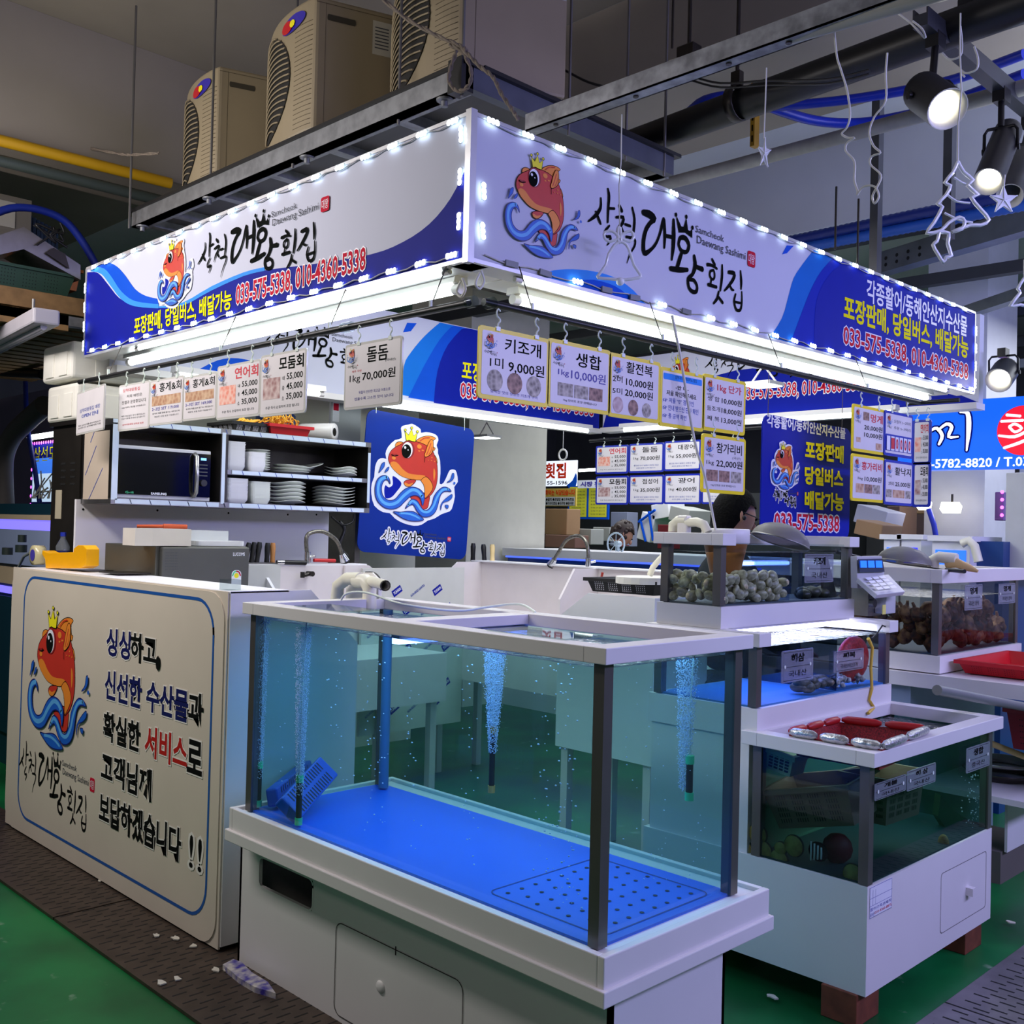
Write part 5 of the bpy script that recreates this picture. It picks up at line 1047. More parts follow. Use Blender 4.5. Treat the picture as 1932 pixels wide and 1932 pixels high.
# blue cards inside the stall
XB = 5.5
m = M(); m.tube([P(1113, 832, X=XB), P(1440, 806, X=XB)], .011, 8); tag(m.build('hanging_rail', black), 'black rail over the blue framed cards inside the stall', 'rail')
cols = [(1125, 1185, 842, 892), (1188, 1252, 838, 890), (1254, 1322, 833, 888), (1325, 1402, 829, 886)]
tt = [('연어회', '모둠회'), ('돌돔', '점성어'), ('대광어', '광어'), ('강도다리', '숭어')]; pp_ = [('', ''), ('70,000원', '35,000원'), ('55,000원', '40,000원'), ('40,000원', '40,000원')]
en = ['leftmost column', 'second column', 'third column', 'fourth column half hidden']
for c in range(4):
    for r in range(2):
        u0, u1, v0, v1 = cols[c]
        if r: v0, v1 = v1 + 7, v1 + 60
        it = three(tt[c][r], inkr if r == 0 else ink, salmon if r == 0 else whitef) if c == 0 else [('t', tt[c][r], .38, .86, .72, .92, ink, .01), ('t', '1kg', .1, .26, .42, .54, ink), ('t', pp_[c][r], .32, .92, .4, .58, ink, .01), ('t', '쫄깃한 맛이 일품인 자연산 횟감', .12, .9, .18, .24, inkb), ('t', '초장과 함께 드시면 좋습니다', .2, .8, .08, .14, inkb)]
        card('blue framed card inside the stall, ' + ('upper' if r == 0 else 'lower') + ' row, ' + en[c], RX, (u0, v0), (u1, v1), fblu, it, hooks=(.25, .75) if r == 0 else None, dy=.195, group='blue framed cards inside the stall', X=XB)
# blue delivery board on the right
bb = thing('hanging_sign_board', 'tall blue board with yellow lettering and small fish between the right side cards', 'sign', tuple(P(1520, 900, Y=2.32)), RY)
a = L(bb, 1437, 900); b = L(bb, 1604, 900); tp = L(bb, 1440, 780)[1]; bt = L(bb, 1440, 1015)[1]
m = M(); m.poly(rr(a[0], b[0], bt, tp, .05), 0, None, d=.006); m.build('panel', navyR, bb, True)
m = M(); 
def bt_(t_, l, r, h, mt, **k): A_, B_ = L(bb, *l), L(bb, *r); y = (A_[1] + B_[1]) / 2; m.text(t_, A_[0], B_[0], y, y + h, .002, mt, **k)
bt_('각종활어/동해안산지수산물', (1446, 808), (1594, 825), .05, pwhite, bold=.03)
bt_('포장판매', (1519, 866), (1590, 872), .075, yellow, bold=.04); bt_('당일버스', (1518, 914), (1589, 918), .075, yellow, bold=.04); bt_('배달가능', (1518, 960), (1590, 963), .075, yellow, bold=.04)
bt_('033-575-5338', (1460, 1000), (1582, 1002), .07, red, bold=.02, out=pwhite, ow=.06)
m.build('lettering', None, bb, True); emblem(bb, L(bb, 1452, 900)[0], L(bb, 1508, 900)[0], L(bb, 1480, 928)[1], L(bb, 1480, 832)[1], .002, True); A_ = L(bb, 1458, 955); brandput(bb, A_[0], A_[1], L(bb, 1505, 955)[0] - A_[0], .002, True, hk=1.5)
for u in (1448, 1588): m = M(); q = L(bb, u, 790); m.cyl((q[0], tp - .01, .002), (q[0], tp + .22, .002), .0015, 5); m.build('cord', cord, bb, True)
# ================================================================ inside the stall: left back wall
m = M(); m.box(2.11, 3.62, 5.2, 5.22, .0, 1.6); o = m.build('wall_board', whiteB); tag(o, 'white back wall panel behind the small fridge and the left sink', 'panel')
m = M()
for u, v in ((157, 961), (297, 963), (431, 968), (543, 971), (597, 971)): p = P(u, v, Y=5.199); m.cyl((p.x, 5.199, p.z), (p.x, 5.1985, p.z), .006, 8)
m.build('screws', ink, None)
bpy.data.objects['screws'].parent = o
# plate cabinet
sh = thing('plate_cabinet', 'open steel wall cabinet holding the black microwave and stacks of white plates', 'cabinet', (2.9, 5.0, 1.58)); film = mat('film_blue_white', (205, 218, 235), .3)
x0, x1, xm, z0, z1, y0, y1 = 2.13, 3.655, 2.735, 1.578, 1.985, 4.85, 5.195
m = M(); m.box(x0, x1, y1 - .01, y1, z0, z1); m.build('back', dsteel, sh)
for nm, a in (('bottom_board', (x0, x1, y0, y1 - .01, z0, z0 + .028)), ('top_board', (x0, x1, y0, y1 - .01, z1 - .028, z1)), ('middle_shelf', (xm, x1 - .02, y0 + .003, y1 - .01, 1.752, 1.776)), ('side_panel', (x1 - .02, x1, y0, y1 - .01, z0 + .028, z1 - .028)), ('divider', (xm - .035, xm + .005, y0, y1 - .01, z0 + .028, z1 - .028)), ('side_panel', (x0, x0 + .02, y0, y1 - .01, z0 + .028, z1 - .028))):
    m = M(); m.box(*a); m.build(nm, dsteel if nm in ('divider', 'side_panel') else steel, sh)
m = M(); 
for a in ((x0 + .02, xm - .04, z0 + .003, z0 + .025), (xm + .02, x1 - .04, z0 + .003, z0 + .025), (x0, xm - .04, z1 - .026, z1 - .002), (xm + .02, x1 - .04, z1 - .026, z1 - .002), (xm + .03, x1 - .06, 1.754, 1.774), (x0, x0 + .03, z0 + .02, z1 - .02), (xm - .03, xm - .01, z0 + .02, z1 - .02), (x1 - .02, x1 - .002, z0 + .06, z1 - .06)): m.box(a[0], a[1], y0 - .0015, y0, a[2], a[3], film)
for x in [x0 + .1 * i for i in range(1, 15)]:
    for z in (z0 + .014, z1 - .014, 1.764 if x > xm + .05 else z0 + .014): m.add([(x, y0 - .002, z - .011), (x + .004, y0 - .002, z - .011), (x - .006, y0 - .002, z + .011), (x - .01, y0 - .002, z + .011)], [(0, 1, 2, 3)], inkb)
m.build('protective_film', None, sh)
m = M(); m.rect(0, 1, 0, 1, 0); m = M(); m.add([(x0 - .001, 5.17, 1.6), (x0 - .001, 4.88, 1.6), (x0 - .001, 4.88, 1.93), (x0 - .001, 5.17, 1.93)], [(0, 1, 2, 3)], mat('film_beige', (206, 190, 172), .3))
for a, b in (((5.15, 1.72), (5.03, 1.86)), ((5.1, 1.6), (4.95, 1.75)), ((5.1, 1.88), (5.06, 1.93))): m.add([(x0 - .002, a[0], a[1]), (x0 - .002, a[0] - .006, a[1]), (x0 - .002, b[0] - .006, b[1]), (x0 - .002, b[0], b[1])], [(0, 1, 2, 3)], inkb)
m.build('side_film', None, sh)
# microwave
mw = thing('microwave', 'black microwave with silver handle in the left bay of the plate cabinet', 'microwave', (2.42, 5.0, 1.606))
m = M(); m.box(2.168, 2.66, 4.88, 5.17, 1.608, 1.865); m.build('body', mat('microwave_white', (205, 205, 208), .3), mw, bevel=.004)
m = M(); m.box(2.172, 2.655, 4.872, 4.882, 1.628, 1.848); m.build('door', mat('black_glass', (6, 7, 9), .08, spec=.8), mw)
m = M(); m.tube([(2.565, 4.87, 1.63), (2.565, 4.845, 1.65), (2.565, 4.84, 1.74), (2.565, 4.845, 1.83), (2.565, 4.87, 1.845)], .011, 8); m.build('handle', mat('silver', (190, 190, 192), .25, .8), mw)
m = M(); m.cyl((2.615, 4.872, 1.70), (2.615, 4.858, 1.70), .017, 16); m.build('dial', black, mw)
m = M(); 
for i in range(4): m.box(2.592, 2.638, 4.870, 4.872, 1.735 + i * .018, 1.741 + i * .018)
m.build('buttons', inkgrey, mw); m = M(); m.box(2.6, 2.63, 4.870, 4.872, 1.815, 1.828); m.build('display', emis('display_cyan', (130, 200, 255), 1), mw)
tl = thing('x', None, None, (2.38, 4.8715, 1.63), RY); tl.name = 'badge'; m = M(); m.text('SAMSUNG', -.04, .04, 0, .011, 0, pwhite, bold=.04); m.text('Grill', -.17, -.13, .002, .012, 0, grn); m.build('maker_name', None, tl, True); tl.parent = mw; tl.location = Vector(tl.location) - Vector(mw.location)
# plates, bowls and trays
plm = mat('glazed_white', (226, 230, 222), .2, spec=.7); foamw = mat('foam_white', (236, 236, 240), .6)
def proto_plate(r, w=0): 
    m = M(); n = 28; R_ = [(r * .5, 0), (r * .55, .004), (r * .98, .014), (r, .017), (r * .96, .017), (r * .5, .006), (0, .005)]; m.lathe(R_, n=n)
    if w: m.v = [(x, y, z + (.006 * math.sin(3 * math.atan2(y, x))) * (math.hypot(x, y) / r) ** 2) for x, y, z in m.v]
    m.add([(0, 0, 0)], []); return m
def proto_tray(x, y, h=.03):
    m = M(); a, b = rr(-x * .8, x * .8, -y * .8, y * .8, .015, 3), rr(-x, x, -y, y, .018, 3); n = len(a)
    m.add([(p[0], p[1], 0) for p in a] + [(p[0], p[1], h) for p in b] + [(p[0] * .97, p[1] * .96, h) for p in b] + [(p[0] * .97, p[1] * .97, .004) for p in a], [tuple(range(n))[::-1]] + [(k * n + i, k * n + (i + 1) % n, (k + 1) * n + (i + 1) % n, (k + 1) * n + i) for k in range(3) for i in range(n)] + [tuple(range(3 * n, 4 * n))]); return m
def stack(pm, mt, name, label, cat, x, y, z, n, dz, group, jit=.001, rz=0):
    o0 = None
    for k in range(n):
        if o0 is None: o0 = pm.build(name, mt); o = o0
        else: o = o0.copy(); COL.objects.link(o)
        where = 'top one of ' if k == n - 1 else 'bottom one of ' if k == 0 else 'in the middle of '
        tag(o, label.replace('@', where), cat, group); o.location = (x + random.uniform(-jit, jit), y, z + k * dz); o.rotation_euler = (0, 0, rz + random.uniform(-.03, .03))
random.seed(12); zs, zb_ = 1.777, 1.607
stack(proto_tray(.058, .055, .022), foamw, 'foam_tray', 'white foam tray, @the tall stack left on the upper plate shelf', 'tray', 2.80, 4.92, zs, 16, .0085, 'foam trays on the upper shelf')
stack(proto_tray(.052, .05, .03), foamw, 'foam_tray', 'white foam tray, @the shorter second stack on the upper shelf', 'tray', 2.925, 4.91, zs, 10, .008, 'short stack of foam trays')
stack(proto_plate(.07), plm, 'bowl', 'round dish, @the stack behind trays on the upper shelf', 'dish', 2.995, 4.99, zs + .003, 9, .013, 'round dishes on the upper shelf')
for i, (x, z, a, lb) in enumerate(((3.2, zs, .0, 'lowest of the loose pile'), (3.21, zs + .015, .05, 'second in the loose pile'), (3.22, zs + .03, .08, 'third in the loose pile'), (3.3, zs + .035, -.25, 'tilted on the loose pile'))):
    o = proto_plate(.11).build('platter', plm); tag(o, 'white oval platter on the upper shelf, ' + lb, 'platter', 'loose platters on the upper shelf'); o.location = (x, 4.99, z); o.rotation_euler = (0, a, 0)
stack(proto_plate(.095, 1), plm, 'wavy_plate', 'wavy plate, @the low stack at the upper shelf on the right', 'plate', 3.525, 4.96, zs + .006, 3, .017, 'wavy plates on the upper shelf')
stack(proto_tray(.065, .055, .02), foamw, 'foam_tray', 'white foam tray, @the tall stack left on the lower plate shelf', 'tray', 2.815, 4.92, zb_, 16, .0072, 'foam trays on the lower shelf')
stack(proto_tray(.062, .055, .03), plm, 'dish', 'square dish, @the second stack on the lower plate shelf', 'dish', 2.96, 4.93, zb_, 9, .011, 'square dishes on the lower shelf')
stack(proto_plate(.118, 1), plm, 'wavy_plate', 'wavy white plate, @the third stack on the lower shelf', 'plate', 3.16, 4.975, zb_ + .006, 6, .0205, 'wavy plates in the third stack')
stack(proto_plate(.125, 1), plm, 'wavy_plate', 'wavy white plate, @the rightmost stack on the lower shelf', 'plate', 3.5, 4.99, zb_ + .006, 6, .018, 'wavy plates in the rightmost stack', rz=1)
# on top of the cabinet
crate('shallow black lattice basket on top of the plate cabinet', (2.9, 5.0, 1.986), (0, 0, 0), (.12, .12, .045), black, 'black_basket', sl=pwhite)
crate('shallow red tray with yellow rubber bands on top of the plate cabinet', (3.12, 4.98, 1.986), (0, 0, 0), (.13, .12, .05), redp, 'red_tray', slots=False)
m = M(); random.seed(17)
for k in range(46):
    c = Vector((3.02 + .2 * random.random(), 4.93 + .08 * random.random(), 2.04 + .06 * random.random())); a = random.random() * 6; r = random.uniform(.012, .03); e = Euler((random.random() * 3, random.random() * 3, a)).to_matrix()
    m.tube([c + e @ Vector((r * math.cos(t_), r * .5 * math.sin(t_), .004 * math.sin(3 * t_))) for t_ in [2 * PI * q / 10 for q in range(11)]], .0035, 5)
tag(m.build('rubber_bands', mat('band_yellow', (240, 180, 50), .5)), 'pile of yellow rubber bands heaped in the red tray', 'rubber bands', kind='stuff')
m = M(); random.seed(19)
for k in range(10): m.tube([(2.8 + .25 * random.random(), 4.95 + .05 * random.random(), 2.03), (2.85 + .2 * random.random(), 5.0, 2.06 + .01 * random.random())], .006, 6)
tag(m.build('yellow_gloves', mat('band_yellow', (240, 180, 50), .5)), 'yellow banded gloves lying in the black lattice basket', 'gloves', kind='stuff')
t = thing('plastic_roll', 'clear plastic bag roll lying at the right end of the plate cabinet top', 'roll', (3.4, 5.0, 2.03)); rl = mat('roll_white', (225, 222, 218), .25)
m = M(); m.lathe([(.024, 0), (.048, 0), (.05, .02), (.05, .22), (.024, .22)], (3.36, 5.14, 2.036), 20, R=Euler((PI / 2, 0, .5)).to_matrix()); m.build('roll', rl, t)
m = M(); m.lathe([(.02, -.002), (.024, -.002), (.024, .1), (.02, .1)], (3.36, 5.14, 2.036), 16, R=Euler((PI / 2, 0, .5)).to_matrix()); m.build('core', mat('card_core', (120, 90, 70), .7), t)
# small fridge and its load
fr = thing('small_refrigerator', 'small dark grey fridge with energy sticker left of the knives', 'refrigerator', (2.33, 4.6, .9)); fg = mat('fridge_grey', (104, 104, 98), .35, .5)
m = M(); m.box(2.11, 2.56, 4.33, 4.85, .9, 1.392); m.build('body', fg, fr, bevel=.004); m = M(); m.box(2.125, 2.555, 4.3, 4.33, .905, 1.388); m.build('door', fg, fr, bevel=.005)
tl = thing('x', None, None, (2.33, 4.2995, 1.3), RY); tl.name = 'door_graphics'; m = M(); m.text('LUCOMS', .14, .2, .05, .065, 0, pwhite, bold=.03)
for i in range(7): m.text('보관시 주의사항 냉장고', -.19, -.13, .06 - .012 * i, .066 - .012 * i, 0, inkgrey)
c = L(tl, 446, 1090); m.poly(rr(c[0] - .025, c[0] + .025, c[1] - .05, c[1] + .035, .02), 0, pwhite); m.disc(c[0], c[1] + .01, .012, .0005, eY, 14); m.rib([(c[0] - .02, c[1] + .01, .006), (c[0] - .012, c[1] + .026, .006), (c[0], c[1] + .03, .006)], .0006, grn); m.rib([(c[0], c[1] + .03, .006), (c[0] + .012, c[1] + .026, .006), (c[0] + .02, c[1] + .01, .006)], .0007, red); m.build('stickers', None, tl, True); tl.parent = fr; tl.location = Vector(tl.location) - Vector(fr.location)
boxw = mat('carton_white', (222, 214, 204), .6)
for i, (a, lb) in enumerate((((1.97, 2.05, 4.3, 4.42), 'leftmost small carton end'), ((2.055, 2.235, 4.31, 4.45), 'printed carton with barcode'))):
    m = M(); m.box(a[0] + .03, a[1] + .03, a[2] + .0, a[3], 1.393, 1.468); o = m.build('carton', boxw); t = tag(o, 'white flat carton on the small fridge, ' + lb, 'box')
m = M(); m.box(2.27, 2.5, 4.4, 4.62, 1.393, 1.462); tag(m.build('carton', mat('carton_grey', (200, 204, 206), .5)), 'whitish carton on the small fridge behind the foam lid', 'box')
m = M(); m.poly(rr(-.13, .13, -.08, .08, .03, 4), .022, None, d=.022); o = m.build('foam_tray', foamw, bevel=.004); o.location = (2.43, 4.33 + .09, 1.394); tag(o, 'rounded white foam tray lid on the right of the small fridge top', 'tray')
m = M(); m.tube([(2.1, 4.5, 1.475), (2.2, 4.45, 1.478)], .008, 8); m.tube([(2.2, 4.45, 1.478), (2.3, 4.42, 1.476)], .012, 8, mat('tool_orange', (190, 80, 40), .4)); tag(m.build('kitchen_torch', None), 'orange handled tool lying on the cartons over the small fridge', 'tool')
m = M(); m.box(2.112, 2.68, 4.28, 5.19, .84, .898); tag(m.build('work_table', steel), 'steel work table under the small fridge', 'table')
m = M()
for x in (2.12, 2.62): m.box(x, x + .04, 4.4, 4.44, 0, .84)
m.build('table_leg', steel).parent = bpy.data.objects['work_table']
# wrapped steel side panel (film with blue print)
def wrapped(label, x0, x1, y, z0, z1):
    t = thing('wrapped_panel', label, 'panel', (x0, y, z0), RY); m = M(); m.box(0, x1 - x0, 0, z1 - z0, -.02, 0, mat('film_grey', (206, 206, 202), .35)); m.build('panel', None, t, True)
    m = M(); W, H = x1 - x0, z1 - z0; c, s = math.cos(.55), math.sin(.55); k = 0
    for i in range(int(H / .11) + 3):
        for j in range(int(W / .13) + 2):
            cx, cy = j * .15 + (i % 2) * .07 + .02, i * .11 + .02
            if not (.07 < cx < W - .07 and .05 < cy < H - .05): continue
            if (i + j) % 2 == 0:
                v = [(-.035, -.02), (.035, -.02), (.035, .02), (-.035, .02)]; m.add([(cx + a * c - b * s, cy + a * s + b * c, .001) for a, b in v], [(0, 1, 2, 3)], navy)
                txt, hx, hy, mt_, z = 'YUHAN', .028, .009, pwhite, .0016
            else: txt, hx, hy, mt_, z = 'ALFA-RIGID SANTEX', .06, .007, inkb, .001
            n = len(m.v); m.text(txt, -hx, hx, -hy, hy, z, mt_, bold=.02); m.v[n:] = [(cx + a * c - b * s, cy + a * s + b * c, zz) for a, b, zz in m.v[n:]]
    m.build('film_print', None, t, True); return t
wrapped('steel panel in grey film with blue maker print, upright below the fish board', 3.45, 4.2, 4.62, .35, 1.27)
wrapped('film wrapped panel strip between small fridge and left sink', 2.62, 2.82, 4.45, .9, 1.3)
# left sink
sk = thing('sink_unit', 'white PVC sink unit with gooseneck faucet left of the fish board', 'sink', (3.1, 4.5, 0)); pk = mat('pvc_pinkish', (222, 214, 216), .4)
m = M(); m.box(2.72, 3.5, 4.68, 4.7, .85, 1.285); m.build('splash_back', pk, sk); m = M(); m.box(2.7, 3.52, 4.68, 4.8, 1.285, 1.292); m.build('ledge', whiteB, sk)
m = M(); pts = [P(u, v, Y=4.3) for u, v in ((723, 1066), (769, 1069), (780, 1087), (780, 1140), (715, 1140))]; 
m.add([(3.36, 4.66, .85), (3.36, 4.66, 1.285), (3.52, 4.66, 1.285), (3.62, 4.66, 1.22), (3.62, 4.66, .85)] + [(3.36, 4.678, .85), (3.36, 4.678, 1.285), (3.52, 4.678, 1.285), (3.62, 4.678, 1.22), (3.62, 4.678, .85)], [(4, 3, 2, 1, 0), (5, 6, 7, 8, 9)] + [(i, i + 5, (i + 1) % 5 + 5, (i + 1) % 5) for i in range(5)]); m.build('end_wing', pk, sk)
m = M(); m.add([(2.74, 4.68, .85), (2.74, 4.68, 1.28), (2.74, 4.5, 1.28), (2.74, 4.38, 1.18), (2.74, 4.38, .85)] + [(2.755, 4.68, .85), (2.755, 4.68, 1.28), (2.755, 4.5, 1.28), (2.755, 4.38, 1.18), (2.755, 4.38, .85)], [(0, 1, 2, 3, 4), (9, 8, 7, 6, 5)] + [(i, (i + 1) % 5, (i + 1) % 5 + 5, i + 5) for i in range(5)]); m.build('side_wing', whiteB, sk)
m = M(); m.box(2.72, 3.62, 4.1, 4.68, .6, .85); m.build('basin', pk, sk)
m = M()
for x in (2.76, 3.56): m.box(x, x + .04, 4.15, 4.19, 0, .6); m.box(x, x + .04, 4.6, 4.64, 0, .6)
m.build('legs', pk, sk)
m = M(); p = P(580, 1082, Y=4.67); m.cyl(p, p + Vector((0, -.05, 0)), .014, 10); m.cyl(p + Vector((-.05, -.03, -.01)), p + Vector((.0, -.03, -.0)), .01, 8); m.cyl(p + Vector((-.05, -.03, -.02)), p + Vector((-.05, -.03, .01)), .012, 8); m.build('valve', dsteel, sk)
chrome = mat('chrome', (215, 215, 218), .12, 1)
def faucet(label, pts, Y=None, head=None, X=None):
    t = thing('faucet', label, 'faucet', tuple(pts[0])); m = M(); m.tube(smooth_pts([tuple(p) for p in pts], 4, False), .011, 10); m.build('gooseneck', mat('hose_metal', (140, 136, 125), .3, .8, noise=.5, scale=90), t)
    p = pts[0]; m = M(); m.cyl(p - Vector((0, 0, .03)), p + Vector((0, 0, .03)), .017, 12); m.build('base', chrome, t); q = pts[-1]; d = (pts[-1] - pts[-2]).normalized(); m = M(); m.cyl(q, q + d * .045, .016, 12, r1=.026); m.build('spray_head', chrome, t)
    m = M(); m.cyl(q + d * .045, q + d * .055, .024, 12); m.build('spray_nozzle', black, t); m = M(); m.tube([p, p + Vector((.03, -.03, .01))], .007, 8); m.build('lever', chrome, t)
faucet('tall chrome gooseneck faucet on the left sink ledge beside the knives', [P(u, v, Y=4.72) for u, v in ((580, 1052), (578, 1015), (590, 1004), (612, 1004), (635, 1020), (645, 1045))])
faucet('chrome gooseneck faucet on the right sink behind the big aquarium', [P(u, v, X=4.62) for u, v in ((1110, 1062), (1109, 1035), (1103, 1018), (1088, 1011), (1068, 1020), (1052, 1045), (1046, 1055))])
def knife(label, u, v0, v1, mt, w_=.011, **k):
    a, b = P(u[0], v0, **k), P(u[1], v1, **k); t = thing('knife', label, 'knife', tuple(a), group=None); m = M(); m.tube([a, a.lerp(b, .3), a.lerp(b, .8), b], [w_, w_ * .9, w_ * 1.1, w_ * .8], 8); m.build('handle', mt, t)
    m = M(); m.box(a.x - .012, a.x + .012, a.y - .001, a.y + .001, a.z - .1, a.z); m.build('blade', steel, t)
wdn = mat('handle_wood', (190, 130, 75), .5)
for lb, u, v0, v1, mt in (('black handled knife leaning nearest the small fridge', (462, 470), 1062, 1024, black), ('second black handled knife from the small fridge', (474, 480), 1062, 1023, black), ('third black handled knife beside the wooden one', (484, 490), 1062, 1023, black), ('black straight handled knife touching the wooden handled knife', (503, 505), 1062, 1024, black), ('wooden handled knife in the left knife row', (514, 515), 1062, 1024, wdn)): knife(lb, u, v0, v1, mt, .014, Y=4.74)
for lb, u, v0, v1, mt in (('black cord wrapped knife handle left in the back row by the column', (892, 893), 1058, 1025, black), ('black knife handle in the middle of the back row by the column', (914, 912), 1058, 1027, black), ('pale wooden knife handle at the right of the back row', (929, 929), 1058, 1027, mat('handle_pale', (226, 200, 140), .5))): knife(lb, u, v0, v1, mt, .016, X=4.7)
m = M(); m.box(2.70, 3.0, 4.72, 4.79, 1.293, 1.30); tag(m.build('knife_rack', steel), 'steel rack strip under the left knives', 'rack')
m = M(); a, b = P(535, 1061, Y=4.68), P(577, 1062, Y=4.68); m.tube([a, b], .012, 8, black); m.tube([a - Vector((.04, 0, 0)), a], .013, 8, chrome); tag(m.build('sharpening_steel', None), 'black handled sharpener lying on the left sink ledge', 'tool')
m = M(); a, b = P(592, 1057, Y=4.7), P(632, 1058, Y=4.7); m.tube([a, b], .01, 8); tag(m.build('red_lever', mat('red_lever', (200, 30, 36), .4)), 'red lever lying beside the left faucet', 'lever')
# right sink
sk = thing('sink_unit', 'long white PVC double sink behind the big aquarium, seen past the column', 'sink', (4.4, 4.0, 0))
m = M(); m.box(4.62, 4.64, 2.9, 4.92, .85, 1.29); m.build('splash_back', pk, sk); m = M(); m.box(4.6, 4.74, 2.9, 5.0, 1.29, 1.298); m.build('ledge', whiteB, sk)
for y, xl in ((4.92, 4.2), (3.93, 4.3), (2.9, 4.3)):
    o6 = [(4.62, y, .85), (4.62, y, 1.29), (4.42, y, 1.29), (xl, y, 1.12), (xl, y, .85)]; m = M(); m.add(o6 + [(x, y + .015, z) for x, y, z in o6], [(0, 1, 2, 3, 4), (9, 8, 7, 6, 5)] + [(i, (i + 1) % 5, (i + 1) % 5 + 5, i + 5) for i in range(5)]); m.build('wing', pk, sk)
m = M(); m.box(4.2, 4.62, 2.9, 4.935, .6, .85); m.build('basin', pk, sk)
m = M()
for y in (2.95, 4.85): m.box(4.22, 4.26, y, y + .04, 0, .6); m.box(4.55, 4.59, y, y + .04, 0, .6)
m.build('legs', pk, sk)
t = thing('splash_guard', 'white PVC guard box with chamfered corner left of the stepped tanks', 'guard', (3.62, 2.9, 0))
o5 = [(3.6, 3.30, .5), (3.6, 2.74, .5), (3.6, 2.74, 1.222), (3.6, 3.12, 1.222), (3.6, 3.30, 1.10)]; m = M(); m.add(o5 + [(3.61, y, z) for x, y, z in o5], [(0, 1, 2, 3, 4), (9, 8, 7, 6, 5)] + [(i, (i + 1) % 5, (i + 1) % 5 + 5, i + 5) for i in range(5)]); m.build('front_board', whiteB, t)
m = M(); m.box(3.61, 4.0, 2.74, 2.75, .5, 1.222); m.build('side_board', whiteB, t); m = M(); m.box(3.62, 4.0, 2.76, 3.28, .5, .52); m.build('bottom', whiteB, t)
m = M()
for x in (3.62, 3.95):
    for y in (2.76, 3.24): m.box(x, x + .04, y, y + .04, 0, .5)
m.build('legs', pk, t)
crate('black lattice basket with a folded white cloth beside the top clam tank', (3.82, 3.0, 1.225), (0, 0, -PI / 2), (.2, .14, .06), black, 'black_basket', sl=pwhite)
m = M(); random.seed(6); 
pts = [(3.76 + .16 * math.cos(a) * (1 + .15 * random.random()), 2.9 + .12 * math.sin(a) * (1 + .15 * random.random())) for a in [2 * PI * k / 12 for k in range(12)]]; m.poly(pts, 1.305, None, sm=2, d=.03); tag(m.build('folded_cloth', mat('cloth_white', (235, 230, 220), .8), bevel=.008), 'folded white cloth lying in the black lattice basket', 'cloth')
m = M(); m.tube([P(u, v, X=3.8) for u, v in ((1226, 1085), (1232, 1070), (1245, 1055), (1256, 1044))], .014, 8); tag(m.build('white_hose', pvc), 'cream coloured hose end resting on the folded white cloth', 'hose')
m = M(); p = P(1126, 1100, X=4.4); m.tube([p, p + Vector((0, -.03, .02)), p + Vector((0, -.04, .06))], .007, 8); tag(m.build('valve', mat('valve_red', (170, 50, 36), .4)), 'small red valve handle inside the right sink', 'valve')
# on the printed counter
t = thing('tape_dispenser', 'yellow tape dispenser with a roll of clear tape on the counter', 'tape dispenser', (1.9, 5.1, 1.262)); ty = mat('dispenser_yellow', (250, 178, 8), .35)
T = Matrix.Translation((1.93, 0, 0)); q = [P(u, v, X=1.93) for u, v in ((86, 1067), (152, 1067), (162, 1062), (163, 1030), (157, 1023), (147, 1023), (139, 1029), (138, 1036), (90, 1038), (80, 1033), (79, 1040), (85, 1050))]
m = M(); n = len(q); m.add(q + [p + Vector((.06, 0, 0)) for p in q], [tuple(range(n))[::-1], tuple(range(n, 2 * n))] + [(i, (i + 1) % n, (i + 1) % n + n, i + n) for i in range(n)]); dz = 1.262 - min(v[2] for v in m.v); m.v = [(a, b, c + dz) for a, b, c in m.v]; m.build('body', ty, t, bevel=.003)
p = P(72, 1043, X=1.95); m = M(); m.lathe([(.028, -.025), (.048, -.025), (.048, .025), (.028, .025)], (1.95, p.y, 1.32), 22, R=Euler((0, PI / 2, 0)).to_matrix()); m.build('tape_roll', mat('tape_tan', (205, 195, 150), .2), t); m = M(); m.cyl((1.922, p.y, 1.32), (1.978, p.y, 1.32), .028, 16); m.build('core', purp, t)
t = thing('water_bottle', 'clear plastic water bottle with blue cap on the counter', 'bottle', (2.08, 5.15, 1.263)); bp_ = P(119, 1020, X=2.08); y = bp_.y
m = M(); m.lathe([(.0, 0), (.03, 0), (.032, .01), (.03, .05), (.033, .1), (.012, .14), (.012, .15)], (2.08, y, 1.263), 18); m.build('bottle', glassy('pet', (215, 222, 228), .2, .05, .85), t); m = M(); m.cyl((2.08, y, 1.413), (2.08, y, 1.433), .014, 12); m.build('cap', mat('cap_blue', (30, 50, 170), .4), t); m = M(); m.lathe([(.0325, .045), (.0345, .08)], (2.08, y, 1.263), 18); m.build('label', mat('bottle_label', (30, 36, 90), .4), t)
for i, (u, v, w_, l, lb) in enumerate(((140, 1075, .09, .14, 'left'), (190, 1082, .08, .16, 'right'))): p = P(u, v, Z=1.265); m = M(); m.box(1.95, 2.1, p.y - l, p.y + l * .2, 1.2625 + i * .006, 1.267 + i * .006); tag(m.build('dark_tray', dsteel), lb + ' thin dark tray lying on the counter beside the tape dispenser', 'tray')
m = M(); m.box(1.88, 1.93, 3.3, 3.36, 1.263, 1.30); tag(m.build('acrylic_cup', clearp), 'small clear acrylic box on the near corner of the counter', 'box')
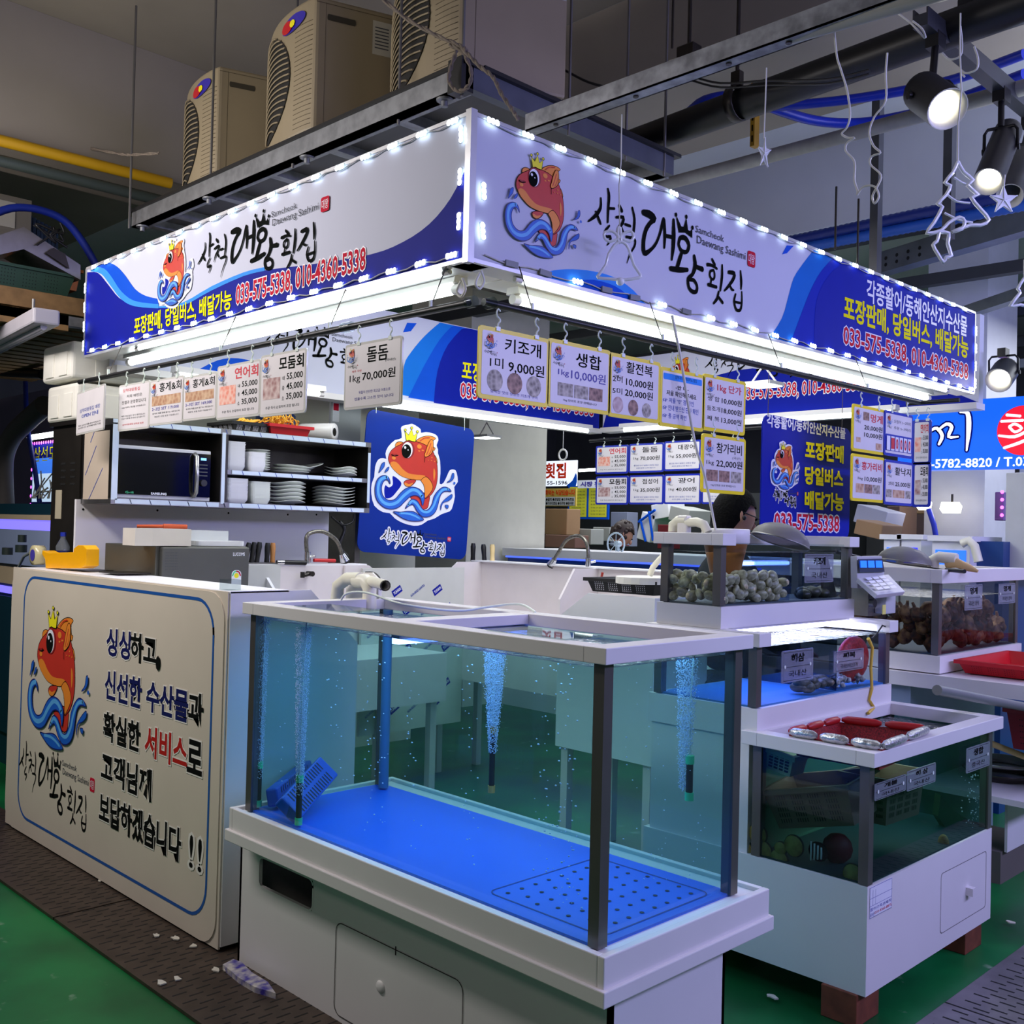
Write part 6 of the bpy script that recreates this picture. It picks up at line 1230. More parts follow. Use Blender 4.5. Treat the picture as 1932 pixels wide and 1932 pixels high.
# far left: steel fridge and foam boxes
t = thing('steel_refrigerator', 'tall dark stainless fridge behind the counter under the white foam boxes', 'refrigerator', (2.4, 5.45, 0)); fs_ = mat('stainless_dark', (96, 90, 82), .28, .85, noise=.25, scale=5)
m = M(); m.box(2.14, 2.9, 5.24, 5.60, .02, 1.98); m.build('body', fs_, t); m = M()
for j in range(2):
    for i in range(4): m.box(2.1385, 2.14, 5.30 + j * .12, 5.36 + j * .12, 1.78 - i * .035, 1.79 - i * .035)
m.build('vent_slots', slotm, t); m = M(); m.box(2.1385, 2.14, 5.46, 5.54, 1.5, 1.65); m.build('notice', mat('notice_paper', (190, 180, 155), .6), t)
m = M(); m.add([(2.12, 5.24, 1.98), (2.12, 5.6, 1.98), (2.9, 5.6, 1.98), (2.9, 5.24, 1.98), (2.12, 5.24, 2.0), (2.12, 5.6, 2.0), (2.9, 5.6, 2.0), (2.9, 5.24, 2.0)], [(3, 2, 1, 0), (4, 5, 6, 7), (0, 1, 5, 4), (1, 2, 6, 5), (2, 3, 7, 6), (3, 0, 4, 7)]); m.build('top_cap', dsteel, t)
fw = mat('styrofoam', (238, 235, 224), .7)
for i, (z, dx, lb) in enumerate(((2.0, .03, 'lower'), (2.205, 0, 'upper'))):
    t = thing('foam_box', lb + ' white styrofoam box of the stack on the steel fridge', 'foam box', (2.4, 5.42, z)); m = M(); m.box(2.08 + dx, 2.62, 5.24, 5.62, z, z + .19); m.build('box', fw, t, bevel=.02, seg=3)
    m = M()
    for y0_ in (5.29, 5.46): m.box(2.074 + dx, 2.082 + dx, y0_, y0_ + .1, z + .02, z + .14)
    m.box(2.2, 2.45, 5.234, 5.242, z + .02, z + .14); m.build('relief_panel', fw, t, bevel=.003)
# ================================================================ people
def skin_body(name, joints, edges, mt, parent, sub=2, root=0):
    me = bpy.data.meshes.new(name); q = MW[parent].inverted(); me.from_pydata([tuple(q @ Vector(j[:3])) for j in joints], edges, []); o = bpy.data.objects.new(name, me); COL.objects.link(o); o.parent = parent
    s = o.modifiers.new('skin', 'SKIN'); s.use_smooth_shade = True
    for i, j in enumerate(joints): d = me.skin_vertices[0].data[i]; r = j[3] if isinstance(j[3], tuple) else (j[3], j[3]); d.radius = r; d.use_root = i == root
    u = o.modifiers.new('sub', 'SUBSURF'); u.levels = u.render_levels = sub; me.materials.append(mt); return o
skinm = mat('skin', (206, 152, 122), .5, noise=.05); hairm = mat('hair_black', (12, 10, 10), .85, spec=.15, noise=.5, scale=90, bump=.6); blackc = mat('black_cloth', (22, 22, 26), .8)
def person(label, c, heading, hair, top, trousers, k=1.0, curly=False, glasses=False, lean=0):
    """c = ear level centre of the head, heading = direction the face looks in the XY plane"""
    t = thing('person', label, 'person', (c.x, c.y, 0)); f = Vector((math.cos(heading), math.sin(heading), 0)); s = Vector((-f.y, f.x, 0)); u = Vector((0, 0, 1)); tilt = -.25 - lean
    R = Matrix((f, s, u)).transposed() @ Matrix.Rotation(-tilt, 3, 'Y'); W = lambda a, b, z: c + R @ Vector((a, b, z)) * k
    m = M()
    n, nn = 20, 14; vs = []
    for j in range(nn + 1):
        ph = -PI / 2 + PI * j / nn; z = .118 * math.sin(ph); r = math.cos(ph)
        for i in range(n):
            a = 2 * PI * i / n; x = .098 * r * math.cos(a); y = .076 * r * math.sin(a)
            if z < 0: x = x * (1 - .15 * (-z / .118)) + .012 * (-z / .118); y *= 1 - .32 * (-z / .118)
            if math.cos(a) > .8 and -.06 < z < .03: x += .004
            vs.append(W(x, y, z))
    m.add(vs, [(j * n + i, j * n + (i + 1) % n, (j + 1) * n + (i + 1) % n, (j + 1) * n + i) for j in range(nn) for i in range(n)], None, True)
    m.sph(W(.106, 0, -.022), (.016 * k, .014 * k, .022 * k), 10, 8)
    for sg in (-1, 1): m.sph(W(-.004, sg * .078, -.005), (.017 * k, .009 * k, .03 * k), 10, 8)
    neck = c + Vector((0, 0, -.16 * k)) - f * .03 * k; head = m
    head.build('head', skinm, t)
    m = M()
    for sg in (-1, 1): m.sph(W(.094, sg * .03, .005), (.008 * k, .012 * k, .006 * k), 8, 6)
    m.build('eyes', ink, t); m = M(); m.sph(W(.1, 0, -.06), (.006 * k, .022 * k, .005 * k), 8, 6); m.build('mouth', mat('lips', (170, 96, 84), .5), t)
    m = M(); vs = []
    for j in range(nn + 1):
        ph = -.75 + (PI / 2 + .75) * j / nn
        for i in range(n):
            a = 2 * PI * i / n; fr_ = math.cos(a); lo = -.7 if fr_ < -.1 else -.1 if fr_ < .25 else .42; ph2 = max(ph, lo); w_ = 1.1 + (.05 * math.sin(7 * a + 9 * ph) if curly else .012 * math.sin(5 * a))
            vs.append(W(.1 * w_ * math.cos(ph2) * fr_ - .004, .08 * w_ * math.cos(ph2) * math.sin(a), .122 * w_ * math.sin(ph2)))
    m.add(vs, [(j * n + i, j * n + (i + 1) % n, (j + 1) * n + (i + 1) % n, (j + 1) * n + i) for j in range(nn) for i in range(n)], None, True)
    if curly:
        for q in range(40): a = random.random() * 6.28; ph = random.uniform(-.2, 1.4); m.sph(W(.105 * math.cos(ph) * math.cos(a) * (1 if math.cos(a) < .3 else .7), .085 * math.cos(ph) * math.sin(a), .125 * math.sin(ph)), .02 * k, 7, 5)
    m.build('hair', hair, t)
    B = lambda a, b, z, r: tuple(Vector((neck.x, neck.y, z)) + f * a * k + s * b * k) + (r,)
    zn = neck.z; hp = zn - .58 * k; j = [B(-.02, 0, hp, (.14 * k, .11 * k)), B(-.02, 0, hp + .22 * k, (.13 * k, .1 * k)), B(-.0, 0, zn - .12 * k, (.15 * k, .1 * k)), B(0, 0, zn - .0 * k, (.055 * k, .055 * k))]
    ed = [(0, 1), (1, 2), (2, 3)]
    for sg in (-1, 1):
        n0 = len(j); j += [B(0, sg * .19, zn - .11 * k, .06 * k), B(.02, sg * .24, zn - .36 * k, .048 * k), B(.2, sg * .19, zn - .45 * k, .04 * k)]; ed += [(2, n0), (n0, n0 + 1), (n0 + 1, n0 + 2)]
    skin_body('shirt', j, ed, top, t)
    j = [B(-.02, 0, hp, (.14 * k, .11 * k))]; ed = []
    for sg in (-1, 1): n0 = len(j); j += [B(-.02, sg * .09, hp - .08, .09 * k), B(.0, sg * .1, hp * .52, .06 * k), B(-.02, sg * .1, .06, .045 * k), B(.12, sg * .1, .04, .035 * k)]; ed += [(0, n0), (n0, n0 + 1), (n0 + 1, n0 + 2), (n0 + 2, n0 + 3)]
    skin_body('trousers', j, ed, trousers, t)
    for sg in (-1, 1):
        w0 = Vector(B(.2, sg * .19, zn - .45 * k, 0)[:3]); o = [tuple(w0) + (.028 * k,), tuple(w0 + f * .07 * k) + (.024 * k,)]; ed = [(0, 1)]
        for q in range(4): fb0 = w0 + f * (.08 + .0) * k + s * (q - 1.5) * .018 * k; n0 = len(o); o += [tuple(fb0 + f * .02 * k) + (.009 * k,), tuple(fb0 + f * (.055 - .004 * abs(q - 1.4)) * k - u * .012 * k) + (.008 * k,), tuple(fb0 + f * .07 * k - u * .03 * k) + (.007 * k,)]; ed += [(1, n0), (n0, n0 + 1), (n0 + 1, n0 + 2)]
        n0 = len(o); o += [tuple(w0 + f * .05 * k - s * sg * .035 * k) + (.01 * k,), tuple(w0 + f * .085 * k - s * sg * .045 * k - u * .01 * k) + (.008 * k,)]; ed += [(0, n0), (n0, n0 + 1)]
        skin_body('hand', o, ed, skinm, t, 1)
    if glasses:
        m = M()
        for sg in (-1, 1): m.tube([W(-.01, sg * .084, .012), W(.06, sg * .082, .008), W(.105, sg * .06, .004)], .0028 * k, 6); m.tube([W(.105, sg * .035, .0) + R @ Vector((0, .024 * math.cos(a), .017 * math.sin(a))) * k for a in [2 * PI * q / 12 for q in range(13)]], .0025 * k, 5)
        m.build('glasses', black, t); m = M()
        for sg in (-1, 1): m.sph(W(.004, sg * .09, -.012), (.011 * k, .008 * k, .012 * k), 8, 6)
        m.build('earphones', black, t)
    return t
pc = P(1386, 972, D=4.85)
person('person with short black hair, glasses and black shirt looking down behind the top clam tank', pc, math.radians(-28), hairm, blackc, blackc, 1.0, False, True)
pc = P(1174, 1008, X=7.5)
person('person with curly dark hair and red jacket bending over far behind the sink', pc, math.radians(-35), mat('hair_brown', (52, 36, 32), .6), mat('red_jacket', (170, 24, 34), .7), blackc, 1.0, True, False, .3)
# ================================================================ overhead steelwork and outdoor units
def bar(name, label, p0, p1, r, mt, cat, group=None, n=10): m = M(); m.cyl(p0, p1, r, n); return tag(m.build(name, mt), label, cat, group)
t = thing('equipment_platform', 'hanging galvanised steel platform carrying the three beige air conditioner units', 'platform', (2.9, 3.9, 3.04))
zt = 3.075
for a in ((2.33, 2.375, 2.66, 5.16), (3.46, 3.505, 2.66, 5.16)): m = M(); m.box(*a, 3.0, zt); m.box(a[0], a[1] + .02, a[2], a[3], 3.0, 3.006); m.build('side_channel', galv, t)
m = M(); m.box(2.33, 3.505, 2.62, 2.66, 3.0, zt); m.build('front_channel', mat('dark_galvanised', (92, 96, 108), .45, .6, noise=.2), t)
for y in (3.05, 3.5, 3.95, 4.4, 4.85, 5.12): m = M(); m.box(2.375, 3.46, y, y + .05, 3.02, 3.06); m.build('cross_member', galv, t)
m = M(); m.box(2.375, 3.46, 2.66, 5.16, 3.06, 3.07); m.build('plywood_panel', mat('film_ply', (58, 56, 54), .5, noise=.3, scale=6), t)
m = M(); m.box(2.32, 2.4, 2.61, 5.17, zt, zt + .014); m.box(2.4, 3.53, 2.60, 2.68, zt, zt + .014); m.build('rubber_strip', black, t)
for y in (2.75, 3.6, 4.4, 5.08): m = M(); m.cyl((2.35, y, 2.97), (2.35, y, 3.0), .012, 8); m.cyl((2.35, y, 2.99), (2.35, y, 2.997), .03, 10); m.build('bolt', galv, t)
m = M(); m.box(2.31, 2.365, 2.62, 2.69, 2.985, 3.1); m.build('corner_bracket', black, t)
rodm = mat('threaded_rod', (120, 118, 115), .4, .7)
for i, (x, y, lb) in enumerate(((2.30, 5.12, 'far left end of the platform'), (2.36, 4.41, 'in front of the far air conditioner'), (2.36, 3.72, 'between far and middle air conditioners'), (2.36, 3.02, 'between middle and near air conditioners'), (2.35, 2.66, 'near corner of the platform'), (2.85, 2.62, 'left part of the right platform edge'), (3.2, 2.63, 'middle of the right platform edge'), (3.44, 2.62, 'right end of the platform'))): bar('threaded_rod', 'thin steel hanging rod at the ' + lb, (x, y, 2.98), (x, y, CZ - .03), .006, rodm, 'rod', 'platform hanging rods', 6); m = M()
acb = mat('ac_beige', (150, 136, 110), .5, noise=.04); acd = mat('ac_dark', (20, 18, 16), .8)
def ac(cx, cy, label, z0=3.09, h=.545, w=.70, d=.33, top_badge=True):
    t = thing('air_conditioner_unit', label, 'air conditioner', (cx, cy, z0)); a = Vector((.947, -.322, 0)); b = Vector((.322, .947, 0)); C = Vector((cx, cy, z0))
    bul = lambda q: .085 * math.sin(PI * min(max(q, 0), 1)) ** .8
    F_ = lambda q, z, o=0: C + b * (q * w) - a * (bul(q) + o) + Vector((0, 0, z))
    m = M(); n = 16; ring = [C + b * (q / n * w) - a * bul(q / n) for q in range(n + 1)] + [C + b * w + a * d, C + a * d]; k = len(ring)
    m.add(ring + [p + Vector((0, 0, h)) for p in ring], [tuple(range(k)), tuple(range(k, 2 * k))[::-1]] + [(i, i + k, (i + 1) % k + k, (i + 1) % k) for i in range(k)]); m.build('casing', acb, t, bevel=.012)
    m = M(); vs = []; N = 28; cq, cz, rq, rz = .56, .27, .34, .215
    P_ = lambda r, th, o: F_(cq + rq * r * math.cos(th), cz + rz * r * math.sin(th), o)
    for r in (0.0, .33, .66, 1.0): vs += [P_(r, 2 * PI * i / N, .004) for i in range(N)]
    m.add(vs, [(j * N + i, j * N + (i + 1) % N, (j + 1) * N + (i + 1) % N, (j + 1) * N + i) for j in range(3) for i in range(N)]); m.build('fan_opening', acd, t)
    m = M()
    for j in range(17):
        z = -.92 + j * .115; hw = math.sqrt(max(0, 1 - z * z)); pts = [F_(cq + rq * hw * (s_ / 5 - 1), cz + rz * (z + .1 * (1 - (s_ / 5 - 1) ** 2)), .008) for s_ in range(11)]; m.tube(pts, .0038, 5)
    m.build('fan_grille', acb, t)
    m = M()
    for j in range(22):
        z = .03 + j * .02; m.tube([F_(.02 + .02 * s_, z, .0005) for s_ in range(0, 9)], .0012, 4)
    m.build('louvre_lines', mat('ac_line', (98, 86, 66), .7), t)
    m = M(); c = [F_(.2 + .13 * math.cos(th), .475 + .034 * math.sin(th) - .008 * math.cos(th), .006) for th in [2 * PI * i / 24 for i in range(24)]]; m.add(c, [tuple(range(24))], mat('badge_blue', (60, 50, 170), .3))
    c = [F_(.265 + .065 * math.cos(th), .472 + .026 * math.sin(th), .007) for th in [2 * PI * i / 24 for i in range(24)]]; m.add(c, [tuple(range(24))], mat('badge_red', (200, 30, 40), .3)); c = [F_(.2 + .03 * math.cos(th), .475 + .016 * math.sin(th), .008) for th in [2 * PI * i / 8 for i in range(8)]]; m.add(c, [tuple(range(8))], eY); m.build('badge', None, t)
    G_ = lambda s_, z, o=0: C + a * (s_ * d) + Vector((0, 0, z)) + Vector((-.322, -.947, 0)) * o
    m = M(); q = rr(.14, .5, .455, .48, .012, 4); m.add([G_(x, z, .002) for x, z in q], [tuple(range(len(q)))]); m.build('handle_recess', mat('ac_recess', (60, 54, 42), .8), t)
    m = M(); m.add([G_(.12, 0, .001), G_(.125, 0, .001), G_(.125, h - .02, .001), G_(.12, h - .02, .001)], [(0, 1, 2, 3)]); m.add([G_(.0, h - .025, .001), G_(1, h - .025, .001), G_(1, h - .022, .001), G_(0, h - .022, .001)], [(0, 1, 2, 3)]); m.build('seam', MATS['ac_line'], t)
    m = M(); m.add([G_(.72, .36, .002), G_(.98, .36, .002), G_(.98, .5, .002), G_(.72, .5, .002)], [(0, 1, 2, 3)]); m.build('rating_label', mat('label_paper', (190, 186, 175), .6), t)
    m = M()
    for i in range(7): m.add([G_(.75, .47 - i * .014, .003), G_(.93, .47 - i * .014, .003), G_(.93, .475 - i * .014, .003), G_(.75, .475 - i * .014, .003)], [(0, 1, 2, 3)])
    m.build('label_lines', inkgrey, t)
ac(2.395, 4.42, 'beige air conditioner unit with oval badge farthest left on the hanging platform')
ac(2.335, 3.54, 'beige air conditioner unit with oval badge in the middle of the hanging platform')
ac(2.395, 2.72, 'large near beige air conditioner unit cut by the top of the picture', h=.6, d=.42)
def rope(name, label, pts, r=.006, mt=None):
    m = M(); q = smooth_pts([tuple(p) for p in pts], 5, False)
    for s_ in (0, PI): m.tube([(x + r * .7 * math.cos(i * 1.3 + s_), y, z + r * .7 * math.sin(i * 1.3 + s_)) for i, (x, y, z) in enumerate(q)], r * .8, 6)
    return tag(m.build(name, mt or mat('rope_grey', (128, 116, 104), .85, noise=.3, scale=80)), label, 'rope')
rope('rope', 'grey rope coming down to the near corner of the platform', [P(u, v, X=2.2) for u, v in ((690, -30), (760, 30), (820, 65), (865, 85), (880, 95))])
rope('rope', 'grey rope tail hanging down from the near corner of the platform', [P(u, v, X=2.2) for u, v in ((850, 85), (880, 100), (905, 125), (930, 145), (945, 175), (965, 205), (978, 225))])
rope('rope', 'grey rope loop tied around the corner bracket of the platform', [P(u, v, X=2.28) for u, v in ((862, 95), (850, 130), (848, 155), (865, 172), (885, 160), (888, 130), (872, 95))])
rope('rope', 'grey rope tied to the far left hanging rod', [P(u, v, X=2.3) for u, v in ((0, 252), (80, 262), (160, 278), (225, 290), (250, 292), (300, 289))])
# left back: yellow beam, dark pipe, pallets and clutter
bar('yellow_beam', 'yellow painted steel bar crossing under the ceiling at the left', P(-60, 250, Z=3.4), P(322, 346, Z=3.4), .03, mat('yellow_paint', (196, 150, 10), .5), 'beam')
bar('drain_pipe', 'dark green grey pipe below the yellow bar at the left', P(-60, 288, Z=3.3), P(330, 385, Z=3.3), .03, mat('pipe_dark', (58, 68, 66), .5), 'pipe')
woodp = mat('pallet_wood', (150, 116, 76), .75, noise=.4, scale=9, bump=.2)
t = thing('pallet_rack', 'wooden pallet shelf with slatted underside hanging at the upper left', 'pallet', (1.9, 6.6, 2.6))
for i in range(17): y = 5.75 + i * .17; m = M(); m.box(1.0, 3.1, y, y + .12, 2.585, 2.605); m.build('slat', woodp, t)
m = M(); m.box(1.0, 2.42, 5.70, 5.73, 2.61, 2.70); m.build('front_board', woodp, t); m = M(); m.box(1.4, 2.2, 5.6, 5.7, 2.5, 2.58); m.build('block', woodp, t)
for x in (1.3, 2.0, 2.7): m = M(); m.box(x, x + .05, 5.75, 8.5, 2.606, 2.68); m.build('stringer', woodp, t)
m = M(); m.box(1.0, 3.1, 5.75, 8.6, 2.70, 2.715); m.build('top_sheet', woodp, t)
m = M(); m.box(1.2, 2.9, 5.60, 5.66, 2.53, 2.58); tag(m.build('steel_angle', galv), 'galvanised angle carrying the wooden pallet shelf', 'beam')
crate('dark green slotted crate on the wooden pallet shelf', (2.02, 5.98, 2.72), (0, 0, 0), (.28, .2, .12), mat('crate_green', (30, 62, 48), .6), 'green_crate')
m = M(); q = [P(u, v, Y=5.75) for u, v in ((-20, 450), (45, 428), (152, 500), (152, 528), (45, 470), (-20, 485))]; m.add(q + [p + Vector((0, .3, 0)) for p in q], [(0, 1, 2, 3, 4, 5), (11, 10, 9, 8, 7, 6)] + [(i, i + 6, (i + 1) % 6 + 6, (i + 1) % 6) for i in range(6)]); tag(m.build('steel_hood', steel), 'shiny steel hood lying over the green crate at the upper left', 'hood')
m = M(); q = [P(u, v, Y=5.74) for u, v in ((85, 478), (100, 468), (122, 480), (130, 508))]; m.add(q + [p - Vector((0, .01, 0)) for p in q], [(0, 1, 2, 3), (7, 6, 5, 4)]); tag(m.build('hood_handle', dsteel), 'dark flap on the shiny steel hood', 'flap')
crate('orange crate behind the steel hood at the upper left', (2.35, 6.3, 2.85), (0, 0, 0), (.14, .12, .12), mat('crate_orange', (220, 130, 30), .55), 'orange_crate', slots=False)
crate('orange crate at the left picture edge above the steel hood', (1.55, 6.1, 3.0), (0, 0, 0), (.25, .12, .12), mat('crate_orange', (220, 130, 30), .55), 'orange_crate', slots=False)
m = M(); m.tube(smooth_pts([tuple(P(u, v, Y=6.05)) for u, v in ((-30, 412), (20, 393), (70, 395), (120, 415), (155, 455), (180, 500), (190, 530))], 4, False), .022, 10); tag(m.build('blue_hose', mat('hose_navy', (16, 40, 140), .45)), 'thick blue hose arching over the clutter at the upper left', 'hose')
m = M()
for sd in (1, 2): 
    random.seed(sd); m.tube(smooth_pts([tuple(P(60 + random.random() * 70, 420 + random.random() * 50, Y=5.72 + sd * .01)) for _ in range(7)], 4, False), .006, 6)
tag(m.build('black_cable', black), 'tangled black cable on the steel hood at the upper left', 'cable')
t = thing('air_conditioner_unit', 'grey air conditioner unit with blue grille behind the hose at the upper left', 'air conditioner', (1.8, 6.9, 3.0)); m = M(); q0, q1 = P(-30, 430, Y=6.8), P(62, 320, Y=6.8); m.box(q0.x, q1.x, 6.8, 7.2, 2.85, 3.5); m.build('casing', mat('ac_grey', (128, 122, 112), .6), t)
m = M(); 
for i in range(8): m.box(q1.x + .004 + i * .035, q1.x + .025 + i * .035, 6.85 + i * .03, 7.2, 2.95, 3.42)
m.build('grille', mat('grille_blue', (30, 60, 86), .5), t); m = M(); m.box(q1.x - .22, q1.x - .1, 6.79, 6.8, 3.3, 3.46); m.build('label', MATS['label_paper'], t)
t = thing('fluorescent_lamp', 'unlit grey batten lamp below the pallets at the far left', 'lamp', tuple(P(0, 640, Z=2.5))); p, q = P(-40, 676, Z=2.42), P(88, 612, Z=2.42); d = (q - p).normalized(); s_ = Vector((-d.y, d.x, 0)) * .06; h = Vector((0, 0, .075)); m = M(); vs = [p - s_, q - s_, q + s_, p + s_]; m.add(vs + [v + h for v in vs], [(3, 2, 1, 0), (4, 5, 6, 7), (0, 1, 5, 4), (1, 2, 6, 5), (2, 3, 7, 6), (3, 0, 4, 7)]); m.build('housing', mat('batten_body', (176, 172, 180), .4), t, bevel=.01)
m = M(); m.cyl(q - d * .25 + h, q - d * .25 + Vector((0, 0, .16)), .008, 8); m.build('hanger_rod', rodm, t); m = M(); m.cyl(p + Vector((0, 0, -.005)), q - d * .05 + Vector((0, 0, -.005)), .016, 8); m.build('tube', mat('tube_off', (205, 200, 215), .3), t)
# galvanised rail with batten lamp, right of centre
a, b = P(1000, 240, X=2.6), P(1900, -50, X=2.6)
t = thing('ceiling_rail', 'blotchy galvanised rail running from the sign corner to the top right', 'rail', tuple(a)); m = M(); m.box(2.575, 2.63, b.y, a.y, 2.905, 2.91); m.box(2.575, 2.58, b.y, a.y, 2.905, 2.965); m.box(2.625, 2.63, b.y, a.y, 2.905, 2.965); m.build('channel', mat('rail_galv', (170, 172, 178), .45, .35, noise=.5, scale=18), t)
m = M()
for y in (2.45, 2.1, 1.75, 1.55, 1.3, 1.15): m.cyl((2.6, y, 2.9), (2.6, y, 2.9049), .009, 10)
m.build('rivets', dsteel, t); t['label'] = t['label']
m = M(); m.cyl(P(1268, 130, X=2.61), P(1900, -55, X=2.61), .028, 12); m.box(2.585, 2.635, .8, 1.94, 2.952, 2.97); tag(m.build('batten_lamp', mat('batten_grey', (176, 172, 160), .35)), 'long switched off grey tube lamp lying on the galvanised rail', 'lamp')
# big pipes and hoses
bar('black_pipe', 'thick black pipe crossing above the right fascia sign', P(1185, 275, Z=3.2), (3.44, 1.15, 3.22), .062, mat('pipe_black', (20, 20, 22), .4), 'pipe', n=16)
bar('black_pipe', 'wider black pipe sleeve at the top right corner', (3.5, 1.42, 3.26), (3.56, .7, 3.3), .078, MATS['pipe_black'], 'pipe', n=16)
m = M(); p = P(1385, 195, Z=3.2); 
for k in range(1): m.lathe([(.066, -.02), (.07, -.02), (.07, .02), (.066, .02)], (3.475, p.y, 3.205), 18, R=Euler((PI / 2, 0, 0)).to_matrix()); m.box(3.46, 3.49, p.y - .02, p.y + .02, 3.27, 3.33)
tag(m.build('pipe_clamp', dsteel), 'dark metal clamp around the thick black pipe', 'clamp')
bar('hanging_rod', 'dark rod holding the clamp of the thick black pipe', (3.475, p.y, 3.33), (3.475, p.y, CZ - .02), .008, dsteel, 'rod'); m = M(); m.box(3.1, 3.2, 2.55, 2.66, 3.33, 3.42); 
bar('grey_conduit', 'pale grey conduit pipe crossing behind the hanging ornaments', (4.048, 3.3, 3.2), (4.047, 1.2, 3.2), .03, mat('conduit', (170, 168, 162), .55, noise=.2, scale=14), 'pipe', n=12)
bh = mat('hose_blue', (20, 50, 190), .35, noise=.1, scale=40)
def hose(label, pts, r, n=4, **k): m = M(); m.tube(smooth_pts([tuple(P(u, v, **k)) for u, v in pts], n, False), r, 10); return tag(m.build('blue_hose', bh), label, 'hose')
hose('bright blue hose sagging below the black pipe, lower of two', [(1180, 262), (1280, 225), (1330, 190), (1400, 182), (1470, 208), (1540, 228), (1620, 232), (1720, 215), (1800, 190), (1932, 140)], .022, Z=3.35)
hose('bright blue hose behind the black pipe, upper of two', [(1400, 205), (1500, 198), (1600, 188), (1700, 172), (1800, 150), (1932, 102)], .02, Z=3.35)
def ribbed(label, p, q, r, mt):
    m = M(); p, q = Vector(p), Vector(q); n = 90; m.tube([p.lerp(q, i / n) for i in range(n + 1)], [r * (1 if i % 2 else .88) for i in range(n + 1)], 10); tag(m.build('ribbed_hose', mt), label, 'hose')
ribbed('ribbed light blue hose above the right fascia sign, lower of the pair', P(1500, 470, Z=3.2), P(1990, 375, Z=3.2), .034, mat('ribbed_blue', (36, 92, 190), .4)); ribbed('dark blue ribbed hose above the right fascia sign, upper of the pair', P(1488, 455, Z=3.25), P(1990, 350, Z=3.25), .032, mat('ribbed_navy', (22, 44, 130), .4))
m = M(); q = P(1655, 205, Z=3.4); x, y = P(1653, 400, X=4.8).x, P(1653, 400, X=4.8).y; m.box(x - .025, x + .025, y - .02, y + .02, 2.7, CZ - .25); m.box(x - .07, x + .07, y - .03, y + .03, CZ - .27, CZ - .22); tag(m.build('drop_post', mat('post_dark', (84, 86, 90), .5, .5)), 'dark vertical ceiling post behind the twisted white wires', 'post')
x, y = P(1790, 400, X=4.8).x, P(1790, 400, X=4.8).y; m = M(); m.box(x - .025, x + .025, y - .02, y + .02, 2.9, CZ - .25); tag(m.build('drop_post', MATS['post_dark']), 'dark vertical ceiling post behind the clear tree ornament', 'post')
for u, v0, v1, lb in ((1578, 352, 470, 'first short rod right of centre above the sign'), (1620, 375, 500, 'second short rod right of centre above the sign'), (1270, 0, 90, 'long thin wire left of the ceiling socket'), (1065, 0, 200, 'thin rod left of the black cable')):
    p = P(u, v0, X=4.4 if u > 1500 else 3.2); q = P(u, v1, X=p.x); bar('threaded_rod', lb, (p.x, p.y, q.z), (p.x, p.y, min(CZ, p.z)), .005, dsteel, 'rod', None, 6)
m = M(); q = P(1300, 102, X=3.3); m.box(q.x - .03, q.x + .03, q.y - .04, q.y + .04, q.z - .03, q.z + .03); m.cyl((q.x, q.y, q.z + .03), (q.x, q.y, CZ), .009, 6); tag(m.build('junction_box', dsteel, bevel=.006), 'dark junction box hanging from a conduit above the galvanised rail', 'box')
m = M(); p = P(1425, 190, X=4.2); m.box(p.x - .02, p.x + .02, p.y - .012, p.y + .012, p.z - .22, p.z + .25, mat('yellow_slotted', (176, 132, 24), .5)); 
for k in range(9): m.box(p.x - .0205, p.x - .02, p.y - .004, p.y + .004, p.z - .2 + k * .05, p.z - .17 + k * .05, ink)
tag(m.build('slotted_angle', None), 'yellow slotted angle bar behind the thick black pipe', 'bracket')
m = M(); m.tube(smooth_pts([tuple(P(u, v, X=2.9)) for u, v in ((982, 104), (1020, 110), (1070, 135), (1110, 155), (1165, 170))], 4, False), .005, 6); tag(m.build('black_cable', black), 'black cable looping from the near air conditioner to the rail', 'cable')
for y0, lb in ((0, 'lower'), (.04, 'upper')): m = M(); m.tube(smooth_pts([tuple(P(u, v - y0 * 200, X=3.3)) for u, v in ((1300, 150), (1360, 165), (1450, 160), (1560, 158), (1640, 140))], 4, False), .004, 6); tag(m.build('black_cable', black), 'thin black cable behind the galvanised rail, ' + lb, 'cable')
# truss beams at the right
gb = mat('truss_galv', (128, 134, 142), .45, .6, noise=.2, scale=7)
for p, q, w_, lb in ((P(1660, 520, Z=3.15), P(1990, 425, Z=3.15), .05, 'perforated galvanised ceiling beam right above the blue sign end'), (P(1820, 600, Z=3.0), P(1990, 545, Z=3.0), .04, 'galvanised ceiling beam right of the fascia sign end'), (P(1850, 700, Z=2.9), P(1990, 690, Z=2.9), .03, 'dark track beam above the small far spotlight')):
    p, q = Vector(p), Vector(q); d = (q - p).normalized(); m = M(); s_ = Vector((-d.y, d.x, 0)) * w_; h = Vector((0, 0, .13 if w_ > .045 else .07)); vs = [p - s_, q - s_, q + s_, p + s_]; m.add(vs + [v + h for v in vs], [(3, 2, 1, 0), (4, 5, 6, 7), (0, 1, 5, 4), (1, 2, 6, 5), (2, 3, 7, 6), (3, 0, 4, 7)]); o = m.build('ceiling_beam_steel', gb); tag(o, lb, 'beam')
    if w_ > .045:
        m = M()
        for i in range(4):
            for j in (.04, .08): c = p + d * (.1 + i * .09); m.cyl(c - s_ * 1.001 + Vector((0, 0, j)), c - s_ * 1.02 + Vector((0, 0, j)), .012, 8)
            
        m.build('bolt_holes', slotm, None).parent = o
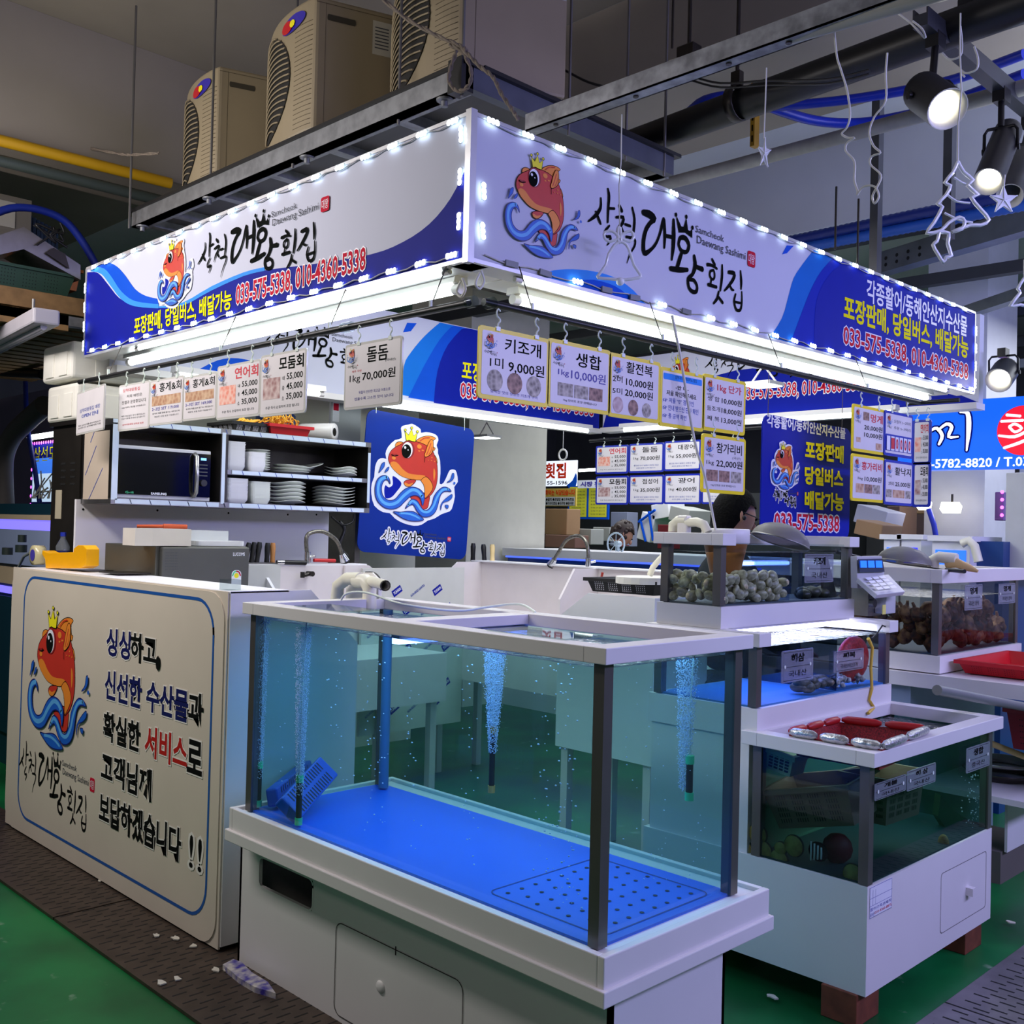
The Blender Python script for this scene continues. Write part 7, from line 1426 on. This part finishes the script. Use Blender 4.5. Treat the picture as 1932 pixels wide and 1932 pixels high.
for x in (5.9, 7.2, 8.6, 10.0): m = M(); m.box(x, x + .08, -3, 12, 3.3, 3.38); tag(m.build('roof_purlin', mat('purlin_dark', (70, 72, 76), .6, .4)), 'dark far ceiling purlin, ' + {5.9: 'nearest', 7.2: 'second', 8.6: 'third', 10.0: 'farthest'}[x] + ' of the row', 'beam')
# spotlight track
m = M(); p = P(1722, 60, Z=3.15); m.box(p.x, 4.6, 1.44, 1.49, 3.16, 3.2, mat('track_black', (58, 60, 66), .4, .3)); m.box(p.x, 4.6, 1.44, 1.445, 3.2, 3.22); m.box(p.x, 4.6, 1.485, 1.49, 3.2, 3.22); tag(m.build('light_track', None), 'dark grey track beam carrying the black spotlights at the top right', 'track')
spm = mat('spot_black', (36, 36, 38), .45, noise=.1); spi = mat('spot_inner', (225, 222, 205), .35)
def spot(label, back, front, r, mount, lit=True, power=8):
    t = thing('spotlight', label, 'lamp', tuple(mount)); b, f = Vector(back), Vector(front); d = (f - b).normalized(); m = M(); n = 24
    R = d.to_track_quat('Z', 'Y').to_matrix(); l = (f - b).length
    m.lathe([(0, 0), (r * .8, 0), (r * .97, .012), (r, .03), (r, l)], b, n, R=R); m.build('can', spm, t)
    m = M(); m.lathe([(r, l), (r * .93, l), (r * .62, l - .045)], b, n, R=R); m.build('reflector', spi, t); m = M(); m.lathe([(0, l - .04), (r * .64, l - .044)], b, n, R=R); m.build('lens', emis('spot_glow', (255, 250, 236), 14) if lit else black, t)
    s_ = d.cross(Vector((0, 0, 1))).normalized() * (r + .006); c = b.lerp(f, .4); top = Vector(mount)
    m = M(); up = (top - c); up = up.normalized() * (r + .05)
    m.tube([c + s_, c + s_ + up * .8, c + s_ * .8 + up, c - s_ * .8 + up, c - s_ + up * .8, c - s_], .006, 6); m.cyl(c + s_ * .98, c + s_ * 1.12, .012, 10); m.cyl(c - s_ * .98, c - s_ * 1.12, .012, 10); m.build('yoke', black, t)
    m = M(); k = c + up; m.cyl(k, top, .012, 8); m.box(top.x - .03, top.x + .03, top.y - .022, top.y + .022, top.z - .02, top.z + .03); m.build('mount', black, t)
    if lit:
        l_ = bpy.data.lights.new('spot', 'SPOT'); l_.energy = power; l_.spot_size = 1.2; l_.shadow_soft_size = .05; o = bpy.data.objects.new('spot', l_); COL.objects.link(o); o.location = f + d * .01; o.rotation_euler = (-d).to_track_quat('Z', 'Y').to_euler()
Yt = 1.46
bk = P(1737, 170, D=3.28); fr_ = P(1788, 206, D=3.12)
spot('large black spotlight shining at the viewer, left of the two at the top right', bk, fr_, .062, (P(1765, 95, Y=Yt).x, Yt, 3.14), power=14)
spot('black spotlight aimed down beside the star ornament at the right edge', P(1903, 245, Y=1.45), P(1864, 343, Y=1.40), .05, (P(1890, 150, Y=Yt).x, Yt, 3.14), power=14)
spot('dark unlit spotlight partly hidden at the right edge', P(1932, 290, Y=1.55), P(1905, 370, Y=1.5), .05, (P(1928, 200, Y=1.5).x, 1.47, 3.14), lit=False)
spot('small black spotlight far away above the neighbouring blue sign', P(1900, 695, X=6.0), P(1884, 718, X=5.85), .07, tuple(P(1893, 668, X=6.0)), power=5)
# ornaments on wires
clr = mat('acrylic_clear', (244, 247, 250), .12, spec=1.0); RV = (PI / 2, 0, -.782); wire = mat('wire_white', (215, 215, 205), .4)
def orn(name, label, at, X, draw, wiretop, pxs):
    o = P(*at, X=X); t = thing(name, label, 'ornament', tuple(o), RV); m = M(); T = lambda u, v: L(t, u, v)
    draw(m, T); m.build('shape', clr, t, True)
    a = [T(*p) for p in wiretop]; m = M(); m.tube([(x, y, 0) for x, y in a], .0022, 5); m.build('wire', wire, t, True)
def tubes(m, T, pts, r=.0052, closed=True):
    q = [(*T(*p), 0) for p in pts]; m.tube(smooth_pts(q + ([q[0]] if closed else []), 2, False), r, 6)
def bell(m, T):
    tubes(m, T, [(1160, 462), (1148, 480), (1143, 500), (1130, 518), (1128, 524), (1150, 526), (1178, 528), (1205, 524), (1208, 518), (1196, 500), (1190, 480), (1182, 462), (1170, 456)])
    tubes(m, T, [(1168, 450), (1150, 456), (1140, 448), (1142, 438), (1155, 436), (1166, 445)]); tubes(m, T, [(1172, 450), (1188, 456), (1196, 446), (1190, 436), (1178, 440), (1170, 446)]); tubes(m, T, [(1166, 430), (1170, 430), (1172, 455), (1166, 455)]); x, y = T(1170, 531); m.sph((x, y, 0), .014, 12, 8)
orn('bell_ornament', 'clear plastic bell ornament with a bow hanging in front of the brush lettering', (1170, 430), 2.6, bell, [(1173, 216), (1172, 300), (1168, 350), (1169, 430)], None)
def star(m, T, cu, cv, R_, a0=0, sq=1):
    pts = []
    for i in range(10): r = R_ if i % 2 == 0 else R_ * .42; a = a0 + i * PI / 5; pts.append(T(cu + r * math.sin(a) * sq, cv - r * math.cos(a)))
    m.poly(pts, .004, None, d=.008)
    c = T(cu, cv)
    for i in range(0, 10, 2): m.tube([(*c, .006), (*pts[i], .003)], .002, 4)
orn('star_ornament', 'narrow clear star ornament turned sideways on a twisted wire near the yellow bracket', (1441, 262), 2.6, lambda m, T: star(m, T, 1442, 290, 30, .1, .42), [(1446, 128), (1444, 190), (1441, 262)], None)
orn('star_ornament', 'clear five pointed star ornament hanging below the right spotlight', (1893, 352), 2.9, lambda m, T: star(m, T, 1893, 378, 27), [(1896, 330), (1894, 352)], None)
orn('star_ornament', 'clear star ornament cut off by the right picture edge', (1925, 520), 3.2, lambda m, T: (tubes(m, T, [(1932, 525), (1920, 545), (1925, 552), (1905, 578), (1925, 575), (1945, 580)], .005, False)), [(1932, 490), (1932, 525)], None)
def tree(m, T):
    tubes(m, T, [(1807, 305), (1798, 325), (1782, 345), (1793, 350), (1785, 368), (1768, 385), (1778, 390), (1762, 420), (1748, 440), (1775, 435), (1790, 420), (1810, 410), (1820, 418), (1815, 432), (1796, 438), (1830, 425), (1850, 425), (1866, 415), (1850, 395), (1832, 372), (1846, 368), (1825, 350), (1836, 340), (1818, 325)], .0048)
    tubes(m, T, [(1772, 438), (1768, 455), (1760, 462), (1770, 480), (1780, 495), (1785, 485), (1795, 483), (1788, 460), (1790, 440)], .0048); tubes(m, T, [(1800, 335), (1815, 345), (1822, 347)], .003, False); tubes(m, T, [(1788, 368), (1805, 380), (1830, 383)], .003, False); tubes(m, T, [(1782, 402), (1810, 415), (1835, 420)], .003, False)
orn('tree_ornament', 'clear plastic christmas tree ornament hanging under the left spotlight', (1807, 300), 2.6, tree, [(1812, 25), (1811, 100), (1814, 170), (1808, 230), (1807, 305)], None)
def wires(name, label, pts, X, r=.003): m = M(); m.tube(smooth_pts([tuple(P(u, v, X=X)) for u, v in pts], 4, False), r, 6); tag(m.build(name, wire), label, 'wire')
wires('white_wire', 'curly white wire hanging from the rail, left of two', [(1571, 20), (1578, 100), (1586, 130), (1598, 170), (1604, 215), (1598, 240), (1588, 252), (1600, 260), (1612, 260), (1598, 270), (1596, 285), (1612, 305), (1612, 340), (1618, 360), (1616, 368)], 2.65)
wires('white_wire', 'curly white wire hanging from the rail, right of two', [(1674, 100), (1671, 140), (1671, 190), (1650, 220), (1640, 250), (1648, 275), (1661, 288), (1645, 295), (1642, 310), (1662, 330), (1656, 350), (1646, 370), (1650, 384), (1658, 370), (1650, 352), (1630, 352), (1617, 368)], 2.65)
wires('white_wire', 'white cable tied around the track beam beside the left spotlight', [(1668, 0), (1690, 22), (1720, 45), (1745, 72), (1740, 55), (1722, 40)], 2.9); wires('white_wire', 'white cable loop hanging under the track beam at the top right', [(1778, 100), (1792, 112), (1812, 105), (1815, 80), (1812, 50)], 2.9); wires('white_wire', 'white cable with a plug looping right of the left spotlight', [(1838, 88), (1845, 110), (1843, 130), (1825, 138), (1812, 135), (1820, 145)], 2.9)
t = None
m = M(); m.tube(smooth_pts([tuple(P(u, v, Y=2.1)) for u, v in ((1268, 595), (1275, 630), (1285, 680), (1310, 830), (1330, 900), (1350, 1000))], 4, False), .005, 6); tag(m.build('cable_conduit', mat('conduit_cream', (225, 222, 210), .4)), 'slanting cream cable running from the right fascia down past the yellow cards', 'cable')
for u, v, lb in ((870, 545, 'left of the corner'), (905, 530, 'right of the corner')):
    m = M(); m.tube(smooth_pts([tuple(P(u + a, v + b, X=2.03 if u < 890 else None, Y=None if u < 890 else 2.2)) for a, b in ((0, -15), (-8, 5), (0, 15), (8, 0), (2, -20))], 4, False), .004, 6); tag(m.build('white_loop', wire), 'white wire loop under the fascia signs ' + lb, 'wire')
# ================================================================ neighbouring stalls and the far hall
vio = emis('violet_glow', (120, 110, 255), 1.3); teal = mat('teal_panel', (12, 52, 66), .4); beig = mat('beige_band', (190, 170, 140), .5)
t = thing('neighbour_tank_rack', 'stacked neighbour tanks with violet glowing bands at the left edge behind the counter', 'aquarium', (2.6, 6.5, 0))
for nm, z0, z1, mt, dx in (('dark_trim', 1.52, 1.585, teal, 0), ('beige_band', 1.49, 1.52, beig, -.01), ('violet_glow_band', 1.43, 1.49, vio, 0), ('tank_wall', 1.22, 1.43, mat('tank_wall_blue', (150, 165, 200), .4), 0), ('beige_band', 1.1, 1.2, beig, -.01), ('violet_glow_band', 1.04, 1.08, vio, 0), ('tank_glass', .2, 1.02, teal, .0)): m = M(); m.box(2.3 + dx, 3.0, 5.72, 8.2, z0, z1); m.build(nm, mt, t)  # violet bands glow in place of light falling on a band and water
m = M(); m.box(2.32, 2.98, 5.74, 8.1, .0, 1.52); m.build('frame', teal, t)
t = thing('valve_manifold', 'black valve knobs on a grey pipe at the left edge above the counter', 'valve', tuple(P(40, 1030, X=2.1)))
for u, v, r in ((14, 1040, .028), (42, 1016, .022), (40, 1035, .03)): m = M(); p = P(u, v, X=2.1); m.cyl(p - Vector((0, 0, .02)), p + Vector((0, 0, .02)), r, 12); m.build('knob', mat('knob_dark', (30, 42, 38), .5), t)
m = M(); m.tube([P(u, v, X=2.1) for u, v in ((62, 1040), (45, 1050), (30, 1080))], .008, 8); m.build('grey_hose', mat('grey_hose', (120, 125, 128), .5), t)
t = thing('neon_sign', 'lit neighbour sign with yellow letters and pink lamps at the left edge', 'sign', tuple(P(58, 950, X=3.0)), RX); m = M(); a, b = L(t, 58, 952), L(t, 110, 832); m.box(a[0], b[0], a[1], b[1], -.05, 0, navy); m.build('panel', None, t, True)
m = M(); m.rect(a[0] + .02, b[0] - .02, a[1] + .02, a[1] + (b[1] - a[1]) * .75, .001, emis('screen_photo', (190, 215, 240), .9)); m.rect(a[0] + .02, b[0] - .02, a[1] + (b[1] - a[1]) * .5, a[1] + (b[1] - a[1]) * .75, .0015, emis('screen_blue', (60, 120, 230), .9)); m.text('삼선도', a[0] + .03, b[0] - .03, b[1] - .14, b[1] - .03, .002, yellow); m.build('face', None, t, True)
m = M(); pk_ = emis('lamp_magenta', (255, 90, 240), 4)
for k in range(12): m.disc(a[0] + (b[0] - a[0]) * k / 11, b[1], .012, .003, pk_, 8)
for k in range(8): m.disc(a[0], a[1] + (b[1] - a[1]) * k / 7, .012, .003, pk_, 8)
m.build('border_lamps', None, t, True)
m = M(); m.cyl(P(55, 826, X=2.95), P(108, 818, X=2.95), .02, 8); tag(m.build('tube_lamp', tubem), 'small bright tube above the pink lit neighbour sign', 'lamp')
m = M(); m.tube(smooth_pts([tuple(P(u, v, X=2.7)) for u, v in ((8, 960), (6, 870), (22, 825), (50, 795), (85, 765))], 4, False), .07, 12); tag(m.build('air_duct', mat('duct_grey', (92, 86, 84), .6)), 'grey insulated duct bending at the left edge', 'duct')
m = M(); m.tube([P(u, v, X=2.85) for u, v in ((48, 720), (50, 800), (65, 880), (75, 950))], .018, 8); tag(m.build('blue_hose', MATS['hose_navy']), 'blue hose slanting in front of the pink lit neighbour sign', 'hose')
m = M(); 
for k in range(14): random.seed(k); p = P(50 + random.random() * 50, 940, X=2.8); q = P(60 + random.random() * 45, 880 + random.random() * 60, X=2.85); m.tube([p, (p + q) / 2 + Vector((.03, .05, .02)), q], .005, 5)
tag(m.build('cable_tangle', wire), 'tangle of pale cables in front of the pink lit neighbour sign', 'cables', kind='stuff')
bar('black_pipe', 'black pipe at the left edge behind the foam boxes', P(-20, 700, X=2.8), P(80, 706, X=2.8), .035, black, 'pipe'); m = M(); m.box(3.4, 3.44, 6.6, 12, .3, 2.6); tag(m.build('partition', mat('lilac_wall', (130, 118, 140), .7)), 'lilac grey partition wall far left behind the ducts', 'partition')
# far counter with tanks behind the right sink
t = thing('neighbour_tank_row', 'long low neighbour tank row with white rim and blue glow behind the right sink', 'aquarium', (6.6, 5.2, 0)); m = M(); m.box(6.3, 7.0, 3.4, 6.45, 1.28, 1.345); m.build('rim', whiteB, t)
m = M(); m.box(6.34, 6.96, 3.44, 6.42, .9, 1.28); m.build('glass_body', mat('tank_deep_blue', (48, 78, 118), .2), t); m = M(); m.box(6.32, 6.98, 3.42, 6.44, 0, .9); m.build('base', whiteB, t); m = M(); m.box(6.31, 6.335, 3.44, 6.42, 1.265, 1.279); m.build('blue_strip', emis('strip_blue', (80, 110, 255), 1.2), t)
def flat(name, label, cat, quad, X, mt, items=(), th=.02, Y=None):
    """upright board seen face on, given by its lower left and upper right pixels"""
    t = thing(name, label, cat, tuple(P(*quad[0], X=X) if X else P(*quad[0], Y=Y)), RX if X else RY); a, b = L(t, *quad[0]), L(t, *quad[1]); W, H = b[0] - a[0], b[1] - a[1]; m = M(); m.box(a[0], b[0], a[1], b[1], -th, 0, mt); m.build('panel', None, t, True)
    m = M(); X_ = lambda q: a[0] + W * q; Y_ = lambda q: a[1] + H * q
    for it in items:
        if it[0] == 't': m.text(it[1], X_(it[2]), X_(it[3]), Y_(it[4]), Y_(it[5]), .004, it[6], bold=it[7] if len(it) > 7 else 0, out=it[8] if len(it) > 8 else None)
        elif it[0] == 'r': m.rect(X_(it[1]), X_(it[2]), Y_(it[3]), Y_(it[4]), .002 + .0004 * len(m.f) * 0, it[5])
        elif it[0] == 'pl': m.poly([(X_(x), Y_(y)) for x, y in it[1]], .0015, it[2], sm=3)
    if m.f: m.build('face', None, t, True)
    return t
litw = emis('lit_sign_white', (225, 235, 252), .85); orr = mat('orange_red', (240, 60, 20), .5)
flat('lit_sign', 'small lit white neighbour sign with orange lettering beside the column', 'sign', ((1000, 918), (1088, 868)), 8.4, litw, [('t', '횟집', .34, .78, .32, .9, orr, .03), ('t', '5155-1596', .25, .82, .06, .2, ink, .02), ('pl', [(.8, 0), (1, 0), (1, .5), (.92, .2)], blue)])
flat('notice_board', 'tan notice board with red and black lettering below the lit white sign', 'sign', ((1000, 955), (1087, 921)), 8.3, mat('tan_board', (206, 178, 80), .5), [('t', '회먹는 식당있습니다', .34, .98, .62, .92, orr, .03), ('r', .3, .98, .04, .52, mat('board_grey', (205, 208, 215), .5)), ('t', '●물회 ●회덮밥 ●도루묵조림', .36, .96, .3, .46, ink, .02), ('t', '●가자미조림 ●대구탕 ●동태탕', .36, .96, .08, .24, ink, .02)])
m_y = mat('menu_yellow', (235, 232, 60), .5)
flat('menu_board', 'large yellow and blue neighbour menu board behind the blue framed cards', 'sign', ((1071, 979), (1149, 911)), 9.0, blue, [('r', .04, .47, .06, .9, m_y), ('r', .52, .96, .06, .9, m_y)] + [('t', '회 모듬 특선 메뉴 가격', .1, .42, .12 + .09 * i, .16 + .09 * i, inkgrey) for i in range(8)] + [('t', '탕 조림 구이 물회 가격', .58, .92, .12 + .09 * i, .16 + .09 * i, inkgrey) for i in range(8)])
flat('menu_banner', 'white and violet market banner strip above the yellow menu board', 'sign', ((1090, 921), (1150, 905)), 8.9, pwhite, [('t', '시장 횟집', .1, .9, .2, .8, purp, .04)])
crd = mat('cardboard', (160, 126, 92), .7); 
def fbox(name, label, cat, u0, u1, v0, v1, X, mt, d=.2, rz=0, yz=None): a, b = P(u0, v1, X=X), P(u1, v0, X=X); m = M(); m.box(X, X + d, b.y, a.y, a.z, b.z, R=Euler((rz, 0, 0)).to_matrix() if rz else None); return tag(m.build(name, mt, bevel=.006), label, cat)
fbox('cardboard_box', 'brown cardboard box right of the white column', 'box', 1028, 1070, 960, 1008, 7.6, crd); fbox('cardboard_box', 'flat brown cardboard stack under the cardboard box beside the column', 'box', 1028, 1085, 1010, 1032, 7.4, mat('cardboard_red', (130, 96, 84), .7)); fbox('foam_box', 'grey white foam box left of the red jacketed person', 'foam box', 1068, 1115, 998, 1026, 7.8, mat('foam_grey', (170, 172, 168), .7)); fbox('foam_box', 'pale foam box behind the first one far back', 'foam box', 1118, 1150, 995, 1020, 8.2, mat('foam_grey', (170, 172, 168), .7))
fbox('ice_machine', 'grey lilac cabinet behind the red jacketed person', 'machine', 1151, 1184, 966, 1030, 9.6, mat('machine_lilac', (150, 156, 186), .5)); fbox('foam_box', 'tilted white foam box wrapped with blue tape', 'foam box', 1205, 1232, 968, 1020, 9.0, foamw, .3, .25)
m = M(); 
for (u0, v0), (u1, v1) in (((1205, 985), (1236, 962)), ((1218, 1022), (1208, 980)), ((1232, 1020), (1224, 965))): m.cyl(P(u0, v0, X=8.97), P(u1, v1, X=8.97), .014, 6)
tag(m.build('blue_tape', blue), 'blue tape strips on the tilted white foam box', 'tape')
fbox('foam_box', 'white foam box stacked on the tilted ones, upper', 'foam box', 1229, 1262, 950, 978, 9.0, foamw, .3, -.15); fbox('foam_box', 'greyish foam box at the right of the upper stack', 'foam box', 1262, 1300, 958, 985, 8.9, mat('foam_grey', (170, 172, 168), .7), .4, .2); fbox('basin', 'dark red basins stacked beside the foam boxes', 'basin', 1240, 1262, 990, 1035, 8.6, mat('basin_red', (110, 24, 34), .5))
t = thing('desk_fan', 'pale round desk fan in front of the red jacketed person', 'fan', tuple(P(1162, 1028, X=6.7))); p = P(1162, 1026, X=6.7); m = M(); m.tube([p + Vector((0, .09 * math.cos(a), .09 * math.sin(a))) for a in [2 * PI * k / 24 for k in range(25)]], .008, 6)
for k in range(8): a = k * PI / 4; m.tube([p, p + Vector((0, .09 * math.cos(a), .09 * math.sin(a)))], .003, 4)
m.build('guard', mat('fan_pale', (190, 210, 222), .4), t); m = M(); m.cyl(p, p + Vector((.05, 0, 0)), .025, 10); m.cyl(p + Vector((.03, 0, -.02)), p + Vector((.03, 0, -.14)), .012, 8); m.build('stand', MATS['fan_pale'], t)
m = M(); q = P(1062, 858, X=7.2); m.tube([q + Vector((0, .05 * math.cos(a), .05 * math.sin(a))) for a in [2 * PI * k / 20 for k in range(21)]], .009, 6); m.cyl(q + Vector((0, 0, .05)), q + Vector((0, 0, .28)), .003, 5); tag(m.build('ring_lamp', whiteB), 'white ring hanging on a cord right of the column', 'ring')
tube_light('fluorescent_lamp', 'far bright tube behind the blue framed cards', P(1090, 888, X=10.5), P(1140, 885, X=10.5), .02, False)
for i, (u, v, X_, pw) in enumerate(((918, 826, 5.6, 0), (1440, 728, 5.2, 0))):
    t = thing('flood_lamp', ('white flood lamp on a bracket right of the blue fish board', 'white flood lamp on a bracket under the fascia right of centre')[i], 'lamp', tuple(P(u, v, X=X_))); p = P(u, v, X=X_); m = M(); m.box(p.x - .08, p.x + .08, p.y - .09, p.y + .09, p.z, p.z + .02); m.build('housing', white, t); m = M(); m.box(p.x - .07, p.x + .07, p.y - .08, p.y + .08, p.z - .004, p.z - .0005); m.build('diffuser', tubem, t); m = M(); m.tube([p + Vector((0, .08, .02)), p + Vector((0, .0, .12)), p + Vector((0, 0, .2))], .006, 6); m.tube([p + Vector((0, -.08, .02)), p + Vector((0, -.0, .12))], .006, 6); m.build('bracket', white, t)
# dark back row of neighbouring stalls so that the hall reads as busy
for i, (x, y0, y1, z1, mt_, lb) in enumerate(((10.5, 5.5, 10.5, 2.0, mat('stall_dark', (44, 46, 50), .7), 'dark stall row far behind the yellow menu board'), (10.8, 1.2, 5.0, 2.2, mat('stall_maroon', (52, 30, 34), .7), 'dark maroon stall row far behind the person'))): m = M(); m.box(x, x + .6, y0, y1, 0, z1); tag(m.build('stall_row', mt_), lb, 'stall')
# right neighbour
lb_ = emis('lit_sign_blue', (12, 96, 235), .95)
t = thing('lit_sign', 'bright blue neighbour sign with white letter and red seal at the right edge', 'sign', (7.0, 3.25, 1.98), RX); W_ = 1.75; m = M(); m.box(0, W_, 0, .46, -.12, 0, lb_); m.build('panel', None, t, True)
m = M(); a, b = L(t, 1757, 846), L(t, 1812, 788); k = lambda *p: [L(t, *q[:2]) + (q[2] * .0035,) for q in p]
lw_ = emis('lit_white', (245, 248, 255), 1.0)
S1_ = k((1757, 812, 5), (1768, 808, 6), (1778, 822, 7), (1772, 838, 5)); S2_ = k((1770, 812, 4), (1786, 800, 6), (1796, 806, 7), (1790, 824, 6), (1808, 824, 3)); S3_ = k((1812, 778, 3), (1826, 780, 8), (1828, 810, 9), (1824, 850, 3))
for s_ in (S1_, S2_, S3_): m.rib([(x, y, w_ + .022) for x, y, w_ in s_], .002, navy); 
for s_ in (S1_, S2_, S3_): m.rib(s_, .003, lw_)
c = L(t, 1930, 812); m.disc(c[0], c[1], .16, .002, emis('lit_red', (235, 20, 45), .9), 40)
for s_ in (k((1900, 783, 5), (1925, 785, 5)), k((1890, 795, 5), (1930, 793, 5)), k((1905, 805, 5), (1915, 800, 5), (1928, 808, 5), (1915, 815, 5), (1905, 806, 5)), k((1885, 822, 4), (1915, 824, 6), (1940, 812, 5)), k((1895, 845, 5), (1925, 835, 6), (1945, 825, 5))): m.rib(s_, .0035, lw_)
a = L(t, 1757, 884); b = L(t, 1932, 884); m.text('-5782-8820 / T.033', a[0], a[0] + (b[0] - a[0]) * 1.12, .012, .07, .003, lw_, bold=.02); m.build('face', None, t, True)
m = M(); m.box(8.6, 8.7, -.5, 3.0, .0, 2.6); tag(m.build('partition', mat('lilac_white_wall', (186, 190, 205), .7)), 'pale lilac stall wall behind the bright blue neighbour sign', 'partition')
for z, lb in ((1.72, 'upper'), (1.46, 'lower')): m = M(); a, b = P(1720, 950, X=8.4), P(1878, 950, X=8.4); m.box(8.3, 8.6, b.y, a.y, z, z + .03); tag(m.build('wall_shelf', crd), lb + ' brown wall shelf of the right neighbour stall', 'shelf')
fbox('monitor', 'dark monitor on the upper shelf of the right neighbour stall', 'monitor', 1758, 1797, 885, 935, 8.2, black, .05); fbox('steel_box', 'small grey box on the lower shelf of the right neighbour stall', 'box', 1846, 1876, 974, 1004, 8.3, galv, .15)
for u, v, lb in ((1742, 952, 'smaller'), (1793, 958, 'larger')): p = P(u, v, X=7.6); t = thing('flood_lamp', lb + ' bright flood lamp in the right neighbour stall', 'lamp', tuple(p)); s_ = .045 if u < 1760 else .065; m = M(); m.box(p.x - .02, p.x + .04, p.y - s_, p.y + s_, p.z - .028, p.z + .03, R=Euler((0, .5, 0)).to_matrix()); m.build('diffuser', emis('flood_warm', (255, 248, 225), 10), t); m = M(); m.cyl(p + Vector((.03, 0, .03)), p + Vector((.03, 0, .1)), .008, 6); m.build('stem', dsteel, t)
m = M(); m.tube([P(u, v, X=7.5) for u, v in ((1752, 960), (1762, 990), (1768, 1025))], .02, 8); tag(m.build('blue_hose', bh), 'blue hose hanging beside the smaller flood lamp', 'hose')
gl = emis('glow_blue', (40, 110, 255), 1.1); gv = emis('glow_indigo', (50, 50, 230), 1.0)
for (u0, u1, v0, v1, mt_, X_, lb) in ((1667, 1697, 1018, 1060, gl, 6.2, 'blue glowing neighbour tank seen left behind the mesh skimmer'), (1700, 1738, 1018, 1062, gv, 6.2, 'indigo glowing neighbour tank right behind the mesh skimmer'), (1758, 1830, 1022, 1075, gl, 5.9, 'bright blue neighbour tank with white rim behind the sea squirt tank')):
    t = thing('neighbour_tank', lb, 'aquarium', tuple(P(u0, v1, X=X_))); a, b = P(u0, v1, X=X_), P(u1, v0, X=X_); m = M(); m.box(X_, X_ + .4, b.y, a.y, 0, b.z); m.build('base', whiteB, t); m = M(); m.box(X_ - .004, X_ - .001, b.y + .02, a.y - .02, a.z - .05, b.z - .05); m.build('glowing_glass', mt_, t); m = M(); m.box(X_ - .02, X_ + .42, b.y - .02, a.y + .02, b.z, b.z + .03); m.build('rim', whiteB, t)
m = M(); a, b = P(1833, 1075, X=6.0), P(1893, 1022, X=6.0); m.box(6.0, 6.4, b.y, a.y - .02, 0, b.z); tag(m.build('blue_tank', mat('tank_blue_side', (20, 66, 130), .3)), 'dark blue tank side beside the white locker column', 'aquarium')
m = M(); m.tube([P(u, v, X=5.85) for u, v in ((1815, 1026), (1828, 1020), (1838, 1030), (1846, 1060))], .025, 8); tag(m.build('pipe_elbow', pvc), 'white elbow pipe on the bright blue neighbour tank', 'pipe')
fbox('locker_column', 'tall white locker at the right picture edge', 'locker', 1895, 1990, 890, 1078, 6.1, mat('locker_white', (205, 208, 205), .5), .5)
fbox('tank_controller', 'clear box with magenta lamps beside the white locker', 'box', 1876, 1893, 928, 982, 7.0, mat('ctrl', (120, 80, 150), .3), .1); m = M(); a = P(1890, 950, X=6.98); 
for k in range(4): m.disc(0, 0, .012, 0, None, 6); m.v[-6:] = [(6.985, a.y + x, a.z + .05 * (k - 1.5) + y) for x, y, z in m.v[-6:]]
tag(m.build('magenta_lamps', pk_), 'row of small magenta lamps on the clear box', 'lamp')
fbox('cardboard_box', 'torn brown cardboard box behind the scale', 'box', 1612, 1664, 985, 1012, 6.6, crd, .3, .2); fbox('carton', 'grey printed carton leaning behind the torn cardboard box', 'box', 1612, 1672, 958, 992, 7.2, mat('carton_lilac', (176, 176, 190), .6), .3, .25); fbox('cardboard_box', 'dark brown printed box standing behind the grey carton', 'box', 1672, 1698, 955, 1018, 7.6, mat('cardboard_dark', (104, 78, 62), .7), .3)
m = M(); m.box(7.2, 7.9, 2.4, 3.6, 0, 1.38); tag(m.build('storage_counter', mat('counter_dark', (70, 66, 70), .7)), 'dark storage counter under the cartons behind the scale', 'counter')

# white back area above the plate cabinet
m = M(); m.box(2.9, 4.75, 5.75, 5.8, 0, 2.75); tag(m.build('partition', mat('cream_panel', (214, 212, 196), .6)), 'cream wall panel behind the plate cabinet and the blue fish board', 'partition')
m = M(); m.lathe([(0, 1.93), (.11, 1.93), (.12, 1.96), (.12, 2.16), (.05, 2.22), (.05, 2.25), (0, 2.25)], (3.42, 5.5, 0), 20); tag(m.build('water_drum', mat('drum_blue', (24, 70, 150), .35)), 'blue water drum behind the cabinet top near the plastic roll', 'drum'); m = M(); m.box(3.1, 4.0, 5.35, 5.7, 1.88, 1.93); m.box(3.12, 3.16, 5.37, 5.68, 0, 1.88); m.box(3.94, 3.98, 5.37, 5.68, 0, 1.88); tag(m.build('back_rack', steel), 'steel rack behind the plate cabinet carrying the blue drum', 'rack')
t = thing('poster_frame', 'grey clear cover with red notice between the cabinet top and the blue fish board', 'notice', tuple(P(620, 860, Y=5.4)), RY); a, b = L(t, 622, 870), L(t, 682, 742); m = M(); m.box(a[0], b[0], a[1], b[1], -.02, 0, mat('cover_grey', (166, 170, 176), .3)); m.build('cover', None, t, True); m = M(); c = L(t, 627, 795); m.rect(c[0], c[0] + .05, c[1], c[1] + .12, .001, pwhite); m.rect(c[0] + .005, c[0] + .045, c[1] + .07, c[1] + .115, .0015, red); m.build('notice_sheet', None, t, True)
m = M(); m.tube(smooth_pts([tuple(P(u, v, Y=5.15)) for u, v in ((640, 985), (650, 1000), (640, 1030), (655, 1050))], 3, False), .012, 6); m.tube(smooth_pts([tuple(P(u, v, Y=5.14)) for u, v in ((625, 975), (645, 990), (665, 985), (668, 970))], 3, False), .006, 6); tag(m.build('pipe_fittings', black), 'black pipe fittings and cables on the wall left of the fish board', 'fittings')
bpy.data.objects.remove(TX['o']); bpy.data.curves.remove(TX['c'])
